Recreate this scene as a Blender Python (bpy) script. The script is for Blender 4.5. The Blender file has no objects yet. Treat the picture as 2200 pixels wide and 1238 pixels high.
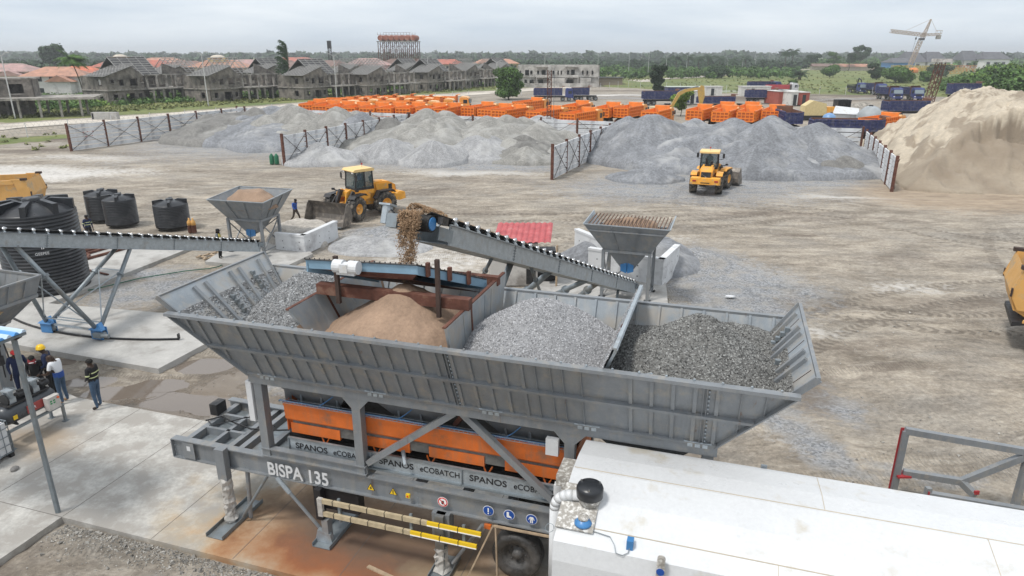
import bpy, math, random
import numpy as np
from mathutils import Vector, Matrix, Euler
R=math.radians; PI=math.pi
sc=bpy.context.scene; COL=sc.collection
# ---------------------------------------------------------------- camera
CH=10.8; TH=R(18.9); FP=1467.0
cam=bpy.data.cameras.new('camera'); co=bpy.data.objects.new('camera',cam); COL.objects.link(co)
co.location=(0,0,CH); co.rotation_euler=(R(90)-TH,0,0)
cam.sensor_width=36; cam.lens=36*FP/2200; cam.clip_start=.1; cam.clip_end=9000
sc.camera=co
# ---------------------------------------------------------------- sky, sun, exposure
SUN_EL=R(62); SUN_ROT=R(-125)
wd=bpy.data.worlds.new('World'); sc.world=wd; wd.use_nodes=True
nt=wd.node_tree; nt.nodes.clear()
def wn(t,**k):
    n=nt.nodes.new(t)
    for a,b in k.items(): setattr(n,a,b)
    return n
sky=wn('ShaderNodeTexSky',sky_type='NISHITA',sun_disc=False,sun_elevation=SUN_EL,sun_rotation=SUN_ROT%(2*PI),air_density=1.0,dust_density=3.0)
tc=wn('ShaderNodeTexCoord'); mp=wn('ShaderNodeMapping'); mp.inputs['Scale'].default_value=(1,1,7)
nz=wn('ShaderNodeTexNoise'); nz.inputs['Scale'].default_value=2.2; nz.inputs['Detail'].default_value=6; nz.inputs['Roughness'].default_value=.55
rp=wn('ShaderNodeValToRGB'); rp.color_ramp.elements[0].position=.36; rp.color_ramp.elements[1].position=.64
rp.color_ramp.elements[0].color=(6.1,6.8,7.6,1); rp.color_ramp.elements[1].color=(8.7,9.0,9.3,1)
sx=wn('ShaderNodeSeparateXYZ')
g=wn('ShaderNodeValToRGB'); g.color_ramp.elements[0].position=0; g.color_ramp.elements[0].color=(.84,.88,.91,1)
g.color_ramp.elements[1].position=.35; g.color_ramp.elements[1].color=(1.06,1.05,1.04,1)
mu=wn('ShaderNodeMix',data_type='RGBA',blend_type='MULTIPLY'); mu.inputs[0].default_value=1
mx=wn('ShaderNodeMix',data_type='RGBA'); mx.inputs[0].default_value=.92
bg=wn('ShaderNodeBackground'); bg.inputs['Strength'].default_value=.1
ow=wn('ShaderNodeOutputWorld'); lk=nt.links.new
lk(tc.outputs['Generated'],mp.inputs['Vector']); lk(mp.outputs['Vector'],nz.inputs['Vector']); lk(nz.outputs['Fac'],rp.inputs['Fac'])
lk(tc.outputs['Generated'],sx.inputs[0]); lk(sx.outputs['Z'],g.inputs['Fac'])
lk(rp.outputs['Color'],mu.inputs[6]); lk(g.outputs['Color'],mu.inputs[7])
lk(sky.outputs['Color'],mx.inputs[6]); lk(mu.outputs[2],mx.inputs[7]); lk(mx.outputs[2],bg.inputs['Color']); lk(bg.outputs[0],ow.inputs['Surface'])
sl=bpy.data.lights.new('sun','SUN'); sl.energy=2.0; sl.angle=R(10); sl.color=(1,.965,.91)
so=bpy.data.objects.new('sun',sl); COL.objects.link(so)
so.rotation_euler=(R(90)-SUN_EL,0,-SUN_ROT+R(0)); so.location=(0,0,60)
_d=Vector((math.sin(SUN_ROT)*math.cos(SUN_EL),math.cos(SUN_ROT)*math.cos(SUN_EL),math.sin(SUN_EL)))
so.rotation_euler=_d.to_track_quat('Z','Y').to_euler()
sc.view_settings.view_transform='Standard'; sc.view_settings.look='None'; sc.view_settings.exposure=0.36; sc.view_settings.gamma=1
sc.view_settings.use_curve_mapping=False
try:
    sc.cycles.volume_bounces=0; sc.cycles.max_bounces=6; sc.cycles.transparent_max_bounces=8
except Exception: pass
# ---------------------------------------------------------------- photograph geometry -> metres
def ray(u,v):
    a=(u-1100)/FP; b=(v-619)/FP
    return (a, math.cos(TH)-b*math.sin(TH), -math.sin(TH)-b*math.cos(TH))
def G(u,v,z=0):
    d=ray(u,v); t=(z-CH)/d[2]; return Vector((d[0]*t,d[1]*t,z))
def D(u,v,Y):
    d=ray(u,v); t=Y/d[1]; return Vector((d[0]*t,Y,CH+d[2]*t))
AN=R(-17.4); CA,SA=math.cos(AN),math.sin(AN); OX,OY=-8.12,14.28   # the batching plant's own axes: s along it, v across
def W(s,v,z=0): return Vector((OX+s*CA-v*SA, OY+s*SA+v*CA, z))
def Lc(p): x=p[0]-OX; y=p[1]-OY; return Vector((x*CA+y*SA,-x*SA+y*CA,p[2]))
# ---------------------------------------------------------------- materials
MT={}
def mat(name,col,rough=.6,metal=0,var=.12,vs=3.0,dirt=None,damt=0,ds=1.2,bump=0,bs=20,fine=0,fs=60,isl=0,spec=.5,stretch=None,coat=0,sub=None,run=None,ramt=.4):
    if name in MT: return MT[name]
    m=bpy.data.materials.new(name); m.use_nodes=True; t=m.node_tree; b=t.nodes['Principled BSDF']; L=t.links.new
    def N(k): return t.nodes.new(k)
    tcn=N('ShaderNodeTexCoord'); vec=tcn.outputs['Object']
    if stretch:
        mpn=N('ShaderNodeMapping'); mpn.inputs['Scale'].default_value=stretch; L(vec,mpn.inputs['Vector']); vec=mpn.outputs['Vector']
    def noise(s,d=4,r=.6):
        n=N('ShaderNodeTexNoise'); n.inputs['Scale'].default_value=s; n.inputs['Detail'].default_value=d; n.inputs['Roughness'].default_value=r; L(vec,n.inputs['Vector']); return n.outputs['Fac']
    def mr(f,a,c,lo=0,hi=1):
        n=N('ShaderNodeMapRange'); n.inputs[1].default_value=a; n.inputs[2].default_value=c; n.inputs[3].default_value=lo; n.inputs[4].default_value=hi; L(f,n.inputs[0]); return n.outputs[0]
    rgb=N('ShaderNodeRGB'); rgb.outputs[0].default_value=(*col,1); c=rgb.outputs[0]
    def mulv(c,f):
        n=N('ShaderNodeMix'); n.data_type='RGBA'; n.blend_type='MULTIPLY'; n.inputs[0].default_value=1; L(c,n.inputs[6]); L(f,n.inputs[7]); return n.outputs[2]
    if var: c=mulv(c,mr(noise(vs),.3,.7,1-var,1+var))
    if fine: c=mulv(c,mr(noise(fs,2,.7),.3,.7,1-fine,1+fine))
    if isl:
        gm=N('ShaderNodeNewGeometry'); c=mulv(c,mr(gm.outputs['Random Per Island'],0,1,1-isl,1+isl))
    if dirt:
        n=N('ShaderNodeMix'); n.data_type='RGBA'; L(mr(noise(ds,6,.65),.62-damt*.5,.78-damt*.5),n.inputs[0]); L(c,n.inputs[6]); n.inputs[7].default_value=(*dirt,1); c=n.outputs[2]
    if run:
        for (sc3,lo,hi,cl,am) in (((5,5,.45),.5,.68,run,ramt),((9,9,.7),.66,.74,(.16,.07,.035),.55)):
            mq=N('ShaderNodeMapping'); mq.inputs['Scale'].default_value=sc3; L(tcn.outputs['Object'],mq.inputs['Vector']); nq=N('ShaderNodeTexNoise'); nq.inputs['Scale'].default_value=1; nq.inputs['Detail'].default_value=5; nq.inputs['Roughness'].default_value=.6; L(mq.outputs[0],nq.inputs['Vector'])
            q_=mr(nq.outputs['Fac'],lo,hi,0,am); n=N('ShaderNodeMix'); n.data_type='RGBA'; L(q_,n.inputs[0]); L(c,n.inputs[6]); n.inputs[7].default_value=(*cl,1); c=n.outputs[2]
    L(c,b.inputs['Base Color']); b.inputs['Roughness'].default_value=rough; b.inputs['Metallic'].default_value=metal
    b.inputs['Specular IOR Level'].default_value=spec
    if coat: b.inputs['Coat Weight'].default_value=coat
    if rough<.9 and var: L(mr(noise(vs*2.3),.3,.7,max(.02,rough-.12),min(1,rough+.12)),b.inputs['Roughness'])
    if bump:
        bn=N('ShaderNodeBump'); bn.inputs['Strength'].default_value=min(1,bump); bn.inputs['Distance'].default_value=.02 if bs>8 else .08; L(noise(bs,5,.65),bn.inputs['Height']); L(bn.outputs[0],b.inputs['Normal'])
    MT[name]=m; return m
def plain(name,col,rough=.6,metal=0,alpha=1,trans=0,ior=1.45,emit=0):
    if name in MT: return MT[name]
    m=bpy.data.materials.new(name); m.use_nodes=True; b=m.node_tree.nodes['Principled BSDF']
    b.inputs['Base Color'].default_value=(*col,1); b.inputs['Roughness'].default_value=rough; b.inputs['Metallic'].default_value=metal
    b.inputs['Transmission Weight'].default_value=trans; b.inputs['IOR'].default_value=ior; b.inputs['Alpha'].default_value=alpha
    MT[name]=m; return m
STEEL=mat('painted_steel',(.215,.23,.245),.45,.2,.12,2,dirt=(.30,.28,.25),damt=.16,ds=2.5,fine=.07,bump=.1,run=(.31,.30,.275),ramt=.4)
STEEL_IN=mat('worn_inner_steel',(.30,.33,.355),.42,.35,.2,1.3,dirt=(.36,.34,.31),damt=.3,ds=1.6,fine=.08,run=(.42,.40,.37),ramt=.5)
GALV=mat('galvanised_steel',(.36,.40,.43),.4,.45,.16,5,dirt=(.30,.29,.27),damt=.1,ds=2,fine=.1,fs=30)
GALVD=mat('dull_galvanised_steel',(.22,.25,.27),.5,.4,.18,3,dirt=(.2,.19,.17),damt=.2)
RUST=mat('rusty_steel',(.115,.045,.03),.85,.1,.4,3,dirt=(.22,.13,.09),damt=.15,ds=3,bump=.3)
RUSTD=mat('dark_rusty_iron',(.055,.035,.028),.85,.1,.3,3)
ORANGE=mat('orange_paint',(.66,.15,.022),.55,0,.16,2,dirt=(.30,.13,.07),damt=.15,ds=2.5,run=(.36,.17,.09),ramt=.5)
ORT=mat('orange_truck_paint',(.86,.24,.022),.45,0,.12,1.2,dirt=(.50,.25,.10),damt=.1,ds=1.5)
BLUET=mat('dusty_navy_paint',(.025,.035,.125),.5,0,.25,1.5,dirt=(.12,.12,.16),damt=.25,ds=1.6)
YEL=mat('loader_yellow_paint',(.72,.33,.035),.48,0,.14,2,dirt=(.40,.29,.16),damt=.2,ds=3)
CREAM=mat('sun_bleached_yellow_paint',(.75,.52,.22),.5,0,.1,2)
TIPY=mat('dusty_tipper_yellow',(.62,.34,.10),.55,0,.12,1.5,dirt=(.40,.30,.18),damt=.22,ds=1.5)
BLK=mat('black_machinery',(.02,.02,.022),.5,.2,.2,3,dirt=(.1,.09,.08),damt=.1)
RUB=mat('tyre_rubber',(.028,.027,.026),.8,0,.3,4,dirt=(.17,.145,.115),damt=.32,ds=3)
BELT=mat('conveyor_belt_rubber',(.018,.018,.018),.7,0,.2,4)
PLAS=mat('black_tank_plastic',(.018,.02,.024),.38,0,.12,1,dirt=(.06,.06,.062),damt=.2,ds=1)
CONC=mat('cast_concrete',(.40,.39,.37),.85,0,.14,1.2,dirt=(.27,.255,.235),damt=.2,ds=.9,fine=.07,fs=25,bump=.15)
CONCL=mat('pale_precast_concrete',(.60,.61,.62),.85,0,.14,.5,dirt=(.40,.40,.41),damt=.18,ds=.8,fine=.05)
BLOCK=mat('weathered_blockwork',(.20,.178,.155),.9,0,.3,.8,dirt=(.075,.068,.06),damt=.3,ds=.5,fine=.22,fs=3,bump=.3)
OLDC=mat('old_frame_concrete',(.33,.305,.275),.9,0,.25,.7,dirt=(.13,.12,.105),damt=.3,ds=.6,fine=.1,fs=4)
WHITE=mat('white_coated_sheet',(.60,.61,.62),.35,0,.04,1,dirt=(.50,.47,.41),damt=.13,ds=1.6,fine=.04,fs=14)
WHITEW=mat('dirty_white_wall',(.52,.50,.47),.8,0,.15,.6,dirt=(.24,.22,.2),damt=.3,ds=.5)
BLUE=mat('blue_paint',(.05,.19,.42),.4,0,.1,3)
LBLUE=mat('pale_blue_paint',(.21,.34,.45),.45,.1,.12,3,dirt=(.22,.12,.08),damt=.05)
TRUNK=mat('bark',(.09,.07,.05),.9,0,.3,4,bump=.3)
WOOD=mat('bare_timber',(.36,.27,.18),.8,0,.25,5)
def leaf(name,col,isl=.45): 
    m=mat(name,col,.65,0,.35,.5,isl=isl,spec=.25); return m
LEAF=leaf('leaf_green',(.07,.135,.03)); LEAFD=leaf('leaf_dark',(.035,.066,.026)); LEAFL=leaf('leaf_light',(.125,.20,.04))
GLASS=plain('cab_glass',(.10,.15,.16),.05,0,.32); 
CHROME=plain('bright_metal',(.6,.6,.6),.25,1)
RED=mat('faded_red_sheet',(.42,.085,.09),.6,0,.25,2,dirt=(.40,.17,.16),damt=.15,ds=2)
REDP=plain('red_plastic',(.34,.03,.035),.5)
# ---------------------------------------------------------------- mesh builder
class MB:
    def __init__(s,T=None): s.v=[]; s.f=[]; s.m=[]; s.T=T or Matrix(); s.c=0
    def add(s,vs,fs,T=None):
        o=len(s.v); X=s.T@T if T is not None else s.T
        s.v+= [tuple(X@Vector(p)) for p in vs]; s.f+=[tuple(o+i for i in f) for f in fs]; s.m+=[s.c]*len(fs); return s
    def mi(s,i): s.c=i; return s
    def box(s,x0,y0,z0,x1,y1,z1,T=None):
        return s.add([(x0,y0,z0),(x1,y0,z0),(x1,y1,z0),(x0,y1,z0),(x0,y0,z1),(x1,y0,z1),(x1,y1,z1),(x0,y1,z1)],
            [(0,3,2,1),(4,5,6,7),(0,1,5,4),(1,2,6,5),(2,3,7,6),(3,0,4,7)],T)
    def cb(s,c,d,T=None): return s.box(c[0]-d[0]/2,c[1]-d[1]/2,c[2]-d[2]/2,c[0]+d[0]/2,c[1]+d[1]/2,c[2]+d[2]/2,T)
    def frame(s,a,b,up=(0,0,1)):
        a=Vector(a);b=Vector(b);z=(b-a);l=z.length;z.normalize();u=Vector(up)
        if abs(z.dot(u))>.98: u=Vector((1,0,0)) if abs(z.x)<.9 else Vector((0,1,0))
        x=u.cross(z).normalized(); y=z.cross(x)
        M=Matrix((x,y,z)).transposed().to_4x4(); M.translation=a; return M,l
    def bar(s,a,b,w,h=None,up=(0,0,1)):
        h=w if h is None else h; M,l=s.frame(a,b,up); return s.box(-w/2,-h/2,0,w/2,h/2,l,M)
    def ibeam(s,a,b,w,h,t=.02,up=(0,0,1)):
        M,l=s.frame(a,b,up); s.box(-w/2,h/2-t,0,w/2,h/2,l,M); s.box(-w/2,-h/2,0,w/2,-h/2+t,l,M); return s.box(-t/2,-h/2+t,0,t/2,h/2-t,l,M)
    def tube(s,a,b,r,n=8,r2=None,cap=True):
        r2=r if r2 is None else r2; M,l=s.frame(a,b)
        vs=[(r*math.cos(2*PI*i/n),r*math.sin(2*PI*i/n),0) for i in range(n)]+[(r2*math.cos(2*PI*i/n),r2*math.sin(2*PI*i/n),l) for i in range(n)]
        fs=[(i,(i+1)%n,n+(i+1)%n,n+i) for i in range(n)]
        if cap: fs+=[tuple(range(n-1,-1,-1)),tuple(range(n,2*n))]
        return s.add(vs,fs,M)
    def path(s,ps,r,n=6):
        for a,b in zip(ps,ps[1:]): s.tube(a,b,r,n)
        return s
    def lathe(s,prof,n=24,T=None,cap=True):
        vs=[];fs=[]
        for r,z in prof: vs+=[(r*math.cos(2*PI*i/n),r*math.sin(2*PI*i/n),z) for i in range(n)]
        for k in range(len(prof)-1):
            for i in range(n): fs.append((k*n+i,k*n+(i+1)%n,(k+1)*n+(i+1)%n,(k+1)*n+i))
        if cap: fs+=[tuple(range(n-1,-1,-1)),tuple((len(prof)-1)*n+i for i in range(n))]
        return s.add(vs,fs,T)
    def poly(s,pts): return s.add(pts,[tuple(range(len(pts)))])
    def prism(s,pts,d,T=None):   # polygon (3D pts) extruded along d
        n=len(pts);d=Vector(d); vs=[tuple(p) for p in pts]+[tuple(Vector(p)+d) for p in pts]
        fs=[tuple(range(n-1,-1,-1)),tuple(range(n,2*n))]+[(i,(i+1)%n,n+(i+1)%n,n+i) for i in range(n)]
        return s.add(vs,fs,T)
    def quadp(s,a,b,c,d,t):      # thick plate from 4 corners
        a,b,c,d=map(Vector,(a,b,c,d)); n=(b-a).cross(d-a).normalized()*t
        return s.prism([a,b,c,d],n)
    def ball(s,c,r,n=8,m=6):
        rx,ry,rz=r if hasattr(r,'__len__') else (r,r,r)
        pr=[(math.sin(PI*k/m),-math.cos(PI*k/m)) for k in range(m+1)]; pr[0]=(.02,-1);pr[-1]=(.02,1)
        return s.lathe(pr,n,Matrix.Translation(c)@Matrix.Diagonal((rx,ry,rz,1)))
    def mesh(s,name,mats,smooth=False):
        me=bpy.data.meshes.new(name); me.from_pydata(s.v,[],s.f)
        for m in (mats if isinstance(mats,(list,tuple)) else [mats]): me.materials.append(m)
        if any(s.m): me.polygons.foreach_set('material_index',s.m)
        if smooth: me.shade_smooth()
        me.update(); return me
    def build(s,name,mats,parent=None,smooth=False,**k):
        return link(name,s.mesh(name,mats,smooth),parent,**k)
def link(name,me,parent=None,label=None,cat=None,group=None,kind=None,loc=None,rot=None):
    o=bpy.data.objects.new(name,me); COL.objects.link(o)
    if parent is not None: o.parent=parent
    if loc is not None: o.location=loc
    if rot is not None: o.rotation_euler=rot if hasattr(rot,'__len__') else (0,0,rot)
    return tag(o,label,cat,group,kind)
def tag(o,label=None,cat=None,group=None,kind=None):
    for k,v in (('label',label),('category',cat),('group',group),('kind',kind)):
        if v: o[k]=v
    return o
def root(name,label,cat,loc=(0,0,0),rz=0,group=None):
    return link(name,None,None,label,cat,group,None,loc,(0,0,rz))
def copytree(o,parent=None,**k):
    c=o.copy(); COL.objects.link(c)
    if parent is not None: c.parent=parent
    for ch in KIDS.get(o.name) or [x for x in o.children]: copytree(ch,c)
    if 'loc' in k: c.location=k['loc']
    if 'rz' in k: c.rotation_euler=(0,0,k['rz'])
    if 'label' in k: c['label']=k['label']
    if 'group' in k and k['group']: c['group']=k['group']
    return c
KIDS={}
def npmesh(name,V,F,mats,smooth=False,mi=None):
    me=bpy.data.meshes.new(name); V=np.asarray(V,dtype=np.float32); F=np.asarray(F,dtype=np.int32); k=F.shape[1]
    me.vertices.add(len(V)); me.vertices.foreach_set('co',V.ravel()); me.loops.add(F.size); me.loops.foreach_set('vertex_index',F.ravel())
    me.polygons.add(len(F)); me.polygons.foreach_set('loop_start',np.arange(0,F.size,k,dtype=np.int32)); me.polygons.foreach_set('loop_total',np.full(len(F),k,dtype=np.int32))
    for m in (mats if isinstance(mats,(list,tuple)) else [mats]): me.materials.append(m)
    if mi is not None: me.polygons.foreach_set('material_index',np.asarray(mi,dtype=np.int32))
    me.polygons.foreach_set('use_smooth',np.full(len(F),smooth)); me.update(calc_edges=True); return me
def gridfaces(nx,ny):
    i=np.arange(nx-1)[None,:]; j=np.arange(ny-1)[:,None]; a=(j*nx+i); return np.stack([a,a+1,a+nx+1,a+nx],-1).reshape(-1,4)
# numpy value noise
_P=np.random.RandomState(7).rand(256,256).astype(np.float32)
def vn(x,y,seed=0):
    x=x+seed*17.3; y=y+seed*31.7
    xi=np.floor(x).astype(int); yi=np.floor(y).astype(int); fx=x-xi; fy=y-yi; fx=fx*fx*(3-2*fx); fy=fy*fy*(3-2*fy)
    g=lambda a,b:_P[a%256,b%256]
    return (g(xi,yi)*(1-fx)+g(xi+1,yi)*fx)*(1-fy)+(g(xi,yi+1)*(1-fx)+g(xi+1,yi+1)*fx)*fy
def fbm(x,y,o=4,seed=0,ga=.5):
    t=0;a=1;s=0
    for k in range(o): t=t+a*vn(x*2**k,y*2**k,seed+k*3); s+=a; a*=ga
    return t/s
def pip(x,y,poly):
    ins=np.zeros(x.shape,bool); n=len(poly)
    for i in range(n):
        x1,y1=poly[i][0],poly[i][1]; x2,y2=poly[(i+1)%n][0],poly[(i+1)%n][1]
        c=((y1>y)!=(y2>y)); xx=(x2-x1)*(y-y1)/((y2-y1) if y2!=y1 else 1e-9)+x1; ins^=c&(x<xx)
    return ins
def pdist(x,y,pl):
    best=np.full(x.shape,1e9)
    for a,b in zip(pl,pl[1:]):
        dx,dy=b[0]-a[0],b[1]-a[1]; t=np.clip(((x-a[0])*dx+(y-a[1])*dy)/(dx*dx+dy*dy),0,1)
        best=np.minimum(best,np.hypot(x-a[0]-t*dx,y-a[1]-t*dy))
    return best
# ================================================================ GROUND
def axis(segs):
    out=[segs[0][0]]
    for a,b,n in segs:
        out+=list(a+(b-a)*(np.arange(1,n+1)/n)) if not isinstance(n,tuple) else list(np.sign(b if abs(b)>abs(a) else a)*0+a*(b/a)**(np.arange(1,n[0]+1)/n[0]))
    return np.array(out)
gx=axis([(-4000,-160,(24,)),(-160,-45,90),(-45,45,330),(45,200,110),(200,4000,(24,))])
gy=axis([(-300,4,20),(4,60,250),(60,260,230),(260,4600,(46,))])
GX,GY=np.meshgrid(gx,gy)
wx=GX+5*(fbm(GX/9,GY/9,3,1)-.5)+1.6*(fbm(GX/2,GY/2,2,2)-.5); wy=GY+6*(fbm(GX/9,GY/9,3,5)-.5)+1.6*(fbm(GX/2,GY/2,2,6)-.5)
ROADL=[G(*p) for p in [(-160,292),(0,273),(320,251),(640,227),(1100,196),(1300,181),(1400,173)]]
ROADR=[G(1290,176),G(1480,167),G(1700,151),G(2200,132)]
rd=pdist(GX,GY,ROADL)
far=[G(-300,288),G(0,262),G(320,243),G(640,219),G(1100,190),G(1400,170),G(1400,120),(-6000,7000)]
farL=[(-6000,90)]+[tuple(p[:2]) for p in [G(0,264),G(320,243),G(640,220),G(1100,191),G(1330,173)]]+[(60,330),(60,7500),(-6000,7500)]
farR=[tuple(G(*p)[:2]) for p in [(1290,186),(1420,193),(1560,200),(1760,203),(2000,205),(2130,218),(2300,240)]]+[(900,200),(6500,200),(6500,7500),(60,7500),(60,380)]
strip=[tuple(G(*p)[:2]) for p in [(-100,322),(60,306),(150,300),(150,288),(-100,300)]]
grass=(pip(wx,wy,farL)|pip(wx,wy,farR)|pip(wx,wy,strip)).astype(np.float32)
mid=[tuple(G(*p)[:2]) for p in [(640,240),(1100,207),(1290,190),(1340,186),(1230,196),(1000,214)]]
def blob(u,v,rx,ry,z=0,soft=.6,rot=0):
    c=G(u,v,z); dx=(wx-c[0])*math.cos(rot)+(wy-c[1])*math.sin(rot); dy=-(wx-c[0])*math.sin(rot)+(wy-c[1])*math.cos(rot)
    return np.clip(1.3-np.hypot(dx/rx,dy/ry),0,1)
def mxs(l): 
    r=np.zeros_like(GX)
    for b in l: r=np.maximum(r,b)
    return r
gravel=mxs([blob(1550,605,5.2,5.5),blob(1600,650,4,3),blob(1490,565,3.6,3.6),blob(1480,660,2,1.6),blob(850,510,5,3.2),blob(250,350,10,6)*.3,
    blob(1000,350,16,7),blob(1500,400,14,8),blob(600,300,20,22),blob(1750,390,7,5)*.8,blob(1840,1000,1.0,1.2),blob(1750,930,1.3,2.6),blob(1900,900,1.2,1.1)*.7,
    blob(350,640,4.5,2.8)*.9,blob(490,700,2.5,1.5)*.8,blob(560,790,1.3,1.3)*.8,blob(300,600,3,2)*.8,blob(1620,1000,1,1)*.8,blob(470,1205,1.4,.35,rot=-.3)*.8,blob(2000,1000,1.5,.6)*.7])
wet=mxs([blob(300,830,2.0,1.0),blob(420,870,1.6,.8),blob(450,790,1.5,1.0),blob(190,800,1.6,.6),blob(60,770,3,.8),blob(230,330,9,2.0)*.55,blob(60,370,12,1.5)*.35,
    blob(1330,212,16,5),blob(1400,206,12,4),blob(1830,213,12,4),blob(1560,196,14,8),blob(1720,215,9,3),blob(450,318,7,1.4)*.45,blob(180,305,9,2.5)*.3])
dark=mxs([blob(1800,880,1.8,1.4)*.75,blob(1690,660,1.3,.6)*.8,blob(1900,760,3.5,1.2)*.5,blob(1650,455,6,1.6)*.6,blob(1850,470,6,1.2)*.5,blob(900,410,6,2)*.5,blob(120,300,9,4),blob(60,325,8,2.5)*.8,blob(560,372,8,1.6)*.5,blob(1100,455,7,1.4)*.5,blob(1720,640,3,1.6)*.6,blob(2050,640,5,1.4)*.5,
    blob(1640,980,1.4,.8)*.55,blob(1330,395,5,1.5)*.7,blob(1000,388,10,1.6)*.45,blob(450,345,10,1.5)*.5,blob(250,1190,2.5,.5)*.7,blob(560,580,2,1)*.4,blob(1500,212,45,7),blob(1850,206,40,7),blob(1290,205,25,8),blob(1700,215,30,6),
    blob(1340,195,25,5)*.7,blob(2000,820,2.2,.8)*.6,blob(1560,1020,2,1)*.5,blob(1760,515,2,.6)*.7,blob(1990,560,5,.8)*.35,blob(1440,425,6,1.2)*.5,blob(330,815,4.2,1.8)*.95,blob(450,850,3.0,1.6)*.9,blob(470,770,1.6,1.3)*.7,blob(180,1150,3,.8)*.5])
white=mxs([blob(60,372,12,4)*.9,blob(180,340,8,3)*.6,blob(1000,372,9,2)*.7,blob(1850,425,6,1)*.7,blob(960,560,5,2.5)*.55,blob(1450,520,3,1)*.4,blob(1620,580,2,2)*.4,blob(650,560,1,1)*.4,
    blob(1940,600,3,1.2)*.5,blob(1750,720,2.4,1)*.45,blob(400,720,2.6,.7)*.5,blob(450,840,1.4,.5)*.5,blob(1700,1010,1.6,.5)*.4,blob(1370,205,30,8)*.9,blob(1850,200,30,5)*.9,blob(1600,192,20,10),blob(150,860,2,.4)*.6,blob(1650,860,1.2,.8)*.4])
sandy=np.clip(1.25-pdist(GX,GY,[(34,54.5),(50,52),(75,52)])/7.5,0,1)
pud=mxs([blob(395,858,1.7,.7),blob(470,872,1.2,.6),blob(250,838,1.6,.6),blob(345,822,1.0,.45),blob(445,780,1.2,.65),blob(190,815,.9,.35),blob(60,775,2.2,.55)])
gz=-.05+.05*(fbm(GX/3,GY/3,3,9)-.5)+.035*(fbm(GX/.7,GY/.9,2,4)-.5)*(GY<45)
rut=(np.abs(np.sin((GX*.35+GY*1.0+5*fbm(GX/14,GY/14,2,11))*2.2))**6)*.035*(fbm(GX/6,GY/6,2,15)>.5)*(GY<70)*(GY>20)
gz=gz-rut-.16*(np.hypot(GX,GY)>2500)
PUDS=[(395,858,1.9,.85),(470,872,1.4,.75),(250,838,1.8,.7),(345,822,1.2,.55),(445,780,1.4,.8),(190,815,1.3,.55),(60,775,2.8,.7)]
for u_,v_,rx_,ry_ in PUDS:
    c_=G(u_,v_); gz=gz-.13*np.clip((.93-np.hypot((GX-c_[0])/rx_,(GY-c_[1])/ry_)+.5*(fbm(GX/.6,GY/.6,3,55)-.5))*2.0,0,1)
# hillocks: gravel ramps beside the feeder walls, low undulation of the far bush land
def hump(u,v,rx,ry,h,rot=0):
    c=G(u,v); dx=(GX-c[0])*math.cos(rot)+(GY-c[1])*math.sin(rot); dy=-(GX-c[0])*math.sin(rot)+(GY-c[1])*math.cos(rot)
    return h*np.clip(1-np.hypot(dx/rx,dy/ry),0,1)**1.2
gz=gz+hump(850,505,4.2,2.8,.8)+hump(1500,560,2.6,2.6,.85)+hump(1330,180,18,14,1.6)+hump(1830,186,9,8,1.3)
gz=gz+hump(120,300,9,6,.5)*fbm(GX/2,GY/2,2,3)+hump(1500,210,60,14,.8)*np.clip(fbm(GX/5,GY/5,3,8)-.35,0,1)*2+hump(1850,200,40,10,.9)*np.clip(fbm(GX/5,GY/5,3,18)-.4,0,1)*2
gz=gz+np.where(GY>700,1,0)*np.clip((GY-700)/900,0,1)*(1.5+3*fbm(GX/300,GY/300,3,3))
sL=(GX-OX)*CA+(GY-OY)*SA; vL=-(GX-OX)*SA+(GY-OY)*CA; gz=gz+.14*np.clip((-1.1-vL)/.3,0,1)*np.clip((sL+2.6)/.3,0,1)*np.clip((20-sL)/2,0,1)*np.clip((vL+9)/1,0,1)+.07*(fbm(GX/.25,GY/.25,3,33)-.5)*np.clip((18-GY)/3,0,1)
V=np.stack([GX.ravel(),GY.ravel(),gz.ravel()],-1); me=npmesh('ground',V,gridfaces(len(gx),len(gy)),[],True)
ca=me.color_attributes.new('mask','FLOAT_COLOR','POINT'); ca.data.foreach_set('color',np.stack([grass.ravel(),gravel.ravel(),wet.ravel(),dark.ravel()],-1).astype(np.float32).ravel())
cb=me.color_attributes.new('mask2','FLOAT_COLOR','POINT'); cb.data.foreach_set('color',np.stack([white.ravel(),pud.ravel(),sandy.ravel(),np.ones(GX.size)],-1).astype(np.float32).ravel())
ARCS=[(30,50,16.5,2.5,3.6),(4,20,34,.9,1.45),(10,62,17,4.3,5.3),(45,38,13,2.6,3.9),(-10,10,33,1.0,2.0),(28,8,24,1.6,2.6),(60,20,36,2.4,2.95),(33,46,7,3.4,5.9),(40,44,9,3.3,5.6),(-30,80,32,4.7,5.6),(0,95,48,4.4,5.0),(12,5,27,.5,1.2),(-4,4,8.9,3.0,3.6),(20,36,9,3.6,5.2)]
ARCS=[(a,b,c,d-(2*PI if d>PI else 0),(e-(2*PI if d>PI else 0)) if e>PI and d>PI else min(e,PI-.01)) for a,b,c,d,e in ARCS]
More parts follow.
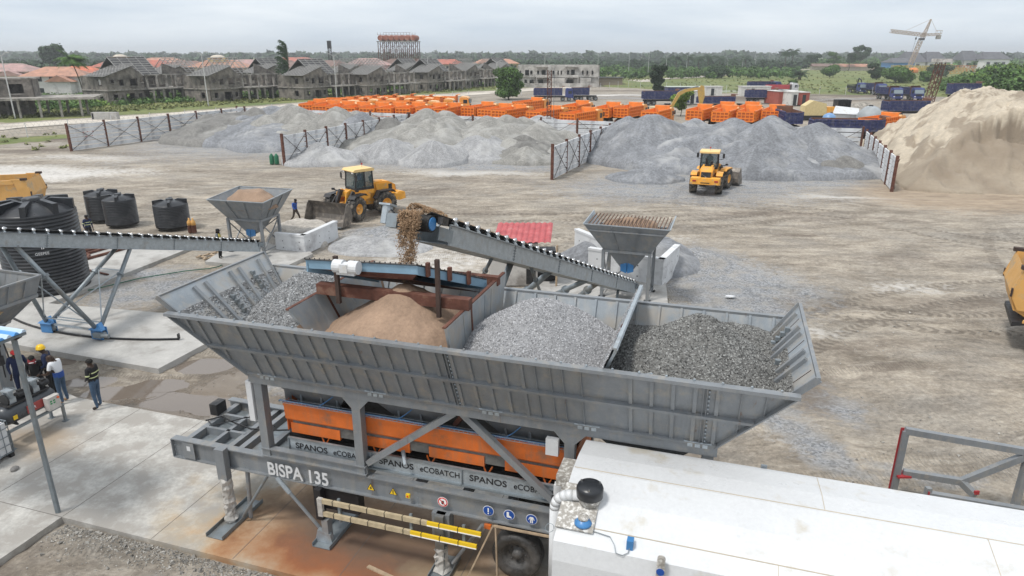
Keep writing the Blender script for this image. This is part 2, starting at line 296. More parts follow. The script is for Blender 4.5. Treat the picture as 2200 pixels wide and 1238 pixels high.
def groundmat():
    m=bpy.data.materials.new('churned_sandy_ground'); m.use_nodes=True; t=m.node_tree; b=t.nodes['Principled BSDF']; L=t.links.new
    def N(k,**kw):
        n=t.nodes.new(k)
        for a,c in kw.items(): setattr(n,a,c)
        return n
    geo=N('ShaderNodeNewGeometry'); P0=geo.outputs['Position']
    wn_=N('ShaderNodeTexNoise'); wn_.inputs['Scale'].default_value=.07; wn_.inputs['Detail'].default_value=3; L(P0,wn_.inputs['Vector'])
    vm_=N('ShaderNodeVectorMath',operation='MULTIPLY_ADD'); L(wn_.outputs['Color'],vm_.inputs[0]); vm_.inputs[1].default_value=(3.5,3.5,0); L(P0,vm_.inputs[2]); P=vm_.outputs[0]
    def mapp(sx,sy,rz=0):
        n=N('ShaderNodeMapping'); n.inputs['Scale'].default_value=(sx,sy,1); n.inputs['Rotation'].default_value=(0,0,rz); L(P,n.inputs['Vector']); return n.outputs[0]
    def noise(v,s,d=5,r=.6,dist=0):
        n=N('ShaderNodeTexNoise'); n.inputs['Scale'].default_value=s; n.inputs['Detail'].default_value=d; n.inputs['Roughness'].default_value=r; n.inputs['Distortion'].default_value=dist; L(v,n.inputs['Vector']); return n.outputs['Fac']
    def mr(f,a,c,lo=0,hi=1):
        n=N('ShaderNodeMapRange'); n.inputs[1].default_value=a; n.inputs[2].default_value=c; n.inputs[3].default_value=lo; n.inputs[4].default_value=hi; L(f,n.inputs[0]); return n.outputs[0]
    def mix(f,a,c,bt='MIX'):
        n=N('ShaderNodeMix',data_type='RGBA',blend_type=bt)
        if hasattr(f,'links'): L(f,n.inputs[0])
        else: n.inputs[0].default_value=f
        for i,x in ((6,a),(7,c)):
            if hasattr(x,'links'): L(x,n.inputs[i])
            else: n.inputs[i].default_value=(*x,1)
        return n.outputs[2]
    def mth(op,a,c=0.):
        n=N('ShaderNodeMath',operation=op)
        for i,x in enumerate((a,c)):
            if hasattr(x,'links'): L(x,n.inputs[i])
            else: n.inputs[i].default_value=x
        n.use_clamp=(op!='SUBTRACT'); return n.outputs[0]
    iso=mapp(1,1); st=mapp(.3,1.0,R(-12)); st2=mapp(.22,.9,R(20)); st3=mapp(.4,1.2,R(-35))
    n1=noise(iso,.22,8,.68); n2=noise(mapp(.42,1.0,R(-8)),.55,10,.72,.2); n3=noise(mapp(.33,1,R(18)),1.1,9,.74,.2); n4=noise(iso,7,8,.78); n5=noise(st3,2.2,8,.75,.3); n6=noise(iso,1.3,9,.75)
    c=mix(mr(n2,.36,.62),(.172,.144,.112),(.425,.372,.303)); c=mix(mth('MULTIPLY',mr(n3,.5,.64),.75),c,(.168,.145,.118)); c=mix(mth('MULTIPLY',mr(n5,.53,.68),.6),c,(.49,.445,.38))
    c=mix(mth('MULTIPLY',mr(n1,.47,.62),.45),c,(.28,.262,.235)); c=mix(1,c,mr(n4,.32,.68,.62,1.32),'MULTIPLY'); c=mix(mth('MULTIPLY',mr(n6,.55,.66),.5),c,(.475,.425,.36))
    # tyre prints: chevrons running in bands
    wv=N('ShaderNodeTexWave',wave_type='BANDS',bands_direction='X'); wv.inputs['Scale'].default_value=2.6; wv.inputs['Distortion'].default_value=5; wv.inputs['Detail'].default_value=2; wv.inputs['Detail Scale'].default_value=.7; L(iso,wv.inputs['Vector'])
    band=mr(noise(mapp(.05,.55,R(-9)),1.3,3,.5,.6),.52,.6); tread=mth('MULTIPLY',mth('MULTIPLY',wv.outputs['Fac'],band),.2)
    c=mix(tread,c,(.17,.142,.11))
    sep=N('ShaderNodeSeparateXYZ'); L(P0,sep.inputs[0]); arcs=None
    for (cx,cy,rad,a0,a1_) in ARCS:
        X_=mth('SUBTRACT',sep.outputs[0],cx); Y_=mth('SUBTRACT',sep.outputs[1],cy); at=N('ShaderNodeMath',operation='ARCTAN2'); L(Y_,at.inputs[0]); L(X_,at.inputs[1])
        h_=N('ShaderNodeVectorMath',operation='LENGTH'); cb_=N('ShaderNodeCombineXYZ'); L(X_,cb_.inputs[0]); L(Y_,cb_.inputs[1]); L(cb_.outputs[0],h_.inputs[0])
        ac=N('ShaderNodeMath',operation='SUBTRACT'); L(h_.outputs['Value'],ac.inputs[0]); ac.inputs[1].default_value=rad; ab=N('ShaderNodeMath',operation='ABSOLUTE'); L(ac.outputs[0],ab.inputs[0])
        ab2=N('ShaderNodeMath',operation='SUBTRACT'); L(ab.outputs[0],ab2.inputs[0]); ab2.inputs[1].default_value=1.0; ab3=N('ShaderNodeMath',operation='ABSOLUTE'); L(ab2.outputs[0],ab3.inputs[0])
        inw=mr(ab3.outputs[0],.34,.24); ph=N('ShaderNodeMath',operation='MULTIPLY_ADD'); L(at.outputs[0],ph.inputs[0]); ph.inputs[1].default_value=rad*2*PI/.42; m5=N('ShaderNodeMath',operation='MULTIPLY'); L(ab3.outputs[0],m5.inputs[0]); m5.inputs[1].default_value=9.; L(m5.outputs[0],ph.inputs[2])
        sn=N('ShaderNodeMath',operation='SINE'); L(ph.outputs[0],sn.inputs[0]); tr_=mth('MULTIPLY',inw,mr(sn.outputs[0],-.4,.6,.25,1)); lo_=mr(at.outputs[0],a0,a0+.05); hi_=mr(at.outputs[0],a1_,a1_-.05); tr_=mth('MULTIPLY',tr_,mth('MULTIPLY',lo_,hi_)); arcs=tr_ if arcs is None else mth('MAXIMUM',arcs,tr_)
    arcs=mth('MULTIPLY',arcs,mr(n6,.38,.6,.15,1)); c=mix(mth('MULTIPLY',arcs,.62),c,(.165,.135,.105)); tread=mth('MAXIMUM',tread,mth('MULTIPLY',arcs,.6))
    a1=N('ShaderNodeVertexColor',layer_name='mask'); s1=N('ShaderNodeSeparateColor'); L(a1.outputs['Color'],s1.inputs[0]); a2=N('ShaderNodeVertexColor',layer_name='mask2'); s2=N('ShaderNodeSeparateColor'); L(a2.outputs['Color'],s2.inputs[0])
    def edge(f,nn,k=.5,w=.25): return mr(mth('ADD',f,mr(nn,.25,.75,-k+.0,k-.0)),.5-w/2,.5+w/2)
    nn=noise(iso,2.2,6,.7)
    def msk(f,amp=.55,w=.35):
        x=N('ShaderNodeMath',operation='MULTIPLY_ADD'); L(mr(nn,.3,.7,-1,1),x.inputs[0]); x.inputs[1].default_value=amp*.5; L(f,x.inputs[2]); 
        y=mr(x.outputs[0],.5-w/2,.5+w/2); return mth('MULTIPLY',y,mr(f,.02,.12))
    stone=N('ShaderNodeTexVoronoi'); stone.inputs['Scale'].default_value=14; L(iso,stone.inputs['Vector'])
    sc_=N('ShaderNodeSeparateColor'); L(stone.outputs['Color'],sc_.inputs[0])
    grav=mix(mr(sc_.outputs[0],0,1),(.13,.14,.155),(.36,.37,.385)); grav=mix(mth('MULTIPLY',mr(noise(iso,1.1,5,.6),.45,.62),.6),grav,(.33,.305,.27))
    c=mix(msk(a1.outputs['Alpha'],.7,.8),c,(.135,.108,.085)); c=mix(msk(s2.outputs[0],.8,.6),c,(.56,.535,.50)); c=mix(mth('MULTIPLY',msk(s1.outputs[1],.7,.5),.9),c,grav)
    c=mix(mth('MULTIPLY',msk(s2.outputs[2],.6,.5),.8),c,mix(mr(n3,.4,.6),(.40,.31,.22),(.27,.205,.145)))
    wetm=msk(s1.outputs[2],.6,.4); c=mix(mth('MULTIPLY',wetm,.75),c,(.17,.135,.10))
    gr=mix(mr(noise(iso,.05,5,.6),.4,.62),(.125,.16,.045),(.20,.205,.072)); gr=mix(mth('MULTIPLY',mr(noise(mapp(.3,1),.12,6,.65),.5,.62),.55),gr,(.095,.135,.04)); gr=mix(1,gr,mr(noise(iso,1.5,6,.75),.3,.7,.6,1.35),'MULTIPLY')
    c=mix(msk(s1.outputs[0],.25,.2),c,gr)
    L(c,b.inputs['Base Color'])
    rg=mth('SUBTRACT',.92,mth('MULTIPLY',msk(s1.outputs[2],.9,.25),.62)); L(rg,b.inputs['Roughness'])
    b.inputs['Specular IOR Level'].default_value=.4
    h=mth('ADD',mth('MULTIPLY',n4,.25),mth('ADD',mth('MULTIPLY',n3,.5),mth('MULTIPLY',tread,.8))); h2=mth('MULTIPLY',h,mth('SUBTRACT',1,wetm))
    bn=N('ShaderNodeBump'); bn.inputs['Strength'].default_value=.85; bn.inputs['Distance'].default_value=.22; L(h2,bn.inputs['Height']); L(bn.outputs[0],b.inputs['Normal'])
    return m
me.materials.append(groundmat()); link('ground',me,kind='structure')
# ---- loose stones and clods lying on the open ground and along the slab edge
rs=np.random.RandomState(21); pt=[]
def gzat(x,y):
    i=np.clip(np.searchsorted(gx,x)-1,0,len(gx)-2); j=np.clip(np.searchsorted(gy,y)-1,0,len(gy)-2); fx=(x-gx[i])/(gx[i+1]-gx[i]); fy=(y-gy[j])/(gy[j+1]-gy[j]); return (gz[j,i]*(1-fx)+gz[j,i+1]*fx)*(1-fy)+(gz[j+1,i]*(1-fx)+gz[j+1,i+1]*fx)*fy
n=26000; x=rs.uniform(-16,26,n); y=rs.uniform(10,46,n)**1.0; keep=(fbm(x/1.6,y/1.6,3,91)>.5)&(rs.rand(n)<np.clip(26/y-.3,0,1)); x=x[keep];y=y[keep]
s_=rs.uniform(-2.4,9,5000); v_=-1.25-np.abs(rs.normal(0,.35,5000)); x=np.concatenate([x,OX+s_*CA-v_*SA]); y=np.concatenate([y,OY+s_*SA+v_*CA]); zz=gzat(x,y); sz=rs.uniform(.008,.03,len(x))*np.where(rs.rand(len(x))<.06,2.2,1)
base=np.array([(1,0,-.5),(-.5,.87,-.5),(-.5,-.87,-.5),(0,0,.9)]); q=rs.normal(size=(len(x),3,3)); q,_=np.linalg.qr(q); vv=np.einsum('nij,pj->npi',q,base)*sz[:,None,None]+np.stack([x,y,zz+sz*.3],-1)[:,None,:]
Fs=(np.arange(len(x))[:,None,None]*4+np.array([(0,1,3),(1,2,3),(2,0,3),(1,0,2)])[None]).reshape(-1,3); link('loose_stones',npmesh('loose_stones',vv.reshape(-1,3),Fs,mat('loose_stone',(.30,.285,.26),.9,0,.1,2,isl=.5)),None,'small loose stones and clods strewn over the open ground','stones',kind='stuff')
# ---- water
WAT=plain('muddy_water',(.16,.13,.105),.04); WAT.node_tree.nodes['Principled BSDF'].inputs['Specular IOR Level'].default_value=.9
for i,(u,v,rx,ry) in enumerate(PUDS):
    c=G(u,v); rs=random.Random(i); pts=[]
    for k in range(28):
        a=2*PI*k/28; q=.86+.25*float(vn(np.array(math.cos(a)*1.7+9+i),np.array(math.sin(a)*1.7+i*3)))
        pts.append((rx*q*math.cos(a),ry*q*math.sin(a),0))
    MB().poly(pts).build('puddle',WAT,kind='structure',loc=(c[0],c[1],-.112+.003*i))
# ---- road (pale laterite), set a little proud, with kerb line
def ribbon(name,pl,w,z,m,kind='structure',thick=.0):
    pl=[Vector(p[:2]) for p in pl]; vs=[];fs=[]
    dense=[]
    for a,b in zip(pl,pl[1:]):
        n=max(1,int((b-a).length/6)); dense+=[a+(b-a)*k/n for k in range(n)]
    dense.append(pl[-1])
    for i,p in enumerate(dense):
        d=(dense[min(i+1,len(dense)-1)]-dense[max(i-1,0)]).normalized(); n=Vector((-d.y,d.x)); j=.5*(float(vn(np.array(i*.6),np.array(2.)))-.5)
        vs+=[(*(p+n*(w/2+j)),z),(*(p-n*(w/2-j)),z)]
    fs=[(2*i,2*i+1,2*i+3,2*i+2) for i in range(len(dense)-1)]
    m_=MB(); m_.v=vs; m_.f=fs; m_.m=[0]*len(fs); return m_.build(name,m,kind=kind)
ROADM=mat('pale_dirt_road',(.55,.50,.43),.9,0,.12,.3,dirt=(.36,.32,.27),damt=.3,ds=.15,fine=.08,fs=3)
ribbon('road',ROADL,9,.03,ROADM); ribbon('road',ROADR,8,.06,ROADM)
# chain-link fence along the road: posts + rails
def fence(name,pl,h,sp,label,mesh=True,lean=0,pm=None):
    pl=[Vector(p[:2]) for p in pl]; r0=root(name,label,'fence',(pl[0].x,pl[0].y,0)); k=0
    post=MB().tube((0,0,-.1),(0,0,h),.05,5).mesh('post',pm or CONCL); wires=MB()
    for a,b in zip(pl,pl[1:]):
        n=max(1,int((b-a).length/sp)); 
        for i in range(n):
            p=a+(b-a)*i/n-pl[0]; q=a+(b-a)*(i+1)/n-pl[0]; link('post',post,r0,loc=(p.x,p.y,0))
            for z in (h*.98,h*.7,h*.4,.12): wires.bar((p.x,p.y,z),(q.x,q.y,z),.018)
            if mesh:
                m2=4
                for j in range(m2*2): 
                    t0=j/(m2*2); t1=t0+1/m2/1.0
                    if t1<=1.01: A=p.lerp(q,t0);B=p.lerp(q,min(1,t1)); wires.bar((A.x,A.y,.1),(B.x,B.y,h),.012); wires.bar((A.x,A.y,h),(B.x,B.y,.1),.012)
    wires.build('wire_mesh',GALVD,r0,kind='stuff'); return r0
fence('chain_link_fence',[G(*p) for p in [(-40,306),(150,287),(400,262),(640,243)]],2.0,5,'low wire fence running along the near side of the pale road on the left')
fence('chain_link_fence',[G(*p) for p in [(660,240),(1040,210)]],2.0,6,'wire fence between the pale road and the rows of orange tipper trucks',False)
fence('chain_link_fence',[G(*p) for p in [(1120,205),(1290,192),(1345,186)]],2.0,6,'wire fence along the road in front of the pale unfinished block',False)
fence('chain_link_fence',[G(*p) for p in [(1350,187),(1560,200),(1760,203),(1990,206)]],2.2,6,'wire fence between the muddy truck yard and the green field',True)
fence('leaning_mesh_fence',[G(*p) for p in [(2035,213),(2130,224),(2290,250)]],3.2,3,'tall green-grey mesh fence below the dense bushes on the right',True)
# ---- concrete slabs
RUSTJ=plain('slab_joint_filler',(.12,.11,.10),.9)
def slab(pts,label=None,joints=(),z=.15,name='concrete_slab',m=CONC,th=.3):
    mb=MB(); mb.prism([(p[0],p[1],z-th) for p in pts],(0,0,th)); o=mb.build(name,m,kind='structure')
    jb=MB()
    for a,b in joints: jb.bar((a[0],a[1],z+.001),(b[0],b[1],z+.001),.013,.004)
    if joints: jb.build('slab_joint',RUSTJ,kind='structure')
    return o
# foreground slab with rust stains
def stainmat():
    m=mat('stained_slab',(.43,.415,.385),.85,0,.16,.8,dirt=(.32,.30,.272),damt=.42,ds=1.7,fine=.14,fs=9,bump=.15); t=m.node_tree; L=t.links.new; b=t.nodes['Principled BSDF']
    src=b.inputs['Base Color'].links[0].from_socket; geo=t.nodes.new('ShaderNodeNewGeometry'); n1=t.nodes.new('ShaderNodeTexNoise'); n1.inputs['Scale'].default_value=.8; n1.inputs['Detail'].default_value=7; n1.inputs['Roughness'].default_value=.62; L(geo.outputs['Position'],n1.inputs['Vector'])
    def spot(c,rx,ry,soft=1.0):
        mp=t.nodes.new('ShaderNodeMapping'); mp.vector_type='TEXTURE'; mp.inputs['Location'].default_value=(c[0],c[1],0); mp.inputs['Rotation'].default_value=(0,0,AN); mp.inputs['Scale'].default_value=(rx,ry,9); L(geo.outputs['Position'],mp.inputs['Vector'])
        ln=t.nodes.new('ShaderNodeVectorMath'); ln.operation='LENGTH'; L(mp.outputs[0],ln.inputs[0])
        a=t.nodes.new('ShaderNodeMath'); a.operation='MULTIPLY_ADD'; L(n1.outputs['Fac'],a.inputs[0]); a.inputs[1].default_value=-1.7; L(ln.outputs['Value'],a.inputs[2])
        r=t.nodes.new('ShaderNodeMapRange'); r.inputs[1].default_value=.35; r.inputs[2].default_value=-.35; L(a.outputs[0],r.inputs[0]); return r.outputs[0]
    def mixc(f,a,col,k):
        q=t.nodes.new('ShaderNodeMath'); q.operation='MULTIPLY'; q.inputs[1].default_value=k; L(f,q.inputs[0]); n=t.nodes.new('ShaderNodeMix'); n.data_type='RGBA'; L(q.outputs[0],n.inputs[0]); L(a,n.inputs[6]); n.inputs[7].default_value=(*col,1); return n.outputs[2]
    c=mixc(spot(W(4.6,-.2),4.4,2.6),src,(.46,.35,.21),.85); c=mixc(spot(W(4.8,.0),3.6,2.1),c,(.40,.20,.07),.85); c=mixc(spot(W(4.4,-.35),2.6,1.3),c,(.24,.075,.03),.85); c=mixc(spot(W(5.3,.7),3.9,1.5),c,(.12,.085,.06),.85); c=mixc(spot(W(7.6,-.7),1.4,.8),c,(.34,.27,.17),.6)
    c=mixc(spot(W(-6.4,1.2),1.4,.8),c,(.33,.24,.15),.6); c=mixc(spot(W(3.0,.7),1.2,.7),c,(.17,.12,.085),.6)
    L(c,b.inputs['Base Color']); return m
SL=stainmat(); vb=3.65; vf=-1.2
s1=[W(-11.5,vb+1.0),W(-9,vb+.35),W(-7.6,vb),W(16,vb),W(16,vf),W(-2.6,vf),W(-2.6,-7),W(-30,-7),W(-30,vb+2.6)]
slab(s1,joints=[(W(s,vf+.02),W(s,vb-.02)) for s in (-5.0,-2.59,.1,2.35,4.9,7.4,9.9)]+[(W(-2.59,vf),W(-12,vf))],m=SL)
slab([(-12.67,22.2),(-11.1,26.9),(-21.95,29.2),(-34,31.8),(-34,21.8),(-20.03,24.6)],m=CONC,z=.146)
slab([(-18.7,38.4),(-31,43.6),(-36,33),(-21.2,28)],m=CONC,joints=[],z=.142)
slab([G(440,562,.15),G(608,575,.15),G(672,545,.15),G(640,520,.15),G(505,520,.15)],m=CONC)
slab([G(1440,705,.15),G(1130,680,.15),G(1150,620,.15),G(1220,560,.15),G(1420,560,.15),G(1432,620,.15)],m=CONC)
# ================================================================ AGGREGATE HEAPS
def gravelmat(name,a,b,s=9,sand=None):
    m=mat(name,a,.9,0,.12,.35,dirt=b,damt=.22,ds=.3,bump=.6,bs=s*1.5,fine=.28,fs=s)
    if 'dusted' not in m:
        m['dusted']=1; t=m.node_tree; L=t.links.new; bb=t.nodes['Principled BSDF']; src=bb.inputs['Base Color'].links[0].from_socket; vc=t.nodes.new('ShaderNodeVertexColor'); vc.layer_name='dust'; r=t.nodes.new('ShaderNodeMapRange'); r.inputs[3].default_value=.78; r.inputs[4].default_value=1.22; L(vc.outputs['Color'],r.inputs[0]); n=t.nodes.new('ShaderNodeMix'); n.data_type='RGBA'; n.blend_type='MULTIPLY'; n.inputs[0].default_value=1; L(src,n.inputs[6]); L(r.outputs[0],n.inputs[7]); L(n.outputs[2],bb.inputs['Base Color'])
    return m
GR1=gravelmat('blue_grey_gravel',(.185,.192,.205),(.29,.292,.295),5); GR2=gravelmat('light_grey_gravel',(.285,.285,.288),(.37,.368,.362),7); GR3=gravelmat('stone_dust',(.235,.228,.21),(.30,.295,.28),7); GR4=gravelmat('dark_gravel',(.16,.155,.145),(.23,.225,.21),7)
def heap(name,cx,cy,rx,ry,h,m,label,cat='gravel heap',rot=0,seed=1,n=110,k=46,flat=0.,group=None,pw=1.15):
    th=np.linspace(0,2*PI,n,endpoint=False); rr=np.linspace(0,1,k)**.9; T_,R_=np.meshgrid(th,rr)
    w=1+.22*(fbm(np.cos(T_)*1.3+seed*3,np.sin(T_)*1.3+seed,3,seed)-.5)*2
    x=R_*np.cos(T_)*w; y=R_*np.sin(T_)*w
    prof=np.clip(1-R_,0,1); q=np.sqrt(prof**2+.02)-.141; z=h*np.where(R_<flat,1-flat+0*R_,1-R_)/(1-flat) if flat else h*(1-np.sqrt(R_**2+.028)+.167)
    edge=np.clip((1-R_)/.22,0,1); X=x*rx; Y=y*ry
    if not flat and rx>3.3:
        q=random.Random(seed*13+5); sub_=np.full(X.shape,-9.); nn_=int(5+rx*.9)
        for _ in range(nn_):
            a_=q.uniform(0,6.28); d_=q.uniform(.1,.72); cx_=d_*math.cos(a_)*rx; cy_=d_*math.sin(a_)*ry; hh_=h*(1.12-d_*.95)*q.uniform(.8,1.12); dd_=np.hypot(X-cx_,Y-cy_); sub_=np.maximum(sub_,hh_-.62*(np.sqrt(dd_*dd_+.35)-.59))
        z=np.maximum(z*.74,np.minimum(sub_,h*1.05)); z=np.where(R_>.9,z*np.clip((1-R_)/.1,0,1),z)
    z=z+h*.09*edge*(fbm(X/(rx*.35)+seed,Y/(ry*.35),4,seed+4)-.5)*2+.09*edge*(fbm(X/.8,Y/.8,3,seed+1)-.5)*2
    z=np.where(R_>.999,-.35,z*np.clip((1-R_)*9,0,1)-.25*(R_>.93))
    V=np.stack([X.ravel(),Y.ravel(),z.ravel()],-1); j=np.arange(k-1)[:,None]; i=np.arange(n)[None,:]; a=j*n+i; b=j*n+(i+1)%n
    F=np.stack([a,b,b+n,a+n],-1).reshape(-1,4); me=npmesh(name,V,F,m,True)
    sx_,sy_=np.cos(T_),np.sin(T_); stq=fbm(T_*rx*1.3+seed,R_*1.6+seed,4,seed+9,.6)*.6+fbm(X/1.6+seed,Y/1.6,4,seed+2,.6)*.4; lap=np.zeros_like(z); lap[1:-1]=2*z[1:-1]-z[:-2]-z[2:]; lap+=2*z-np.roll(z,1,1)-np.roll(z,-1,1)
    dv=np.clip((stq-.5)*2.2+np.clip(lap*3.5,-.4,.5)+.5+.35*np.clip((R_-.82)*5,0,1),0,1).ravel(); a_=me.color_attributes.new('dust','FLOAT_COLOR','POINT'); a_.data.foreach_set('color',np.stack([dv,dv,dv,np.ones_like(dv)],-1).astype(np.float32).ravel())
    return link(name,me,None,label,cat,group,None,(cx,cy,0),(0,0,rot))
# bay 1 (left), bay 2 (middle), bay 3 (right): heaps named by look and neighbour
H=[# u,v ground centre, z top, rx, ry, mat, label
 (520,256,4.4,9,15,GR4,'dark grey gravel heap sloping against the far end of the left bay wall'),
 (595,250,4.3,12,16,GR1,'blue-grey gravel heap in the back middle of the left bay'),
 (660,268,4.4,13,13,GR3,'broad stone-dust heap at the front right of the left bay'),
 (795,244,4.2,6,7,GR1,'small dark pointed gravel heap behind the second bay wall'),
 (720,255,4.3,9,11,GR3,'stone-dust heap with a broken crest in the left bay'),
 (930,262,4.5,12,14,GR3,'wide stone-dust heap along the back of the middle bay'),
 (845,268,3.6,9,10,GR4,'dark gravel heap filling the corner against the second bay wall'),
 (1080,266,4.2,13,12,GR3,'long grey heap at the back right of the middle bay'),
 (700,345,2.0,5.2,4.6,GR2,'light grey heap beside the front post of the second bay wall'),
 (760,320,1.6,4,4,GR3,'small brown-grey stone-dust mound between the light grey mounds'),
 (835,340,2.1,5,4.5,GR2,'light grey mound second from the left along the middle bay front'),
 (935,345,2.2,5.4,4.4,GR2,'light grey rounded mound at the centre front of the middle bay'),
 (860,302,2.3,5.5,5,GR2,'pale mound in the second row of the middle bay'),
 (960,310,2.2,5.5,5,GR2,'pale low mound behind the centre front mound'),
 (1050,335,2.6,6.4,5.6,GR2,'light grey mound right of centre in the middle bay'),
 (1125,338,2.5,4.2,4.4,GR4,'dark brownish gravel mound near the third bay wall'),
 (1165,300,3.4,6.6,7,GR2,'tall light grey mound with a sharp crest near the third bay wall'),
 (1040,300,2.7,5,5,GR2,'pale grey mound in the back of the middle bay front row'),
 (1130,345,1.5,4.5,3.6,GR3,'low stone-dust skirt beside the front of the third bay wall'),
 (1390,286,4.7,9,12,GR1,'high blue-grey gravel heap beside the back of the third bay wall'),
 (1500,282,4.8,11,12,GR1,'high blue-grey gravel heap at the back centre of the right bay'),
 (1620,282,4.8,10,11,GR1,'high gravel heap behind the parked loader in the right bay'),
 (1725,284,4.4,9,11,GR1,'mauve-grey gravel heap at the back right of the right bay'),
 (1790,290,3.6,4.2,7,GR1,'gravel heap leaning on the fourth bay wall'),
 (1330,335,3.0,6.4,8,GR1,'dark blue-grey gravel slope along the third bay wall'),
 (1430,352,2.7,6,5.5,GR1,'rounded gravel mound at the front left of the right bay'),
 (1540,340,3.2,7,6.5,GR1,'broad gravel mound just behind the parked loader'),
 (1620,372,2.6,5.4,4.6,GR1,'gravel mound right beside the loader bucket'),
 (1700,322,3.1,4.4,4,GR4,'small dark mound high in the right bay'),
 (1750,362,2.9,6.0,5.2,GR4,'dark gravel mound in front of the fourth bay wall'),
 (1812,345,2.2,3.2,5.0,GR1,'gravel mound between the dark mound and the fourth bay wall'),
 (1385,385,1.1,3.6,2.6,GR1,'low flat gravel spill at the mouth of the right bay')]
for i,(u,v,h,rx,ry,m,lb) in enumerate(H):
    c=G(u,v); 
    if v<300: 
        yy=60.
        for _ in range(12): yy=min(G(u,v).y,92-.415*D(u,v,yy).x-7.5)
        c=D(u,v,yy); c=Vector((c.x,c.y,0)); h*=.93; ry*=1.1
    heap('gravel_heap',c.x,c.y,rx,ry,h,m,lb,seed=i+1,rot=i*.7 if abs(rx-ry)<1.5 else 0)
# ---- the big sand heap on the right
SANDM=mat('dry_sand_crust',(.475,.41,.32),.95,0,.14,.5,fine=.12,fs=3,bump=.9,bs=6)
def sandmat():
    m=SANDM; t=m.node_tree; L=t.links.new; b=t.nodes['Principled BSDF']; src=b.inputs['Base Color'].links[0].from_socket
    vc=t.nodes.new('ShaderNodeVertexColor'); vc.layer_name='damp'; n=t.nodes.new('ShaderNodeMix'); n.data_type='RGBA'; L(vc.outputs['Color'],n.inputs[0]); L(src,n.inputs[6]); n.inputs[7].default_value=(.235,.188,.138,1); L(n.outputs[2],b.inputs['Base Color'])
sandmat()
nx,ny=480,400; X,Y=np.meshgrid(np.linspace(31,112,nx),np.linspace(46,108,ny))
wl=np.array([G(1918,407)[0]]); base=[(33.2,57.0),(36.5,55.6),(45,54.0),(56,53.5),(74,53.5),(110,56),(112,100),(80,104),(56,101),(41.2,85),(36.9,72)]
dd=pdist(X,Y,base+[base[0]]); ins=pip(X,Y,base); dd=np.where(ins,dd,-dd)
frontd=np.clip((Y-(56.2-0.03*(X-33)))/1,0,99)
slope=np.clip(dd,0,99)*.70; top=6.7-.11*np.clip(X-55,0,60)+.8*(fbm(X/12,Y/12,3,3)-.5)*2
z=np.minimum(slope,top); z=-np.log(np.exp(-slope*1.6)+np.exp(-top*1.6))/1.6
# excavated lower front: darker benches, cut line
cut=62.3+3.0*(fbm(X/5,Y*0,4,21)-.5)*2+.05*(X-33)
lower=np.clip((Y-(55.3-.02*(X-33)))*.46,0,2.9)*(.75+.6*fbm(X/2.2,Y/9,3,31))+1.3*(fbm(X/3.0,Y/3.0,4,30,.6)-.5)+.5*(fbm(X/.9,Y/1.3,3,32)-.5)
k_=np.clip((Y-cut)/.7,0,1); z=np.where(Y<cut+1.2,np.minimum(z,lower*(1-k_)+z*k_),z)
strk=fbm((X*.55+Y*.83)/5+1.2*fbm(X/5,Y/5,2,61),(X*.83-Y*.55)/1.1+1.5*fbm(X/4,Y/4,2,62),5,40,.6); edges=np.clip(dd/3,0,1)
z=z+edges*(1.5*(strk-.5)+.8*(fbm(X/4,Y/4,4,41)-.5))*np.where(Y>cut,1,.55)+.10*edges*(fbm(X/.6,Y/.6,2,5)-.5)
z=np.where(dd<0.0,-.4,z)
gzv,gxv=np.gradient(z); curv=np.zeros_like(z); curv[1:-1,1:-1]=z[1:-1,2:]+z[1:-1,:-2]+z[2:,1:-1]+z[:-2,1:-1]-4*z[1:-1,1:-1]
damp=np.clip((fbm((X*.5+Y*.86)/6+1.5*fbm(X/5,Y/5,2,71),(X*.86-Y*.5)/1.5+2*fbm(X/4,Y/4,2,72),5,50,.6)-.5)*12,0,1)*.8; damp=np.where(Y<cut+.45,np.clip(.85+.9*(fbm(X/3,Y/3,3,52)-.5),.45,1),damp); damp=np.where((dd<1.5),np.maximum(damp,.5),damp)
V=np.stack([X.ravel(),Y.ravel(),z.ravel()],-1); F=gridfaces(nx,ny); zz=z.ravel(); keep=(zz[F]>-.39).any(1); me=npmesh('sand_heap',V,F[keep],SANDM,True)
a=me.color_attributes.new('damp','FLOAT_COLOR','POINT'); dv=damp.ravel(); a.data.foreach_set('color',np.stack([dv,dv,dv,np.ones_like(dv)],-1).astype(np.float32).ravel())
link('sand_heap',me,None,'huge pale sand heap with a dug-out brown front, right of the last bay wall','sand heap')
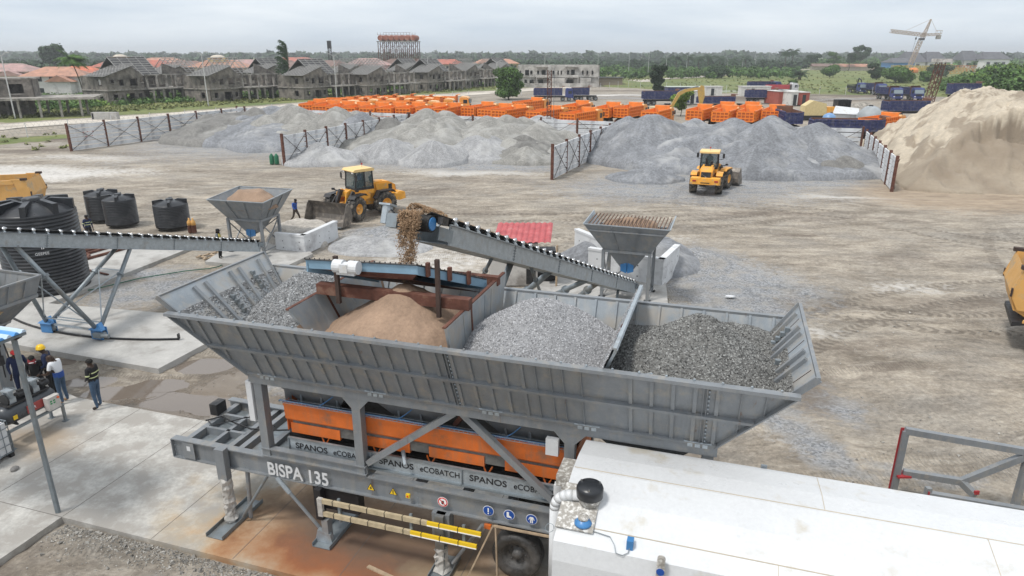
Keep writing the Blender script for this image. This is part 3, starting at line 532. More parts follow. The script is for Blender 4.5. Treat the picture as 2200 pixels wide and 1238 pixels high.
# ================================================================ BAY WALLS
BW=[('V2 chalked',D(152,325,81.5),(-52.0,81.5),(-41.5,109.2),6,'left-most plank wall with red chalk mark, bracing rods and open yard before it'),
    ('b',0,(-23.4,70.6),(-14.5,97.4),7,'second plank wall from the left, between the left and middle gravel bays'),
    ('c',0,(3.65,62.2),(13.0,85.6),6,'third plank wall, between the light grey mounds and the blue-grey gravel'),
    ('d',0,(31.6,56.4),(39.5,77.5),6,'fourth plank wall, between the blue-grey gravel and the sand heap')]
def planks(name,a,b,n,h,label,rows=6,side=1,chalk=False):
    a=Vector((*a,0)); b=Vector((*b,0)); d=b-a; ln=d.length; r0=root(name,label,'wall',a,math.atan2(d.y,d.x)); st=ln/n
    pm=MB().box(-.10,-.12,-.1,.10,.12,h+.18).mesh('post',RUST); ph=h/rows
    pk=MB().box(.14,-.06,.03,st-.14,.06,ph-.06).mesh('plank',CONCL); rd=MB()
    rod=MB().bar((.1,-.2*side,.15),(st-.1,-.2*side,h-.1),.04).bar((.1,-.2*side,h-.1),(st-.1,-.2*side,.15),.04).mesh('brace_rod',RUSTD)
    for i in range(n+1):
        link('post',pm,r0,loc=(i*st,0,0))
        if i<n:
            for k in range(rows): link('plank',pk,r0,loc=(i*st,.045*((i*7+k*3)%3-1),k*ph))
            link('brace_rod',rod,r0,loc=(i*st,0,0))
    if chalk:
        c=bpy.data.curves.new('mark','FONT'); c.body='V2'; c.size=1.5; tmp=bpy.data.objects.new('t',c); COL.objects.link(tmp); dg=bpy.context.evaluated_depsgraph_get(); me=bpy.data.meshes.new_from_object(tmp.evaluated_get(dg)); bpy.data.objects.remove(tmp)
        me.materials.clear(); me.materials.append(REDP); o=link('red_mark',me,r0,loc=(st*.35,-.09,1.2),rot=(R(90),0,0))
    return r0
for i,(q,_,a,b,n,lb) in enumerate(BW): planks('bay_wall',a,b,n,3.0 if i!=3 else 2.75,lb,side=1,chalk=(i==0))
planks('bay_wall',(-43,110),(-14.5,97.7),5,3.0,'back wall of the left gravel bay, in front of the orange tippers')
planks('bay_wall',(-14.2,97.5),(12.7,86.0),6,3.0,'back wall of the middle gravel bay, posts showing above the heaps')
planks('bay_wall',(13.3,85.8),(39.2,77.8),6,3.0,'back wall of the right gravel bay, mostly buried by gravel')
# ================================================================ BATCHING PLANT
# bin mouth rim and floor measured on the photograph (metres in the plant's own axes)
S0,S1,Z0=2.5,12.3,4.22; T0,T1,ZR=1.22,13.45,5.72; VF,VB=-.66,2.87; WB=2.2; E0,E1,ZE=.98,13.70,6.03
PR=root('batching_plant','big grey four-bay aggregate batching hopper on a trailer chassis lettered BISPA 135','batching plant',W(0,0,0),AN)
# --- chassis
mb=MB(); mb.ibeam((-.05,.09,1.84),(13.2,.09,1.84),.18,.52,.03); mb.ibeam((-.05,WB-.09,1.84),(13.2,WB-.09,1.84),.18,.52,.03)
mb.box(-.07,-.004,1.6,-.05,.18,2.08); mb.build('chassis_beam',STEEL,PR)
cm=MB()
for s in (.25,1.45,1.75,2.35,3.6,5.0,6.3,7.4,8.4,9.4,10.6,12): cm.bar((s,.12,1.93),(s,WB-.12,1.93),.14,.22)
cm.bar((.95,.2,1.95),(.95,WB-.2,1.95),.1,.2); cm.bar((.25,.8,1.95),(1.45,.8,1.95),.08,.2); cm.bar((.25,1.45,1.95),(1.45,1.45,1.95),.08,.2)
cm.build('cross_member',STEEL,PR)
mb=MB(); 
for v0,v1 in ((.2,.76),(.84,1.41),(1.49,2.0)): mb.box(.32,v0,1.84,1.38,v1,1.855)
mb.box(1.9,.3,1.9,3.4,1.9,1.92); mb.build('deck_plate',GALVD,PR)
mb=MB(); mb.path([(.1,1.0,2.06),(.4,1.25,2.1),(.9,1.1,2.08),(1.5,.95,2.1),(2.2,1.1,2.1),(2.9,1.3,2.14)],.02,5).path([(.1,1.05,2.06),(.5,.8,2.1),(1.0,1.3,2.12),(1.3,1.5,2.1),(2.0,1.2,2.12)],.014,5); mb.box(.0,1.3,2.05,.22,1.65,2.35); mb.build('hose',BLK,PR)
MB().box(.28,-.016,1.64,.6,-.006,2.06).build('end_plate',STEEL,PR); MB().box(.4,-.022,1.86,.5,-.017,1.98).build('data_label',WHITE,PR)
mb=MB()
for s in [.06,.14]+[x*.55+2.0 for x in range(19)]:
    for z in (1.7,1.82,1.95): 
        if s<.3 or (int(s*10)%4==0): mb.tube((s,-.001,z),(s,-.022,z),.014,6)
mb.build('bolt_heads',GALVD,PR,kind='stuff')
mb=MB(); mb.ibeam((2.55,.05,2.24),(5.2,.05,2.24),.16,.22,.025); mb.ibeam((7.4,.35,2.24),(13,.35,2.24),.16,.22,.025); mb.ibeam((2.55,WB-.09,2.24),(12.9,WB-.09,2.24),.16,.22,.025); mb.build('upper_rail',STEEL,PR)
# --- posts, braces, top beam
for s in (2.65,5.06,9.66,12.2):
    MB().box(s-.1,.0,2.12,s+.1,.2,4.0).build('post',STEEL,PR); MB().box(s-.1,WB-.2,2.12,s+.1,WB,4.0).build('post',STEEL,PR)
mb=MB()
for s in (5.06,9.66):
    for d in (-1,1): mb.prism([(s+d*.1,.0,4.0),(s+d*.34,.0,4.0),(s+d*.1,.0,3.74)],(0,.15,0))
mb.build('gusset',STEEL,PR)
MB().bar((5.2,.1,2.4),(7.28,.1,3.98),.13,.13).build('diagonal_brace',STEEL,PR); MB().bar((7.45,.1,3.98),(9.5,.1,2.2),.13,.13).build('diagonal_brace',STEEL,PR)
MB().bar((2.75,.9,2.2),(3.15,.35,4.0),.14,.12).build('diagonal_brace',STEEL,PR); MB().bar((2.7,1.5,2.6),(3.6,.6,3.9),.1,.1).build('diagonal_brace',STEEL,PR)
mb=MB(); mb.box(S0-.05,-.02,3.98,S1+.05,.2,4.2); mb.box(S0-.05,WB-.2,3.98,S1+.05,WB+.02,4.2); mb.box(S0-.05,.2,3.98,S0+.15,WB-.2,4.2); mb.box(S1-.15,.2,3.98,S1+.05,WB-.2,4.2)
mb.build('bin_sill_beam',STEEL,PR)
MB().box(2.36,-.03,3.02,2.5,.5,4.0).build('control_cabinet',WHITE,PR)
# --- leaning walls: local frame of each wall, x along, y up the slope, z outward
def wall(name,a0,a1,b1,b0,m,parent,t=.012,ribs=(),rib_w=.05,rib_d=.055,side=1,midrib=None,flange=.09,ribm=None,ribname='rib'):
    """a0,a1 bottom corners, b1,b0 top corners. ribs: list of (param, from, to)"""
    a0,a1,b1,b0=map(Vector,(a0,a1,b1,b0)); o=MB().quadp(a0,a1,b1,b0,t).build(name,m,parent)
    n=(a1-a0).cross(b0-a0).normalized()*side; ribm=ribm or m
    def P(f,g):  # f along bottom/top, g up
        return (a0.lerp(a1,f)).lerp(b0.lerp(b1,f),g)
    return o,P,n
def rib(P,n,f0,g0,f1,g1,w,d,m,parent,name='rib'):
    a=P(f0,g0)+n*d/2; b=P(f1,g1)+n*d/2; return MB().bar(a,b,w,d,up=n).build(name,m,parent)
fw,Pf,nf=wall('front_bin_wall',(S0,0,Z0),(S1,0,Z0),(T1,VF,ZR),(T0,VF,ZR),STEEL,PR); nf=-nf if nf.y>0 else nf
def Pst(s,g): # point on front wall at station s and height fraction g
    return Vector((s,VF*g,Z0+(ZR-Z0)*g))
GM=.50
def onr(s,g): 
    l=S0+(T0-S0)*g; r=S1+(T1-S1)*g; return l<s<r
ss=[1.62,1.9,2.2]+[2.5+.335*k for k in range(1,20)]+[9.12,9.4,9.62,9.95]+[10.45+.36*k for k in range(1,6)]+[12.62,13.0]
for s in ss:
    gl=0
    for g0,g1 in ((.03,GM-.03),(GM+.03,.97)):
        a,b=g0,g1
        while not onr(s,a) and a<b: a+=.02
        if b-a<.12: continue
        p=Pst(s,a)+nf*.025; q=Pst(s,b)+nf*.025; thin=s>12.5 or (9.0<s<10)
        MB().bar(p,q,.014 if thin else .065,.05,up=nf).build('rib',STEEL,fw)
def edge(p,q,w,h,name,par=fw,m=STEEL,up=None): return MB().bar(p,q,w,h,up=up if up is not None else nf).build(name,m,par)
for g,wd_,nm,h in ((GM,.07,'middle_rail',.09),(.012,.08,'lower_flange',.07)): 
    l=S0+(T0-S0)*g; r=S1+(T1-S1)*g; edge(Pst(l,g)+nf*.045,Pst(r,g)+nf*.045,wd_,h,nm)
MB().box(T0-.03,VF-.12,ZR-.05,T1+.03,VF+.03,ZR+.012).build('rim_flange',STEEL,fw)
for (a,b) in ((Pst(S0,0),Pst(T0,1)),(Pst(S1,0),Pst(T1,1))): edge(a+nf*.05,b+nf*.05,.03,.1,'side_flange')
bt=MB()
for s in (7.4,12.05):
    edge(Pst(s-.03,.02)+nf*.03,Pst(s-.03,.98)+nf*.03,.012,.06,'joint_flange'); edge(Pst(s+.03,.02)+nf*.03,Pst(s+.03,.98)+nf*.03,.012,.06,'joint_flange')
    for k in range(14):
        g=.06+.9*k/13; bt.tube(Pst(s+.05,g)+nf*.03,Pst(s+.075,g)+nf*.03,.018,6)
s=1.5
while s<13.2:
    bt.tube(Vector((s,VF+.005,ZR+.01)),Vector((s,VF+.005,ZR+.04)),.022,6); s+=.45
bt.build('bolt_heads',GALV,PR,kind='stuff')
for s in (3.0,5.6,8.1,10.0,12.0):
    mb=MB()
    for k in (-1,0,1): mb.box(s+k*.13-.045,-.09,4.16,s+k*.13+.045,.0,4.26)
    mb.tube((s-.24,-.07,4.24),(s+.24,-.07,4.24),.022,6); mb.build('hinge',GALV,PR)
bw,Pb,nb=wall('back_bin_wall',(S0,WB,Z0),(T0,VB,ZR),(T1,VB,ZR),(S1,WB,Z0),STEEL_IN,PR)
nb=Vector((0,-1,.45)).normalized()
for k in range(26):
    s=2.2+.46*k; 
    if any(abs(s-x)<.05 for x in (7.4,)): continue
    MB().bar(Vector((s,WB+.03,Z0+.05))+nb*.02,Vector((s,VB-.02,ZR-.03))+nb*.02,.05,.04,up=nb).build('rib',STEEL_IN,bw)
MB().box(T0,VB-.02,ZR-.04,T1,VB+.1,ZR+.01).build('rim_flange',STEEL,bw)
def endwall(name,sb,st,inn):
    o,P,n=wall(name,(sb,0,Z0),(sb,WB,Z0),(st,VB,ZE),(st,VF,ZE),STEEL_IN,PR); n=Vector((inn,0,.75)).normalized()
    for f in (.26,.36,.60,.69,.9): rib(P,n,f,.03,f,.95,.085,.07,STEEL,o)
    for f in (.5,.13,.82): rib(P,n,f,.1,f,.96,.008,.008,RUSTD,o,'seam')
    for f,g in ((.16,.42),(.47,.52),(.78,.66)):
        mb=MB(); q=P(f,g)+n*.05; q2=P(f,g+.2)+n*.05; mb.tube(q,q2,.022,6)
        for k in range(4): c=q.lerp(q2,.1+.27*k); mb.cb(c,(.09,.09,.09))
        mb.build('latch',GALVD,o)
    MB().bar(P(0,1),P(1,1),.06,.05).build('top_flange',STEEL,o); MB().bar(P(0,.05),P(0,1),.03,.12,up=n).build('front_flange',STEEL,o); MB().bar(P(1,.05),P(1,1),.03,.12,up=n).build('back_flange',STEEL,o)
endwall('left_end_wall',S0,E0,1); endwall('right_end_wall',S1,E1,-1)
# partitions
def part_(name,sb,st,m,th=.05,top=6.08,lab=None):
    o,P,n=wall(name,(sb,0,Z0),(sb,WB,Z0),(st,VB-.02,top),(st,VF+.02,top),m,PR,t=th); n=Vector((-1 if st<=sb else 1,0,.3)).normalized(); 
    for f in (.24,.36,.6,.72): 
        for sd in (1,-1): rib(P,n*sd+Vector((0.001,0,0)),f,.1,f,.98,.07,.06,m if sd>0 else RUST if f in(.36,) else m,o)
    MB().bar(P(0,1)+Vector((0,0,.012)),P(1,1)+Vector((0,0,.012)),.07,.03).build('rusty_top_edge',RUST if m is not GALV else GALV,o); 
    return o,P
part_('partition',4.95,4.12,STEEL_IN); part_('partition',7.42,7.42,STEEL_IN,top=6.1)
pr3,P3=part_('partition',9.75,10.52,GALV,top=6.1)
MB().tube(P3(.2,.5)+Vector((.1,0,0)),P3(.2,.5)+Vector((.95,.35,-.05)),.03,8).build('stay_tube',GALV,pr3)
MB().tube(P3(.16,.45)+Vector((.1,0,0)),Vector((11.15,VF+.1,ZR-.02)),.03,8).build('stay_tube',GALV,pr3)
# bin outlets
for k in range(4):
    s=S0+.12+k*2.42; a=[(s,.15,4.15),(s+2.3,.15,4.15),(s+2.3,WB-.15,4.15),(s,WB-.15,4.15)]; c=s+1.15
    b=[(c-.5,.62,3.32),(c+.5,.62,3.32),(c+.5,WB-.62,3.32),(c-.5,WB-.62,3.32)]
    o=MB().add(a+b,[(0,1,5,4),(1,2,6,5),(2,3,7,6),(3,0,4,7)]).build('outlet_chute',STEEL,PR)
    mb=MB()
    for x in (-.42,.1,.5): mb.tube((c+x,.52,3.72),(c+x+.05,.48,3.36),.03,6); mb.cb((c+x,.5,3.34),(.1,.08,.1))
    mb.build('gate_cylinder',GALVD,o); MB().cb((c,.6,3.3),(1.1,.08,.16)).build('gate',GALVD,o)
    MB().bar((s+.02,.3,4.0),(s-.35,.45,3.45),.06,.1).bar((s+.02,WB-.3,4.0),(s-.35,WB-.45,3.45),.06,.1).build('strut',RUST,o)
# orange weighing trough
def trough(s0,s1,m):
    prof=[(.28,3.45),(.30,3.02),(.40,2.92),(.52,2.62),(WB-.52,2.62),(WB-.40,2.92),(WB-.30,3.02),(WB-.28,3.45),(WB-.34,3.45),(WB-.36,3.05),(WB-.55,2.7),(.55,2.7),(.36,3.05),(.34,3.45)]
    o=MB().prism([(s0,v,z) for v,z in prof],(s1-s0,0,0)).build('weigh_trough',m,PR)
    MB().box(s0,.34,2.7,s0+.02,WB-.34,3.44).build('end_panel',m,o); MB().box(s1-.02,.34,2.7,s1,WB-.34,3.44).build('end_panel',m,o); 
    for a in np.linspace(s0+.1,s1-1.5,4): MB().box(a,.335,2.66,a+1.25,.46,2.9,).build('side_panel',m,o)
    MB().box(s0,.262,3.36,s1,.28,3.46).build('lip',m,o)
    for a in np.linspace(s0+.95,s1-.6,5):
        MB().bar((a-.1,.38,2.66),(a-.02,.34,2.5),.025).bar((a+.1,.38,2.66),(a+.02,.34,2.5),.025).build('load_cell',m,o)
    return o
tr=trough(3.05,9.75,ORANGE)
MB().box(3.2,.36,2.72,9.6,WB-.4,3.1).build('aggregate_layer',GR4,tr)
mb=MB(); 
for z,v in ((3.47,.2),(3.47,.27),(3.53,.19),(3.53,.28)): mb.bar((3.0,v,z),(9.75,v,z),.009)
s=3.0
while s<9.75: mb.bar((s,.19,3.53),(s,.2,3.47),.007).bar((s,.2,3.47),(s,.28,3.47),.007); s+=.1
mb.build('cable_tray',GALV,PR)
mb=MB(); rs=random.Random(3)
for k in range(5): mb.path([(3.0+.5*i,.21+.012*k+rs.uniform(-.01,.01),3.49+rs.uniform(0,.025)) for i in range(14)],.009,4)
for s in (4.0,5.9,8.3): mb.path([(s,.25,3.5),(s+.15,.3,3.6),(s+.3,.45,3.72),(s+.34,.5,3.8)],.011,4)
mb.build('blue_cable',BLUE,PR)
MB().tube((5.98,.25,2.75),(6.12,.05,2.55),.045,10).build('vent_pipe',GALV,PR); MB().box(9.2,-.04,3.45,9.45,.08,3.8).build('junction_box',WHITE,PR)
# belt side sheets with cut lettering, belt below
MB().box(2.95,.5,2.42,12.5,WB-.5,2.5).build('collecting_belt',BELT,PR); 
def text(body,size,m,parent,loc,rot,name='lettering',ext=.004,sx=1.0,bold=0):
    c=bpy.data.curves.new('tx','FONT'); c.body=body; c.size=size; c.extrude=ext; c.offset=bold
    t_=bpy.data.objects.new('tx',c); COL.objects.link(t_); dg=bpy.context.evaluated_depsgraph_get(); me=bpy.data.meshes.new_from_object(t_.evaluated_get(dg)); bpy.data.objects.remove(t_)
    me.materials.clear(); me.materials.append(m); o=link(name,me,parent,loc=loc,rot=rot); o.scale=(sx,1,1); return o
for k in range(4):
    s=3.15+k*2.1; o=MB().box(s,.20,2.24,s+2.09,.225,2.60).build('belt_side_sheet',GALV,PR)
    MB().box(s-.01,.17,2.24,s+.01,.2,2.62).build('sheet_flange',GALVD,o)
    MB().box(s,.15,2.20,s+2.09,.2,2.24).build('sheet_flange',GALVD,o); MB().box(s,.17,2.60,s+2.09,.225,2.625).build('sheet_flange',GALVD,o)
    text('SPANOS',.20,BLK,o,(s+.16,.195,2.36),(R(90),0,0),sx=1.12,bold=.002); text('eCOBATCH',.19,BLK,o,(s+1.13,.195,2.36),(R(90),0,0),sx=.92)
text('BISPA 135',.46,WHITE,PR,(2.62,-.005,1.66),(R(90),0,0),sx=.83,bold=.008)
# safety signs on the chassis
SY=plain('sign_yellow',(.75,.50,.02),.5); SB=plain('sign_blue',(.01,.07,.32),.4); SW=plain('sign_white',(.8,.8,.8),.4); SR=plain('sign_red',(.6,.03,.03),.4)
def disc(s,z,r,y=-.008): return MB().tube((s,y+.002,z),(s,y-.003,z),r,24)
for s,kind in ((5.28,'bolt'),(5.82,'bang')):
    o=MB().prism([(s-.1,-.004,1.78),(s+.1,-.004,1.78),(s,-.004,1.96)],(0,-.004,0)).build('warning_sign',BLK,PR); MB().prism([(s-.08,-.009,1.79),(s+.08,-.009,1.79),(s,-.009,1.935)],(0,-.003,0)).build('sign_face',SY,o)
    if kind=='bang': MB().box(s-.01,-.016,1.83,s+.01,-.013,1.9).box(s-.01,-.016,1.80,s+.01,-.013,1.818).build('symbol',BLK,o)
    else: MB().ball((s,-.013,1.84),(.028,.004,.02),8,5).ball((s+.01,-.013,1.875),(.012,.004,.015),8,5).build('symbol',BLK,o)
o=MB().cb((6.18,-.02,1.84),(.09,.05,.09)).build('marker_lamp',SY,PR); MB().tube((6.18,-.045,1.84),(6.18,-.06,1.84),.02,8).build('button',SR,o)
s=6.98; o=disc(s,1.85,.12).build('prohibition_sign',SW,PR); disc(s,1.85,.11,-.012).build('red_ring',SR,o); disc(s,1.85,.085,-.015).build('sign_face',SW,o); MB().cb((s,-.021,1.86),(.06,.004,.05)).box(s-.025,-.023,1.80,s+.02,-.019,1.86).build('symbol',BLK,o); MB().bar((s-.07,-.025,1.92),(s+.07,-.025,1.78),.004,.016).build('slash',SR,o)
for s,kind in ((8.0,'bang'),(8.45,'boot'),(8.93,'suit'),(9.42,'helmet')):
    o=disc(s,1.86,.12).build('mandatory_sign',SW,PR); disc(s,1.86,.11,-.012).build('sign_face',SB,o); mb=MB(); y0,y1=-.02,-.016
    if kind=='bang': mb.box(s-.014,y0,1.83,s+.014,y1,1.93).box(s-.014,y0,1.785,s+.014,y1,1.81)
    if kind=='boot': mb.prism([(s-.05,y1,1.8),(s+.06,y1,1.79),(s+.05,y1,1.82),(s+.0,y1,1.85),(s-.0,y1,1.93),(s-.05,y1,1.93)],(0,-.003,0))
    if kind=='suit': mb.box(s-.03,y0,1.84,s+.03,y1,1.92).box(s-.03,y0,1.775,s-.006,y1,1.84).box(s+.006,y0,1.775,s+.03,y1,1.84).bar((s-.03,y0,1.915),(s-.06,y0,1.85),.004,.016).bar((s+.03,y0,1.915),(s+.06,y0,1.85),.004,.016)
    if kind=='helmet': mb.prism([(s-.06,y1,1.87),(s+.06,y1,1.87),(s+.045,y1,1.91),(s,y1,1.93),(s-.045,y1,1.91)],(0,-.003,0)).prism([(s-.045,y1,1.855),(s+.045,y1,1.855),(s+.03,y1,1.80),(s-.03,y1,1.80)],(0,-.003,0))
    mb.build('symbol',SW,o)
# legs and foot plates
MB().box(1.33,-.17,1.35,1.58,.0,2.16).build('leg_housing',STEEL,PR); 
mb=MB().box(1.38,-.13,.2,1.53,-.0,1.36); mb.build('leg',GALVD,PR)
WRAP=mat('crumpled_plastic_wrap',(.42,.40,.37),.35,0,.25,5,bump=1,bs=14); WRAPD=mat('dusty_black_wrap',(.05,.048,.046),.35,0,.4,3,bump=1,bs=9,dirt=(.11,.105,.1),damt=.3,ds=1.5)
vs=[];pf=[]; rs=random.Random(5)
for k in range(9): pf.append((.11+.035*rs.random()+(.09 if k<2 else 0),.22+k*.14))
def crumple(mb,a,sd=1):
    q=random.Random(sd); mb.v=[(x+q.uniform(-a,a),y+q.uniform(-a,a),z+q.uniform(-a,a)*.6) for x,y,z in mb.v]; return mb
pf=[(.15,.2),(.17,.26),(.12,.34),(.13,.42),(.115,.5),(.135,.58),(.12,.66),(.14,.74),(.12,.83),(.13,.92),(.12,1.0),(.135,1.1),(.125,1.2),(.14,1.3),(.12,1.37)]
crumple(MB().lathe(pf,12,Matrix.Translation((1.455,-.07,0))),.022).build('plastic_wrap',WRAP,PR,False)
def footplate(s,v,L,name='foot_plate'):
    mb=MB().box(s-.22,v-L/2,.16,s+.22,v+L/2,.175).box(s-.23,v-L/2,.16,s-.215,v+L/2,.26).box(s+.215,v-L/2,.16,s+.23,v+L/2,.26); return mb.build(name,GALVD,PR)
footplate(1.5,.0,1.5)
MB().tube((1.95,.12,1.6),(1.85,.12,.2),.05,8).build('strut',STEEL,PR); MB().tube((2.6,.0,1.6),(1.75,-.02,.3),.035,8).build('strut',GALVD,PR); MB().tube((2.85,.0,1.6),(3.95,.0,.35),.04,8).build('strut',STEEL,PR); MB().tube((2.85,.0,1.6),(3.15,.0,1.25),.055,8).build('strut_sleeve',GALV,PR)
MB().box(4.0,-.12,.25,4.16,.06,.8).build('leg',STEEL,PR); MB().box(3.9,-.14,.8,4.06,.04,1.6).build('leg_jack',BLK,PR); MB().prism([(3.8,-.13,.18),(4.25,-.13,.18),(4.2,-.13,.42),(3.88,-.13,.5)],(0,.1,0)).build('leg_shoe',GALV,PR); footplate(4.05,.35,1.3)
MB().box(3.75,.05,1.0,4.9,.3,1.58).build('axle_box',BLK,PR)
MB().box(6.85,-.2,.25,7.05,.0,1.6).build('leg',GALVD,PR); footplate(6.98,-.05,.8); crumple(MB().lathe([(.2,.2),(.15,.28),(.16,.36),(.13,.45),(.15,.54),(.12,.62),(.14,.7),(.11,.78)],11,Matrix.Translation((6.95,-.1,0))),.03,2).build('plastic_wrap',WRAP,PR,False)
MB().box(6.75,-.1,.95,7.15,.15,1.6).build('leg_housing',STEEL,PR); MB().tube((7.2,-.1,.4),(7.9,-.1,1.55),.04,8).build('strut',STEEL,PR)
# side guard rails: upright slotted bars, rails wrapped in plastic, yellow at the right end
WR2=mat('brown_paper_wrap',(.46,.38,.25),.55,0,.2,6,bump=.8,bs=10)
for s in (4.62,6.35,7.55): MB().box(s-.03,-.3,1.0,s+.03,-.25,1.6).build('guard_upright',GALVD,PR)
for z,sa,sb,sc_ in ((1.50,4.2,6.75,7.95),(1.17,4.2,6.35,7.85)):
    MB().box(sa,-.36,z-.055,sb,-.3,z+.055).build('wrapped_rail',WR2,PR); MB().box(sb,-.36,z-.05,sc_,-.31,z+.05).build('yellow_rail',SY,PR); MB().box(sb,-.367,z-.05,sc_,-.36,z-.028).build('white_strip',SW,PR)
    mb=MB(); a=sa+.3
    while a<sc_-.1: mb.box(a,-.37,z-.06,a+.012,-.29,z+.06); a+=.42
    mb.build('binding_tape',BLK,PR)
MB().box(4.12,-.37,1.1,4.24,-.29,1.56).build('wrapped_rail',WRAP,PR)
# wheels under the plant
def tyre(parent,c,r,w,n=28,hub=True,m=RUB,rim=GALVD,axis=(0,1,0),lugs=0,lugm=None,rr=.58):
    """tyre with rim; axis local y"""
    T=Matrix.Translation(c)@Matrix.Rotation(R(90),4,'X')
    k=w/2; ty=MB(T).lathe([(r*rr,-k*.82),(r*.80,-k),(r*.95,-k*.9),(r,-k*.62),(r,k*.62),(r*.95,k*.9),(r*.80,k),(r*rr,k*.82)],n,cap=False)
    if lugs:
        for i in range(lugs):
            for sd in (-1,1):
                a=2*PI*(i+(.5 if sd>0 else 0))/lugs; M=Matrix.Rotation(a,4,'Z')@Matrix.Translation((r*1.0,0,sd*k*.42))@Matrix.Rotation(sd*R(32),4,'X'); ty.cb((0,0,0),(r*.07,r*.105,k*.95),M)
            for sd in (-1,1):
                a=2*PI*(i+.25)/lugs; ty.cb((0,0,0),(r*.12,r*.07,k*.25),Matrix.Rotation(a,4,'Z')@Matrix.Translation((r*.94,0,sd*k*.86)))
    t=ty.build('tyre',m,parent,not lugs)
    rm=MB(T).lathe([(r*rr,-k*.8),(r*rr*.93,-k*.78),(r*rr*.80,-k*.3),(r*rr*.35,-k*.2),(r*rr*.30,-k*.62),(.001,-k*.66)],n,cap=False); rm.lathe([(r*rr,k*.8),(r*rr*.93,k*.78),(r*rr*.80,k*.3),(r*rr*.35,k*.2),(r*rr*.30,k*.62),(.001,k*.66)],n,cap=False)
    for i in range(8):
        a=2*PI*i/8; 
        for sd in (-1,1): rm.tube((r*rr*.55*math.cos(a),r*rr*.55*math.sin(a),sd*k*.2),(r*rr*.55*math.cos(a),r*rr*.55*math.sin(a),sd*k*.42),r*.03,5)
    rm.build('rim',rim,parent,True); return t
for s in (8.55,9.95):
    for v in (.32,1.88):
        wh=link('wheel',None,PR,loc=(s,v,.70)); tyre(wh,(0,0,0),.55,.42,m=WRAPD if v<1 else RUB,rim=WRAPD if v<1 else GALVD,rr=.62)
    MB().tube((s,.3,.7),(s,1.9,.7),.08,8).build('axle',BLK,PR)
MB().box(8.1,.3,1.2,10.4,.5,1.5).box(8.1,1.7,1.2,10.4,1.9,1.5).build('suspension',BLK,PR); MB().box(7.9,-.02,1.4,8.05,.05,1.5).build('side_marker',ORANGE,PR)
# ---------------------------------------------------------------- aggregates lying in the bins
def binfill(name,s0,s1,f,m,label,cat,stones=0,sm=None,ssz=.03,nx=90,ny=64,seed=1):
    """f(s,v)->z; clipped to the inside of the bins"""
    S_,T_=np.meshgrid(np.linspace(s0,s1,nx),np.linspace(0,1,ny)); V_=VF+.03+(VB-VF-.07)*T_
    for _ in range(6):
        z=f(S_,V_); g=np.clip((z-Z0)/(ZR-Z0),0,1); lo=VF*g+.02; hi=WB+(VB-WB)*g-.02; V_=lo+(hi-lo)*T_
    z=np.maximum(f(S_,V_),Z0+.02)
    o=link(name,npmesh(name,np.stack([S_.ravel(),V_.ravel(),z.ravel()],-1),gridfaces(nx,ny),m,True),None,label,cat,None,None,W(0,0,0),(0,0,AN))
    if stones:
        rs=np.random.RandomState(seed); P=[];Fc=[]; base=np.array([(1,0,-.5),(-.5,.87,-.5),(-.5,-.87,-.5),(0,0,.9),(.1,.2,-.9)]); bf=[(0,1,3),(1,2,3),(2,0,3),(1,0,4),(2,1,4),(0,2,4)]
        fx=rs.uniform(0,nx-1.01,stones); fy=rs.uniform(0,ny-1.01,stones); ix=fx.astype(int); iy=fy.astype(int); tx=fx-ix; ty=fy-iy
        bl=lambda A:(A[iy,ix]*(1-tx)+A[iy,ix+1]*tx)*(1-ty)+(A[iy+1,ix]*(1-tx)+A[iy+1,ix+1]*tx)*ty
        ss_,vv,zz=bl(S_),bl(V_),bl(z); k=zz>Z0+.3; ss_=ss_[k];vv=vv[k];zz=zz[k]; n=len(ss_)
        q=rs.normal(size=(n,3,3)); q,_=np.linalg.qr(q); sz=ssz*rs.uniform(.6,1.5,(n,1,3)); vv3=np.einsum('nij,pj->npi',q,base)*sz+np.stack([ss_,vv,zz],-1)[:,None,:]
        F=(np.arange(n)[:,None,None]*5+np.array(bf)[None]).reshape(-1,3); link('stones',npmesh('stones',vv3.reshape(-1,3),F,sm or m,False),o,kind='stuff')
    return o
def cone(S,V,cs,cv,h,sl,seed=1,r=.12): 
    d=np.hypot(S-cs,(V-cv)); return h-sl*(np.sqrt(d*d+r)-math.sqrt(r))+.07*(fbm(S*1.4,V*1.4,3,seed)-.5)*2+.02*(fbm(S*8,V*8,2,seed)-.5)*2
A1=mat('crushed_granite_bed',(.2,.2,.2),.9,0,.2,3,bump=1,bs=30,fine=.3,fs=22); A2=mat('pale_chippings_bed',(.27,.27,.275),.9,0,.12,2,bump=.8,bs=45,fine=.25,fs=40); A3=mat('dark_chippings_bed',(.15,.148,.14),.9,0,.2,2,bump=1,bs=35,fine=.3,fs=30)
ST1=mat('crushed_granite',(.265,.27,.275),.85,0,.05,3,isl=.65); ST2=mat('pale_chippings',(.345,.345,.355),.85,0,.05,3,isl=.5); ST3=mat('dark_chippings',(.19,.19,.183),.85,0,.05,3,isl=.8)
SAND=mat('damp_sand',(.285,.195,.135),.95,0,.2,1.5,fine=.12,fs=16,bump=1,bs=11)
def lim(S,z,a,b,sa,sb): # keep off sloping partitions: a,b = bottom s, sa,sb = ds per metre rise
    return z
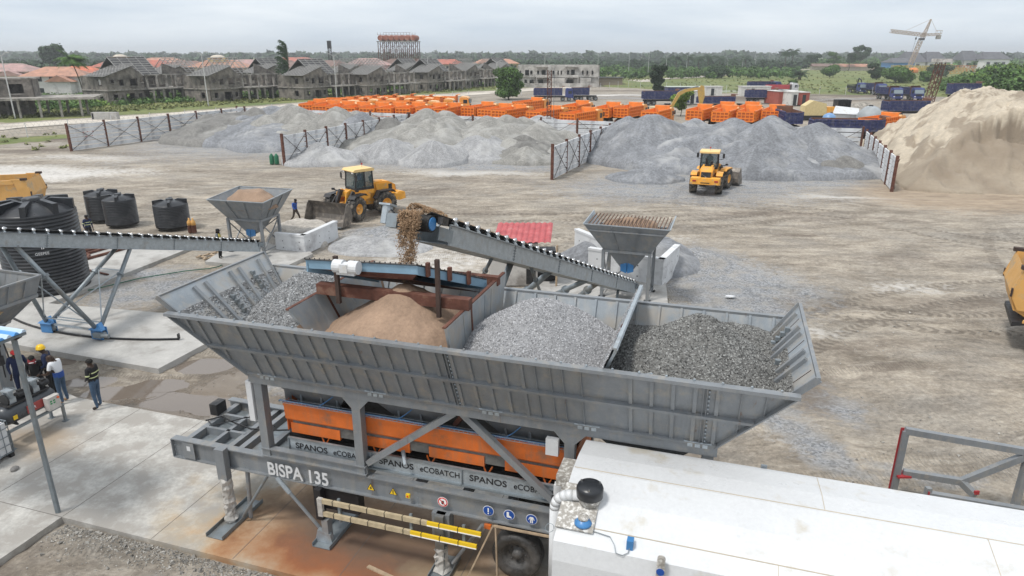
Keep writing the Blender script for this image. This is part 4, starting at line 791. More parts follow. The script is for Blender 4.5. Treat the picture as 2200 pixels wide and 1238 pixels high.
# each filling stops against the sloping partitions (left edge L(z), right edge Rr(z))
def clipf(fn,Lb,Lt,Rb,Rt,ZT=6.05):
    def f(S,V):
        z=fn(S,V); zl=np.where(S<Lb,Z0+(S-Lb)/(Lt-Lb)*(ZT-Z0) if Lt!=Lb else 99,-9); zr=np.where(S>Rb,Z0+(S-Rb)/(Rt-Rb)*(ZT-Z0) if Rt!=Rb else 99,-9)
        z=np.maximum(z,-9); bad=(z<zl)|(z<zr); z=np.where(bad,np.maximum(np.maximum(zl,zr)+.004,Z0-.1),z); return z
    return f
f1=clipf(lambda S,V:np.maximum(np.maximum(cone(S,V,2.95,1.95,5.98,.74,2),cone(S,V,3.35,.9,5.45,.55,3)),cone(S,V,3.8,.2,5.3,.34,4)),S0,E0,4.9,4.05)
binfill('coarse_aggregate',1.3,4.9,f1,A1,'coarse grey crushed stone in the leftmost hopper bay','aggregate',15000,ST1,.024)
f2=clipf(lambda S,V:np.minimum(cone(S,V,6.05,.62,6.42,.66,5,.03),9),5.0,4.17,7.39,7.39)
binfill('sand_fill',4.3,7.39,f2,SAND,'brown sand cone in the second bay, under the falling sand','sand',0,nx=120,ny=110)
f3=clipf(lambda S,V:np.maximum(cone(S,V,8.8,1.0,6.26,.66,6,.12),cone(S,V,8.2,2.4,5.4,.3,9)),7.45,7.45,9.7,10.46)
binfill('pale_chippings_fill',7.46,10.45,f3,A2,'light grey fine chippings heaped in the third hopper bay','aggregate',17000,ST2,.018,seed=2)
f4=clipf(lambda S,V:np.maximum(np.maximum(cone(S,V,11.85,.85,6.3,.74,7,.06),cone(S,V,10.9,2.2,5.35,.3,8)),cone(S,V,12.5,2.1,5.72,.5,8)),9.82,10.6,S1,E1)
binfill('dark_chippings_fill',9.9,13.4,f4,A3,'dark grey chippings heaped in the rightmost hopper bay','aggregate',18000,ST3,.021,seed=3)
# ---------------------------------------------------------------- vibrating screen over the sand bay
SR_=root('vibrating_screen','pale blue vibrating screen on a rusty beam over the sand bay','screen',W(0,0,0),AN)
MB().box(4.2,.28,6.12,7.55,.48,6.34).build('support_beam',RUST,SR_)
MB().box(4.2,2.2,6.0,7.5,2.36,6.2).build('support_beam',RUST,SR_)
def zt(s): return 6.92 if s<6.1 else 6.92-(s-6.1)*.20
FLc,FRc,BRc,BLc=[Vector(p) for p in ((4.0,.3,6.78),(6.5,.3,6.88),(7.33,1.95,6.16),(4.7,1.95,6.1))]
def sbeam(a,b,h,nm,m=LBLUE,t=.05):
    a=Vector(a);b=Vector(b); return MB().quadp(a,b,b-Vector((0,0,h)),a-Vector((0,0,h)),t).build(nm,m,SR_)
sbeam(FLc+Vector((0,0,.06)),FRc+Vector((0,0,.06)),.19,'front_beam'); sbeam(FRc+Vector((0,0,.06)),BRc+Vector((0,0,.06)),.2,'side_beam'); sbeam(BLc,FLc,.2,'side_beam'); sbeam(BRc,BLc,.15,'back_beam')
MB().poly([FLc,FRc,BRc,BLc]).build('screen_deck',RUSTD,SR_)
dn=Vector((0,.0,-.16)); MB().add([FLc+dn*.5,FRc+dn*1.6,BRc+dn*1.6,BLc+dn],[(0,1,2,3)]).build('screen_tray',RUST,SR_)
MB().add([FLc+Vector((.1,.01,-.1)),FRc+Vector((0,.01,-.1)),FRc+Vector((-.15,.05,-.27)),FLc+Vector((1.2,.05,-.2))],[(0,1,2,3)]).build('tray_lip',RUST,SR_)
mb=MB(); up=Vector((0,-.02,.07))
for a,b,n in ((FLc,FRc,22),(FRc,BRc,16)):
    for k in range(n): p=a.lerp(b,k/n)+up; mb.tube(p,p+Vector((0,0,.035)),.012,5)
mb.path([FLc+up,FRc+up,BRc+up],.016,4); mb.build('rubber_edge',BLK,SR_)
for s,z0,z1 in ((4.75,6.0,7.0),(6.95,5.95,7.12)): MB().box(s-.04,.18,z0,s+.04,.26,z1).build('upright',RUSTD,SR_)
for k in (.12,.42,.7): p=FRc.lerp(BRc,k); MB().box(p.x+.0,p.y-.06,p.z-.12,p.x+.07,p.y+.03,p.z+.16).build('bracket',RUST,SR_)
vm=link('vibrator_motor',None,SR_,loc=(5.05,.12,6.83)); MB().tube((-.27,0,0),(-.06,0,0),.135,16).tube((.06,0,0),(.27,0,0),.135,16).tube((-.06,0,0),(.06,0,0),.1,14).build('motor_drum',WHITE,vm); MB().cb((0,-.1,0),(.17,.09,.17)).cb((0,0,-.13),(.4,.15,.05)).build('terminal_box',WHITE,vm)
# falling sand: free clods and grains
rs=np.random.RandomState(11); P=[];n=2600
t=rs.uniform(0,1,n)**.8; cx=-2.0+.0*t; 
# ================================================================ CONVEYORS AND FEEDERS
def clods(name,label,cat,pts,sz,m,kind='stuff'):
    base=np.array([(1,0,-.5),(-.5,.87,-.5),(-.5,-.87,-.5),(0,0,.95)]); bf=np.array([(0,1,3),(1,2,3),(2,0,3),(1,0,2)]); n=len(pts)
    q=rs.normal(size=(n,3,3)); q,_=np.linalg.qr(q); v=np.einsum('nij,pj->npi',q,base)*sz[:,None,None]+pts[:,None,:]
    F=(np.arange(n)[:,None,None]*4+bf[None]).reshape(-1,3); return link(name,npmesh(name,v.reshape(-1,3),F,m),None,label,cat,kind=kind)
IBM={sd:MB().bar((0,sd*.02,.0),(0,-sd*.12,.15),.05).mesh('idler_bracket',GALV) for sd in (-1,1)}; IRM={sd:MB().tube((0,0,.14),(0,-sd*.14,.10),.055,8).mesh('roller',CHROME,True) for sd in (-1,1)}
def conveyor(name,label,tail,head,w,dep,rollers,sheets,m=GALV,motor=True,load=False,tailr=.16):
    """root at tail; local x runs from tail to head on the slope"""
    tail=Vector(tail);head=Vector(head); d=head-tail; L_=d.length; rz=math.atan2(d.y,d.x); pitch=math.asin(d.z/L_)
    r0=link(name,None,None,label,'conveyor',None,None,tail,(0,-pitch,rz))
    for sd in (-1,1):
        y=sd*w/2; a=.2
        for k in range(sheets):
            x0=.1+(L_-.9)*k/sheets; x1=.1+(L_-.9)*(k+1)/sheets-.012
            o=MB().box(x0,y-.01,-dep,x1,y+.01,0).build('side_channel',m,r0)
            MB().box(x0,min(y,y+sd*.07),-.02,x1,max(y,y+sd*.07),0).box(x0,min(y,y+sd*.07),-dep,x1,max(y,y+sd*.07),-dep+.02).build('flange',m,o)
            mb=MB()
            for z in np.linspace(-dep+.08,-.08,5): mb.tube((x1-.05,y+sd*.01,z),(x1-.05,y+sd*.025,z),.014,5).tube((x0+.05,y+sd*.01,z),(x0+.05,y+sd*.025,z),.014,5)
            mb.box(x1-.03,y-.012*sd-.003,-dep,x1,y+.015*sd+.003,0); mb.build('bolt_heads',GALVD,o,kind='stuff')
    MB().box(.2,-w/2+.02,-dep+.01,L_-.8,w/2-.02,-dep+.03).build('under_tray',GALVD,r0)
    b=w*.40; mb=MB(); th=.02
    mb.prism([(0,-b,.13),(0,-b*.45,.03),(0,b*.45,.03),(0,b,.13),(0,b,.145),(0,b*.45,.05),(0,-b*.45,.05),(0,-b,.145)],(L_-.1,0,0)); mb.build('belt',BELT,r0)
    for i in range(rollers):
        x=.5+(L_-1.6)*i/(rollers-1); bk_=[];
        for sd in (-1,1):
            o=link('idler_bracket',IBM[sd],r0,loc=(x,sd*w/2,0)); link('roller',IRM[sd],o)
    MB().tube((0,-w/2,-.1),(0,w/2,-.1),tailr,14).build('tail_pulley',BLK,r0); MB().box(-.1,-w/2-.06,-.22,.3,-w/2-.02,.02).box(-.1,w/2+.02,-.22,.3,w/2+.06,.02).build('bearing_plate',GALVD,r0)
    MB().tube((L_-.15,-w/2+.06,-.1),(L_-.15,w/2-.06,-.1),.18,20).build('head_pulley',BELT,r0)
    MB().box(L_-.95,-w/2-.03,-.40,L_-.1,-w/2-.01,-.16).box(L_-.95,w/2+.01,-.40,L_-.35,w/2+.03,-.12).build('head_plate',GALVD,r0)
    if motor:
        MB().tube((L_-.15,w/2-.06,-.1),(L_-.15,w/2-.035,-.1),.14,14).build('pulley_hub',BLUE,r0); MB().cb((L_-.35,w/2+.08,-.0),(.25,.12,.16)).build('bearing',BLK,r0)
        g_=MB().cb((L_-.2,-w/2-.22,-.12),(.26,.26,.3)).build('gearbox',GALVD,r0); MB().tube((L_-.2,-w/2-.45,-.2),(L_-.2,-w/2-.45,.2),.115,12).cb((L_-.2,-w/2-.45,.21),(.28,.28,.04)).build('drive_motor',GALV,r0); MB().tube((L_-.2,-w/2-.3,0),(L_-.2,-w/2-.45,.1),.08,8).build('motor_coupling',BLK,r0)
    r0['L']=L_; return r0
TB=Vector((5.45,30.2,.72)); HB=Vector((-2.0,13.85,7.62))
cvB=conveyor('belt_conveyor','inclined sand conveyor dropping sand onto the vibrating screen',TB,HB,.78,.46,32,5)
def onB(t,off=0,dz=0): p=TB.lerp(HB,t); d=(HB-TB); n=Vector((d.y,-d.x,0)).normalized()*-1; return p+n*off+Vector((0,0,dz))
def wleg(par,a,b,r,name='leg',m=GALVD):
    Mi=(Matrix.Translation(par.location)@par.rotation_euler.to_matrix().to_4x4()).inverted(); a=Mi@Vector(a); b=Mi@Vector(b)
    o=MB().tube(a,b,r,10).build(name,m,par,True); c=a.lerp(b,.32); MB().tube(c,a.lerp(b,.34),r*1.7,10).build('pipe_flange',m,o); return o
wleg(cvB,onB(.70,-.3,-.45),(-1.9,18.0,.1),.10); wleg(cvB,onB(.80,.0,-.45),(-1.2,19.9,3.8),.05,'brace')
wleg(cvB,onB(.57,0,-.45),G(1045,655)+Vector((.3,-2,0)),.10); wleg(cvB,onB(.67,.1,-.45),(1.1,21.3,2.9),.05,'brace')
wleg(cvB,onB(.40,.25,-.45),G(1142,655)+Vector((0,0,.0)),.10); wleg(cvB,onB(.26,-.1,-.4),G(1225,650),.11); wleg(cvB,onB(.10,0,-.4),TB.lerp(HB,.12)*1.0-Vector((0,0,1.5)),.06)
def rp3(pts,r=.03): pass
def feeder(name,label,c,rz,fw_,fd,fh,rimz,ov,sides_up=.35,grate=False,fill=None,fl=None,gm=GALV,m=STEEL):
    """hopper on a leg frame; local x along the front lip, -y towards the loader side opposite"""
    r0=root(name,label,'feed hopper',(c[0],c[1],0),rz); hx,hy=fw_/2,fd/2
    for x in (-hx,hx):
        for y in (-hy,hy): MB().box(x-.07,y-.07,.1,x+.07,y+.07,fh).build('leg',m,r0); MB().box(x-.16,y-.16,.12,x+.16,y+.16,.15).build('foot',m,r0)
    mb=MB()
    for a,b in (((-hx,-hy),(hx,-hy)),((hx,-hy),(hx,hy)),((hx,hy),(-hx,hy)),((-hx,hy),(-hx,-hy))): mb.bar((*a,fh-.06),(*b,fh-.06),.1,.12)
    mb.build('top_frame',m,r0); mb=MB(); 
    for x in (-hx,hx): mb.bar((x,-hy,.3),(x,hy,fh-.2),.05).bar((x,hy,.3),(x,-hy,fh-.2),.05).bar((x,-hy,.3),(x,hy,.3),.05)
    mb.bar((-hx,hy,.5),(hx,hy,fh-.2),.05); mb.build('cross_brace',m,r0)
    # lower cone
    lo=[(-.3,-.3,fh-.95),(.3,-.3,fh-.95),(.3,.3,fh-.95),(-.3,.3,fh-.95)]; up=[(-hx+.1,-hy+.1,fh),(hx-.1,-hy+.1,fh),(hx-.1,hy-.1,fh),(-hx+.1,hy-.1,fh)]
    MB().add(lo+up,[(0,1,5,4),(1,2,6,5),(2,3,7,6),(3,0,4,7)]).build('outlet_cone',m,r0)
    g_=MB().cb((0,-.34,fh-.92),(.5,.06,.34)).prism([(-.3,-.38,fh-.75),(-.02,-.38,fh-.65),(-.02,-.38,fh-1.15),(-.3,-.38,fh-1.05)],(0,-.04,0)).prism([(.02,-.38,fh-.65),(.3,-.38,fh-.75),(.3,-.38,fh-1.05),(.02,-.38,fh-1.15)],(0,-.04,0)).build('blue_gate',BLUE,r0)
    b=[(-hx,-hy,fh),(hx,-hy,fh),(hx,hy,fh),(-hx,hy,fh)]; t=[(-hx-ov[0],-hy-ov[1],rimz),(hx+ov[0],-hy-ov[1],rimz),(hx+ov[0],hy+ov[2],rimz+sides_up),(-hx-ov[0],hy+ov[2],rimz+sides_up)]
    for i,nm in enumerate(('front_wall','right_wall','back_wall','left_wall')):
        j=(i+1)%4
        if nm=='back_wall' and grate: tb=[Vector(b[i]),Vector(b[j]),Vector(t[j])*.6+Vector(b[j])*.4,Vector(t[i])*.6+Vector(b[i])*.4]
        else: tb=[Vector(b[i]),Vector(b[j]),Vector(t[j]),Vector(t[i])]
        o=MB().quadp(*tb,.012).build(nm,m if not grate or i==0 else GALV,r0); a0,a1,b1,b0=tb
        nrm=(a1-a0).cross(b0-a0).normalized()
        for f in (.33,.66) if i in (0,1,3) else (): rib(lambda p,q:a0.lerp(a1,p).lerp(b0.lerp(b1,p),q),nrm,f,.03,f,.97,.03,.06,m,o)
        MB().bar(b0,b1,.05,.04).build('rim',gm,o)
        if grate and i==0: MB().bar(a0.lerp(b0,.78)+nrm*.03,a1.lerp(b1,.78)+nrm*.03,.06,.06).build('rail',m,o)
    if grate:
        mb=MB(); n=22
        for k in range(n): x=-hx-ov[0]*.8+(fw_+1.6*ov[0])*k/(n-1); mb.bar((x,-hy-ov[1]*.8,rimz-.05),(x,hy+ov[2]*.3,rimz+.06),.035,.06)
        mb.bar((-hx-ov[0]*.8,-hy-ov[1]*.2,rimz-.1),(hx+ov[0]*.8,-hy-ov[1]*.2,rimz-.1),.05); mb.build('grate_bar',mat('dusty_rusty_bars',(.17,.11,.08),.9,0,.4,4),r0,kind=None)
    return r0
aB=math.atan2(-.62,1.99)
fB=feeder('feed_hopper','grey feed hopper with a rusty bar grate, beside the red-roofed shed',(5.4,30.3),R(-19),2.1,1.5,2.42,3.66,(.85,.55,.1),.16,grate=True)
heapf=heap('sand_load',*(Vector((5.45,30.75,0))+Matrix.Rotation(R(-19),4,'Z')@Vector((0,-.1,0)))[:2],1.4,.9,.4,SAND,'brown sand lying under the rusty grate of the feed hopper','sand',seed=70,n=32,k=14); heapf.location.z=3.35
fA=feeder('feed_hopper','grey feed hopper full of brown sand, beside the walking man',(-14.75,38.15),R(-15),2.1,1.7,2.1,3.22,(.72,.62,.6),.22,gm=GALV)
hA=heap('sand_load',-14.75,38.2,1.55,1.15,.55,SAND,'brown sand heaped in the feed hopper beside the walking man','sand',seed=71,n=40,k=18,flat=.45,rot=R(-15)); hA.location.z=2.98
# concrete push walls
def wallrun(name,label,pts,h,th,loc0=None,cap=.12,m=CONCL,holes=True):
    p0=Vector((*pts[0],0)); r0=root(name,label,'retaining wall',p0)
    for a,b in zip(pts,pts[1:]):
        A=Vector((*a,0))-p0;B=Vector((*b,0))-p0; d=(B-A).normalized(); n=Vector((-d.y,d.x,0)); 
        MB().prism([A,B,B+n*th,A+n*th],(0,0,h)).build('wall_panel',m,r0); MB().prism([A-n*.03-d*.02+Vector((0,0,h)),B-n*.03+d*.02+Vector((0,0,h)),B+n*(th+.03)+d*.02+Vector((0,0,h)),A+n*(th+.03)-d*.02+Vector((0,0,h))],(0,0,cap)).build('coping',CONCL,r0)
        mb=MB(); L_=(B-A).length; k=.5
        while k<L_: 
            for z in (h*.3,h*.7): mb.tube(A+d*k-n*.004+Vector((0,0,z)),A+d*k-n*.008+Vector((0,0,z)),.035,6)
            k+=1.1
        mb.build('tie_hole',BLK,r0,kind='stuff')
    return r0
def gp(u,v,z=0): p=G(u,v,z); return (p.x,p.y)
wA=[gp(600,545),gp(664,546),gp(716,520)]
wallrun('retaining_wall','pale concrete push wall filled with sand right of the sand-filled feed hopper',[(-13.6,38.0),(-11.75,37.4),(-10.75,41.0)],1.0,.25,cap=.13)
heap('sand_ramp',-12.9,40.6,2.4,2.4,.95,gravelmat('sandy_gravel',(.36,.33,.29),(.28,.27,.26),8),'sandy gravel packed behind the push wall beside the walking man','gravel heap',seed=72,flat=.62,n=40,k=18)
wallrun('retaining_wall','grey concrete push wall with a pale angled end, behind the grate hopper',[(3.9,33.6),(7.3,31.5),(8.7,34.2)],1.35,.25)
wallrun('retaining_wall','short pale concrete wing wall behind the left legs of the grate hopper',[(3.5,37.0),(4.9,34.2)],1.5,.25)
heap('gravel_ramp',6.4,36.0,4.0,3.2,1.3,GR1,'grey gravel ramp behind the grate hopper wall','gravel heap',seed=73,flat=.5,n=40,k=18)
heap('gravel_spill',-7.8,39.4,3.4,2.8,.42,GR2,'pale gravel spill between the loader and the left push wall','gravel heap',seed=74,n=48,k=20)
# conveyor A on its slewing legs
TA=Vector((-14.2,36.6,.95)); dA=Vector((-.296,-.955,.285)); HA=TA+dA*19
cvA=conveyor('radial_conveyor','long galvanised conveyor on slewing legs with blue wheels, passing the black tanks',TA,HA,.8,.5,34,6,motor=False)
def onA(r,off=0): return TA+dA*r+Vector((-.955*off,.296*off,-.5))*1.0
F1=Vector((-16.3,24.95,.45)); F2=Vector((-18.75,25.65,.45))
for F_,rr in ((F1,(8.6,13.4)),(F2,(8.6,13.4))):
    sd=-.36 if F_ is F1 else .36
    for r_ in rr: wleg(cvA,onA(r_,sd),F_,.085)
def wl(par,ps,r,name,m):
    Mi=(Matrix.Translation(par.location)@par.rotation_euler.to_matrix().to_4x4()).inverted(); mb=MB()
    for a,b in ps: mb.bar(Mi@Vector(a),Mi@Vector(b),r)
    return mb.build(name,m,par)
q=lambda F_,r_,t,sd: F_.lerp(onA(r_,sd),t)
wl(cvA,[(F1+Vector((0,0,.05)),F2+Vector((0,0,.05)))],.08,'tie_bar',GALV)
wl(cvA,[(q(F1,8.6,.1,-.36),q(F2,8.6,.1,.36)),(q(F1,13.4,.1,-.36),q(F2,13.4,.1,.36)),(q(F1,8.6,.72,-.36),q(F2,8.6,.72,.36)),(q(F1,8.6,.72,-.36),q(F2,8.6,.1,.36)),(q(F1,13.4,.72,-.36),q(F2,13.4,.1,.36)),(q(F1,13.4,.1,-.36),q(F2,13.4,.7,.36)),(q(F2,8.6,.72,.36),q(F1,8.6,.08,-.36))],.045,'cross_tube',GALV)
Mi=(Matrix.Translation(cvA.location)@cvA.rotation_euler.to_matrix().to_4x4()).inverted()
for F_,lab in ((F1,1),(F2,0)):
    T=Mi@Matrix.Translation((F_.x,F_.y,0))@Matrix.Rotation(R(-12),4,'Z')
    o=MB(T).box(-.26,-.14,.16,.26,-.11,.62).box(-.26,.11,.16,.26,.14,.62).box(-.22,-.11,.5,.22,.11,.54).prism([(-.32,-.2,.56),(.32,-.2,.56),(0,-.0,.78)],(0,.2,0)).build('wheel_bracket',BLUE,cvA)
    MB(T).tube((-.14,-.08,.32),(-.14,.08,.32),.14,14).tube((.14,-.08,.32),(.14,.08,.32),.14,14).build('track_wheel',GALVD,cvA,True)
    if lab: MB(T).tube((.3,-.22,.38),(.62,-.22,.38),.085,12).cb((.12,-.22,.38),(.34,.16,.2)).build('travel_motor',GALVD,cvA)
# slewing rail
pl=[]; mb=MB(); N_=40; ang0=math.atan2(24.95-36.6,-16.3+14.2)
pts=[(TA.x+11.85*math.cos(a),TA.y+11.85*math.sin(a),.19) for a in np.linspace(ang0-.85,ang0+.27,N_)]
for a,b in zip(pts,pts[1:]): mb.bar(a,b,.06,.07)
mb.cb((pts[-1][0],pts[-1][1],.3),(.06,.12,.22)); mb.build('curved_rail',BLK,label='thin curved steel rail on the concrete pad under the blue wheels',cat='rail')
# third hopper at the left edge
rC=root('feed_hopper','big grey hopper corner cut by the left edge of the picture, sand inside','feed hopper',(-17.6,19.6,0),AN)
def lc(p): p=Vector(p)-Vector((-17.6,19.6,0)); return Matrix.Rotation(-AN,4,'Z')@p
TC1=Vector((-15.5,21.75,3.72)); 
a=Vector((1.35,2.7,3.72)); 
tp=[Vector((-3.2,-1.9,3.8)),Vector((1.1,-1.9,3.8)),Vector((1.1,2.6,3.8)),Vector((-3.2,2.6,3.8))]; md=[Vector((-3.1,-1.75,3.15)),Vector((.95,-1.75,3.15)),Vector((.95,2.4,3.15)),Vector((-3.1,2.4,3.15))]
bt_=[Vector((-2.0,-.9,1.6)),Vector((-.4,-.9,1.6)),Vector((-.4,1.2,1.6)),Vector((-2.0,1.2,1.6))]
for i in range(4):
    j=(i+1)%4; o=MB().quadp(md[i],md[j],tp[j],tp[i],.012).build('upper_wall',STEEL,rC); n=(md[j]-md[i]).cross(tp[i]-md[i]).normalized()
    for k in range(7): rib(lambda p,q:md[i].lerp(md[j],p).lerp(tp[i].lerp(tp[j],p),q),n,.1+.13*k,.05,.1+.13*k,.95,.04,.06,STEEL,o)
    MB().bar(tp[i],tp[j],.09,.06).build('rim',STEEL,o); MB().bar(md[i]+n*.04,md[j]+n*.04,.08,.1).build('rail',STEEL,o)
    o2=MB().quadp(bt_[i],bt_[j],md[j],md[i],.012).build('lower_wall',STEEL,rC); n2=(bt_[j]-bt_[i]).cross(md[i]-bt_[i]).normalized()
    MB().bar(bt_[i].lerp(md[i],.5)+n2*.04,bt_[j].lerp(md[j],.5)+n2*.04,.06,.08).build('rail',STEEL,o2); MB().bar(bt_[i],md[i],.07,.07).build('corner_bar',STEEL,o2)
    for k in (.35,.7): rib(lambda p,q:bt_[i].lerp(bt_[j],p).lerp(md[i].lerp(md[j],p),q),n2,k,.05,k,.95,.03,.05,STEEL,o2)
MB().box(-2.0,-.9,.15,-1.85,-.75,1.6).box(-.55,1.05,.15,-.4,1.2,1.6).box(-.55,-.9,.15,-.4,-.75,1.6).box(-2,1.05,.15,-1.85,1.2,1.6).build('leg',STEEL,rC)
hC=heap('sand_load',-18.3,20.4,1.9,2.0,.75,mat('yellow_sand',(.45,.34,.21),.9,0,.15,2,bump=.4,bs=10),'yellow sand heaped in the hopper at the left edge','sand',seed=75,n=36,k=16); hC.location.z=3.25
# falling sand
rs=np.random.RandomState(11); n=34000; wpos=HB; t=rs.uniform(0,1,n)**1.1; dr=Vector((HB-TB)).normalized()
lat=np.array([dr.y,-dr.x,0]); lat/=np.linalg.norm(lat); fwd=np.array([dr.x,dr.y,0]); fwd/=np.linalg.norm(fwd)
o0=np.array(HB)+fwd*.12; spread=.25*(1-.25*t)
lt=rs.normal(0,1,n); lt=np.clip(lt,-2.2,2.2)*spread*.46
P=o0[None]+lat[None]*lt[:,None]+fwd[None]*(.05+.24*t**.5+rs.normal(0,.055,n))[:,None]; zz=HB.z+.17-1.45*t; P[:,2]=zz
dens=vn(lt*13+3,t*7.,4)*.6+vn(lt*30,t*22,8)*.4; keep=(rs.rand(n)<np.where(t<.35,1,.75-.4*t)*np.clip((dens-.38)*4,.12,1)); P=P[keep]; tt=t[keep]
clods('falling_sand','brown sand pouring from the conveyor head onto the screen','sand',P,rs.uniform(.006,.018,len(P))*np.where(tt<.4,1.2,.9),mat('falling_sand_grains',(.34,.225,.135),.9,0,.05,3,isl=.18))
pts=[]; mbx=[]
for k in range(6500):
    t_=rs.rand()*.32; l=rs.uniform(-.24,.24); p=np.array(HB)*(1-t_)+np.array(TB)*t_; pts.append(p+lat*l+np.array([0,0,.10+.17*(1-(l/.24)**2)*(1 if t_<.06 else .5)+rs.uniform(0,.03)]))
clods('sand_on_belt','brown sand riding on the conveyor belt near its head','sand',np.array(pts),rs.uniform(.01,.024,len(pts)),MT['falling_sand_grains'])
# ================================================================ CONTROL CONTAINER (white)
CR=root('control_container','long white mixer container with seamed roof, in the lower right corner','container',W(10,-1.3,0),AN)
x1=9.6
prof=[(-1.36,3.30),(-1.30,3.62),(-.55,3.95),(.05,4.07),(.55,4.06),(1.2,3.96),(1.26,3.30)]
body=MB().prism([(0,-1.36,.45)]+[(0,y,z) for y,z in prof]+[(0,1.26,.45)],(x1,0,0)).build('body',WHITE,CR)
sm=MB()
def onroof(y):
    for (a,b),(c,d) in zip(prof,prof[1:]):
        if a<=y<=c: return b+(d-b)*(y-a)/(c-a)
for y in (-1.0,.10,): sm.box(.02,y-.008,onroof(y)-.003,x1-.02,y+.008,onroof(y)+.006)
MB()
for x,ya,yb in ((4.0,.1,1.18),(6.2,.1,-1.0),(8.6,.1,1.18),(3.3,-1.3,-1.0)):
    a,b=min(ya,yb),max(ya,yb); ys=[a]+[p[0] for p in prof if a<p[0]<b]+[b]
    for p,q_ in zip(ys,ys[1:]): sm.bar((x,p,onroof(p)+.002),(x,q_,onroof(q_)+.002),.009,.006)
sm.build('roof_seam',mat('rust_tinted_seam',(.46,.40,.31),.7),body)
DP=mat('stained_white_sheet',(.70,.69,.66),.5,0,.05,2,dirt=(.30,.28,.25),damt=.5,ds=14)
cab=MB().box(-.40,.50,.55,-.02,1.10,3.56).build('filter_cabinet',DP,CR); MB().box(-.43,.53,.5,-.40,.56,3.38).build('door_post',WHITE,cab); MB().box(-.44,.50,.5,-.30,.55,3.34).build('door',WHITE,cab)
for z in (3.05,2.25,1.4): MB().box(-.47,.47,z-.07,-.36,.50,z+.07).build('door_hinge',BLK,cab)
MB().box(-.02,-.42,0,.58,.42,.03,Matrix.Translation((0,-.72,3.875))@Matrix.Rotation(R(20),4,'X')).build('roof_plate',DP,CR)
fan=link('roof_vent',None,CR,loc=(.42,-.60,3.93)); MB().lathe([(.17,0),(.2,.13)],16).build('vent_neck',DP,fan,True); MB().lathe([(.18,.10),(.215,.13),(.22,.27),(.20,.32),(.05,.335),(.001,.335)],28).build('vent_cap',PLAS,fan,True)
mb=MB()
for k in range(3): a=2*PI*k/3+.6; mb.tube((.17*math.cos(a),.17*math.sin(a),.31),(.17*math.cos(a),.17*math.sin(a),.345),.02,8)
mb.build('cap_bolt',CHROME,fan)
mb=MB(); ps=[Vector((-.15,-.62,2.0)),Vector((-.15,-.62,3.7))]+[Vector((-.15+.3*(1-math.cos(t)),-.62,3.72+.3*math.sin(t))) for t in np.linspace(.2,PI/2,5)]+[Vector((.35,-.6,4.03))]
mb.path(ps,.085,12); mb.build('white_pipe',WHITE,CR,True)
bw_=link('warning_beacon',None,CR,loc=(.40,-.98,3.79)); MB().lathe([(.14,0),(.14,.03),(.11,.05),(.09,.09)],18).build('beacon_base',BLUE,bw_,True); MB().lathe([(.085,.09),(.085,.13),(.06,.15),(.001,.155)],18).build('beacon_lens',DP,bw_,True)
z1=onroof(-.8); MB().box(1.12,-1.22,3.66,1.22,-1.10,3.82).build('blue_sensor',BLUE,CR)
mb=MB(); cp=[(-.1,-.5,2.6),(-.05,-.9,3.5),(.02,-1.08,3.74),(.2,-1.1,3.74),(.42,-1.06,3.76),(.62,-1.07,3.75),(.85,-1.1,3.74),(.93,-1.2,3.7),(.98,-1.32,3.64),(1.08,-1.33,3.63),(1.16,-1.28,3.66),(1.17,-1.2,3.7)]; mb.path(cp,.007,5); mb.path([(-.1+.07*math.cos(a),-1.15+.07*math.sin(a),3.72+.03*math.sin(a)) for a in np.linspace(0,6,12)],.006,4).build('cable',GALVD,CR)
le=MB().box(1.6,-1.42,3.35,1.72,-1.37,3.75).tube((1.66,-1.43,3.75),(1.66,-1.36,3.75),.06,12).build('lifting_lug',DP,CR); MB().tube((1.66,-1.42,3.55),(1.66,-1.428,3.55),.06,16).build('lug_sign',SB,le)
MB().box(.1,-1.2,.1,9.5,1.1,.45).build('skid_frame',BLK,CR)
le=MB().box(3.1,1.24,3.6,3.2,1.27,4.0).build('lifting_lug',GALV,CR)
# timber frame and red pump in front of the wheel
tf=MB(); TF=root('wooden_frame','thin timber frame leaning in front of the wrapped wheel','frame',W(8.3,-.6,0),AN)
MB().bar((.02,0,2.0),(1.3,0,2.02),.05,.03).build('plank',WOOD,TF); MB().bar((.0,0,2.0),(-.62,-.05,.45),.05,.03).build('plank',WOOD,TF); MB().bar((.06,0,2.0),(.1,.0,.16),.05,.03).build('plank',WOOD,TF); MB().bar((-.66,-.05,.42),(.12,-.1,.2),.05,.03).build('plank',WOOD,TF)
pu=root('red_pump','orange-red pump with black hoses on the slab near the wrapped wheel','pump',W(8.95,-.95,.15),AN); MB().cb((0,0,.3),(.28,.3,.22)).cb((0,0,.44),(.2,.2,.08)).cb((0,-.16,.28),(.18,.04,.1)).build('pump_body',mat('orange_red_paint',(.6,.12,.05),.45),pu)
for sx in (-1,1): MB().path([(sx*.14,0,.35),(sx*.3,.05,.38),(sx*.42,0,.25),(sx*.42,-.1,.05)],.04,8).build('hose',BLK,pu)
MB().tube((-.12,.1,.44),(.12,.1,.46),.02,6).build('handle',BLK,pu)
MB().bar(W(5.35,-.0,.165)-W(5.35,0,0),W(7.2,-.42,.165)-W(5.35,0,0),.09,.03).build('timber_plank',WOOD,None,loc=W(5.35,-.5,0),label='long grey plank lying on the rusty stained slab',cat='plank')
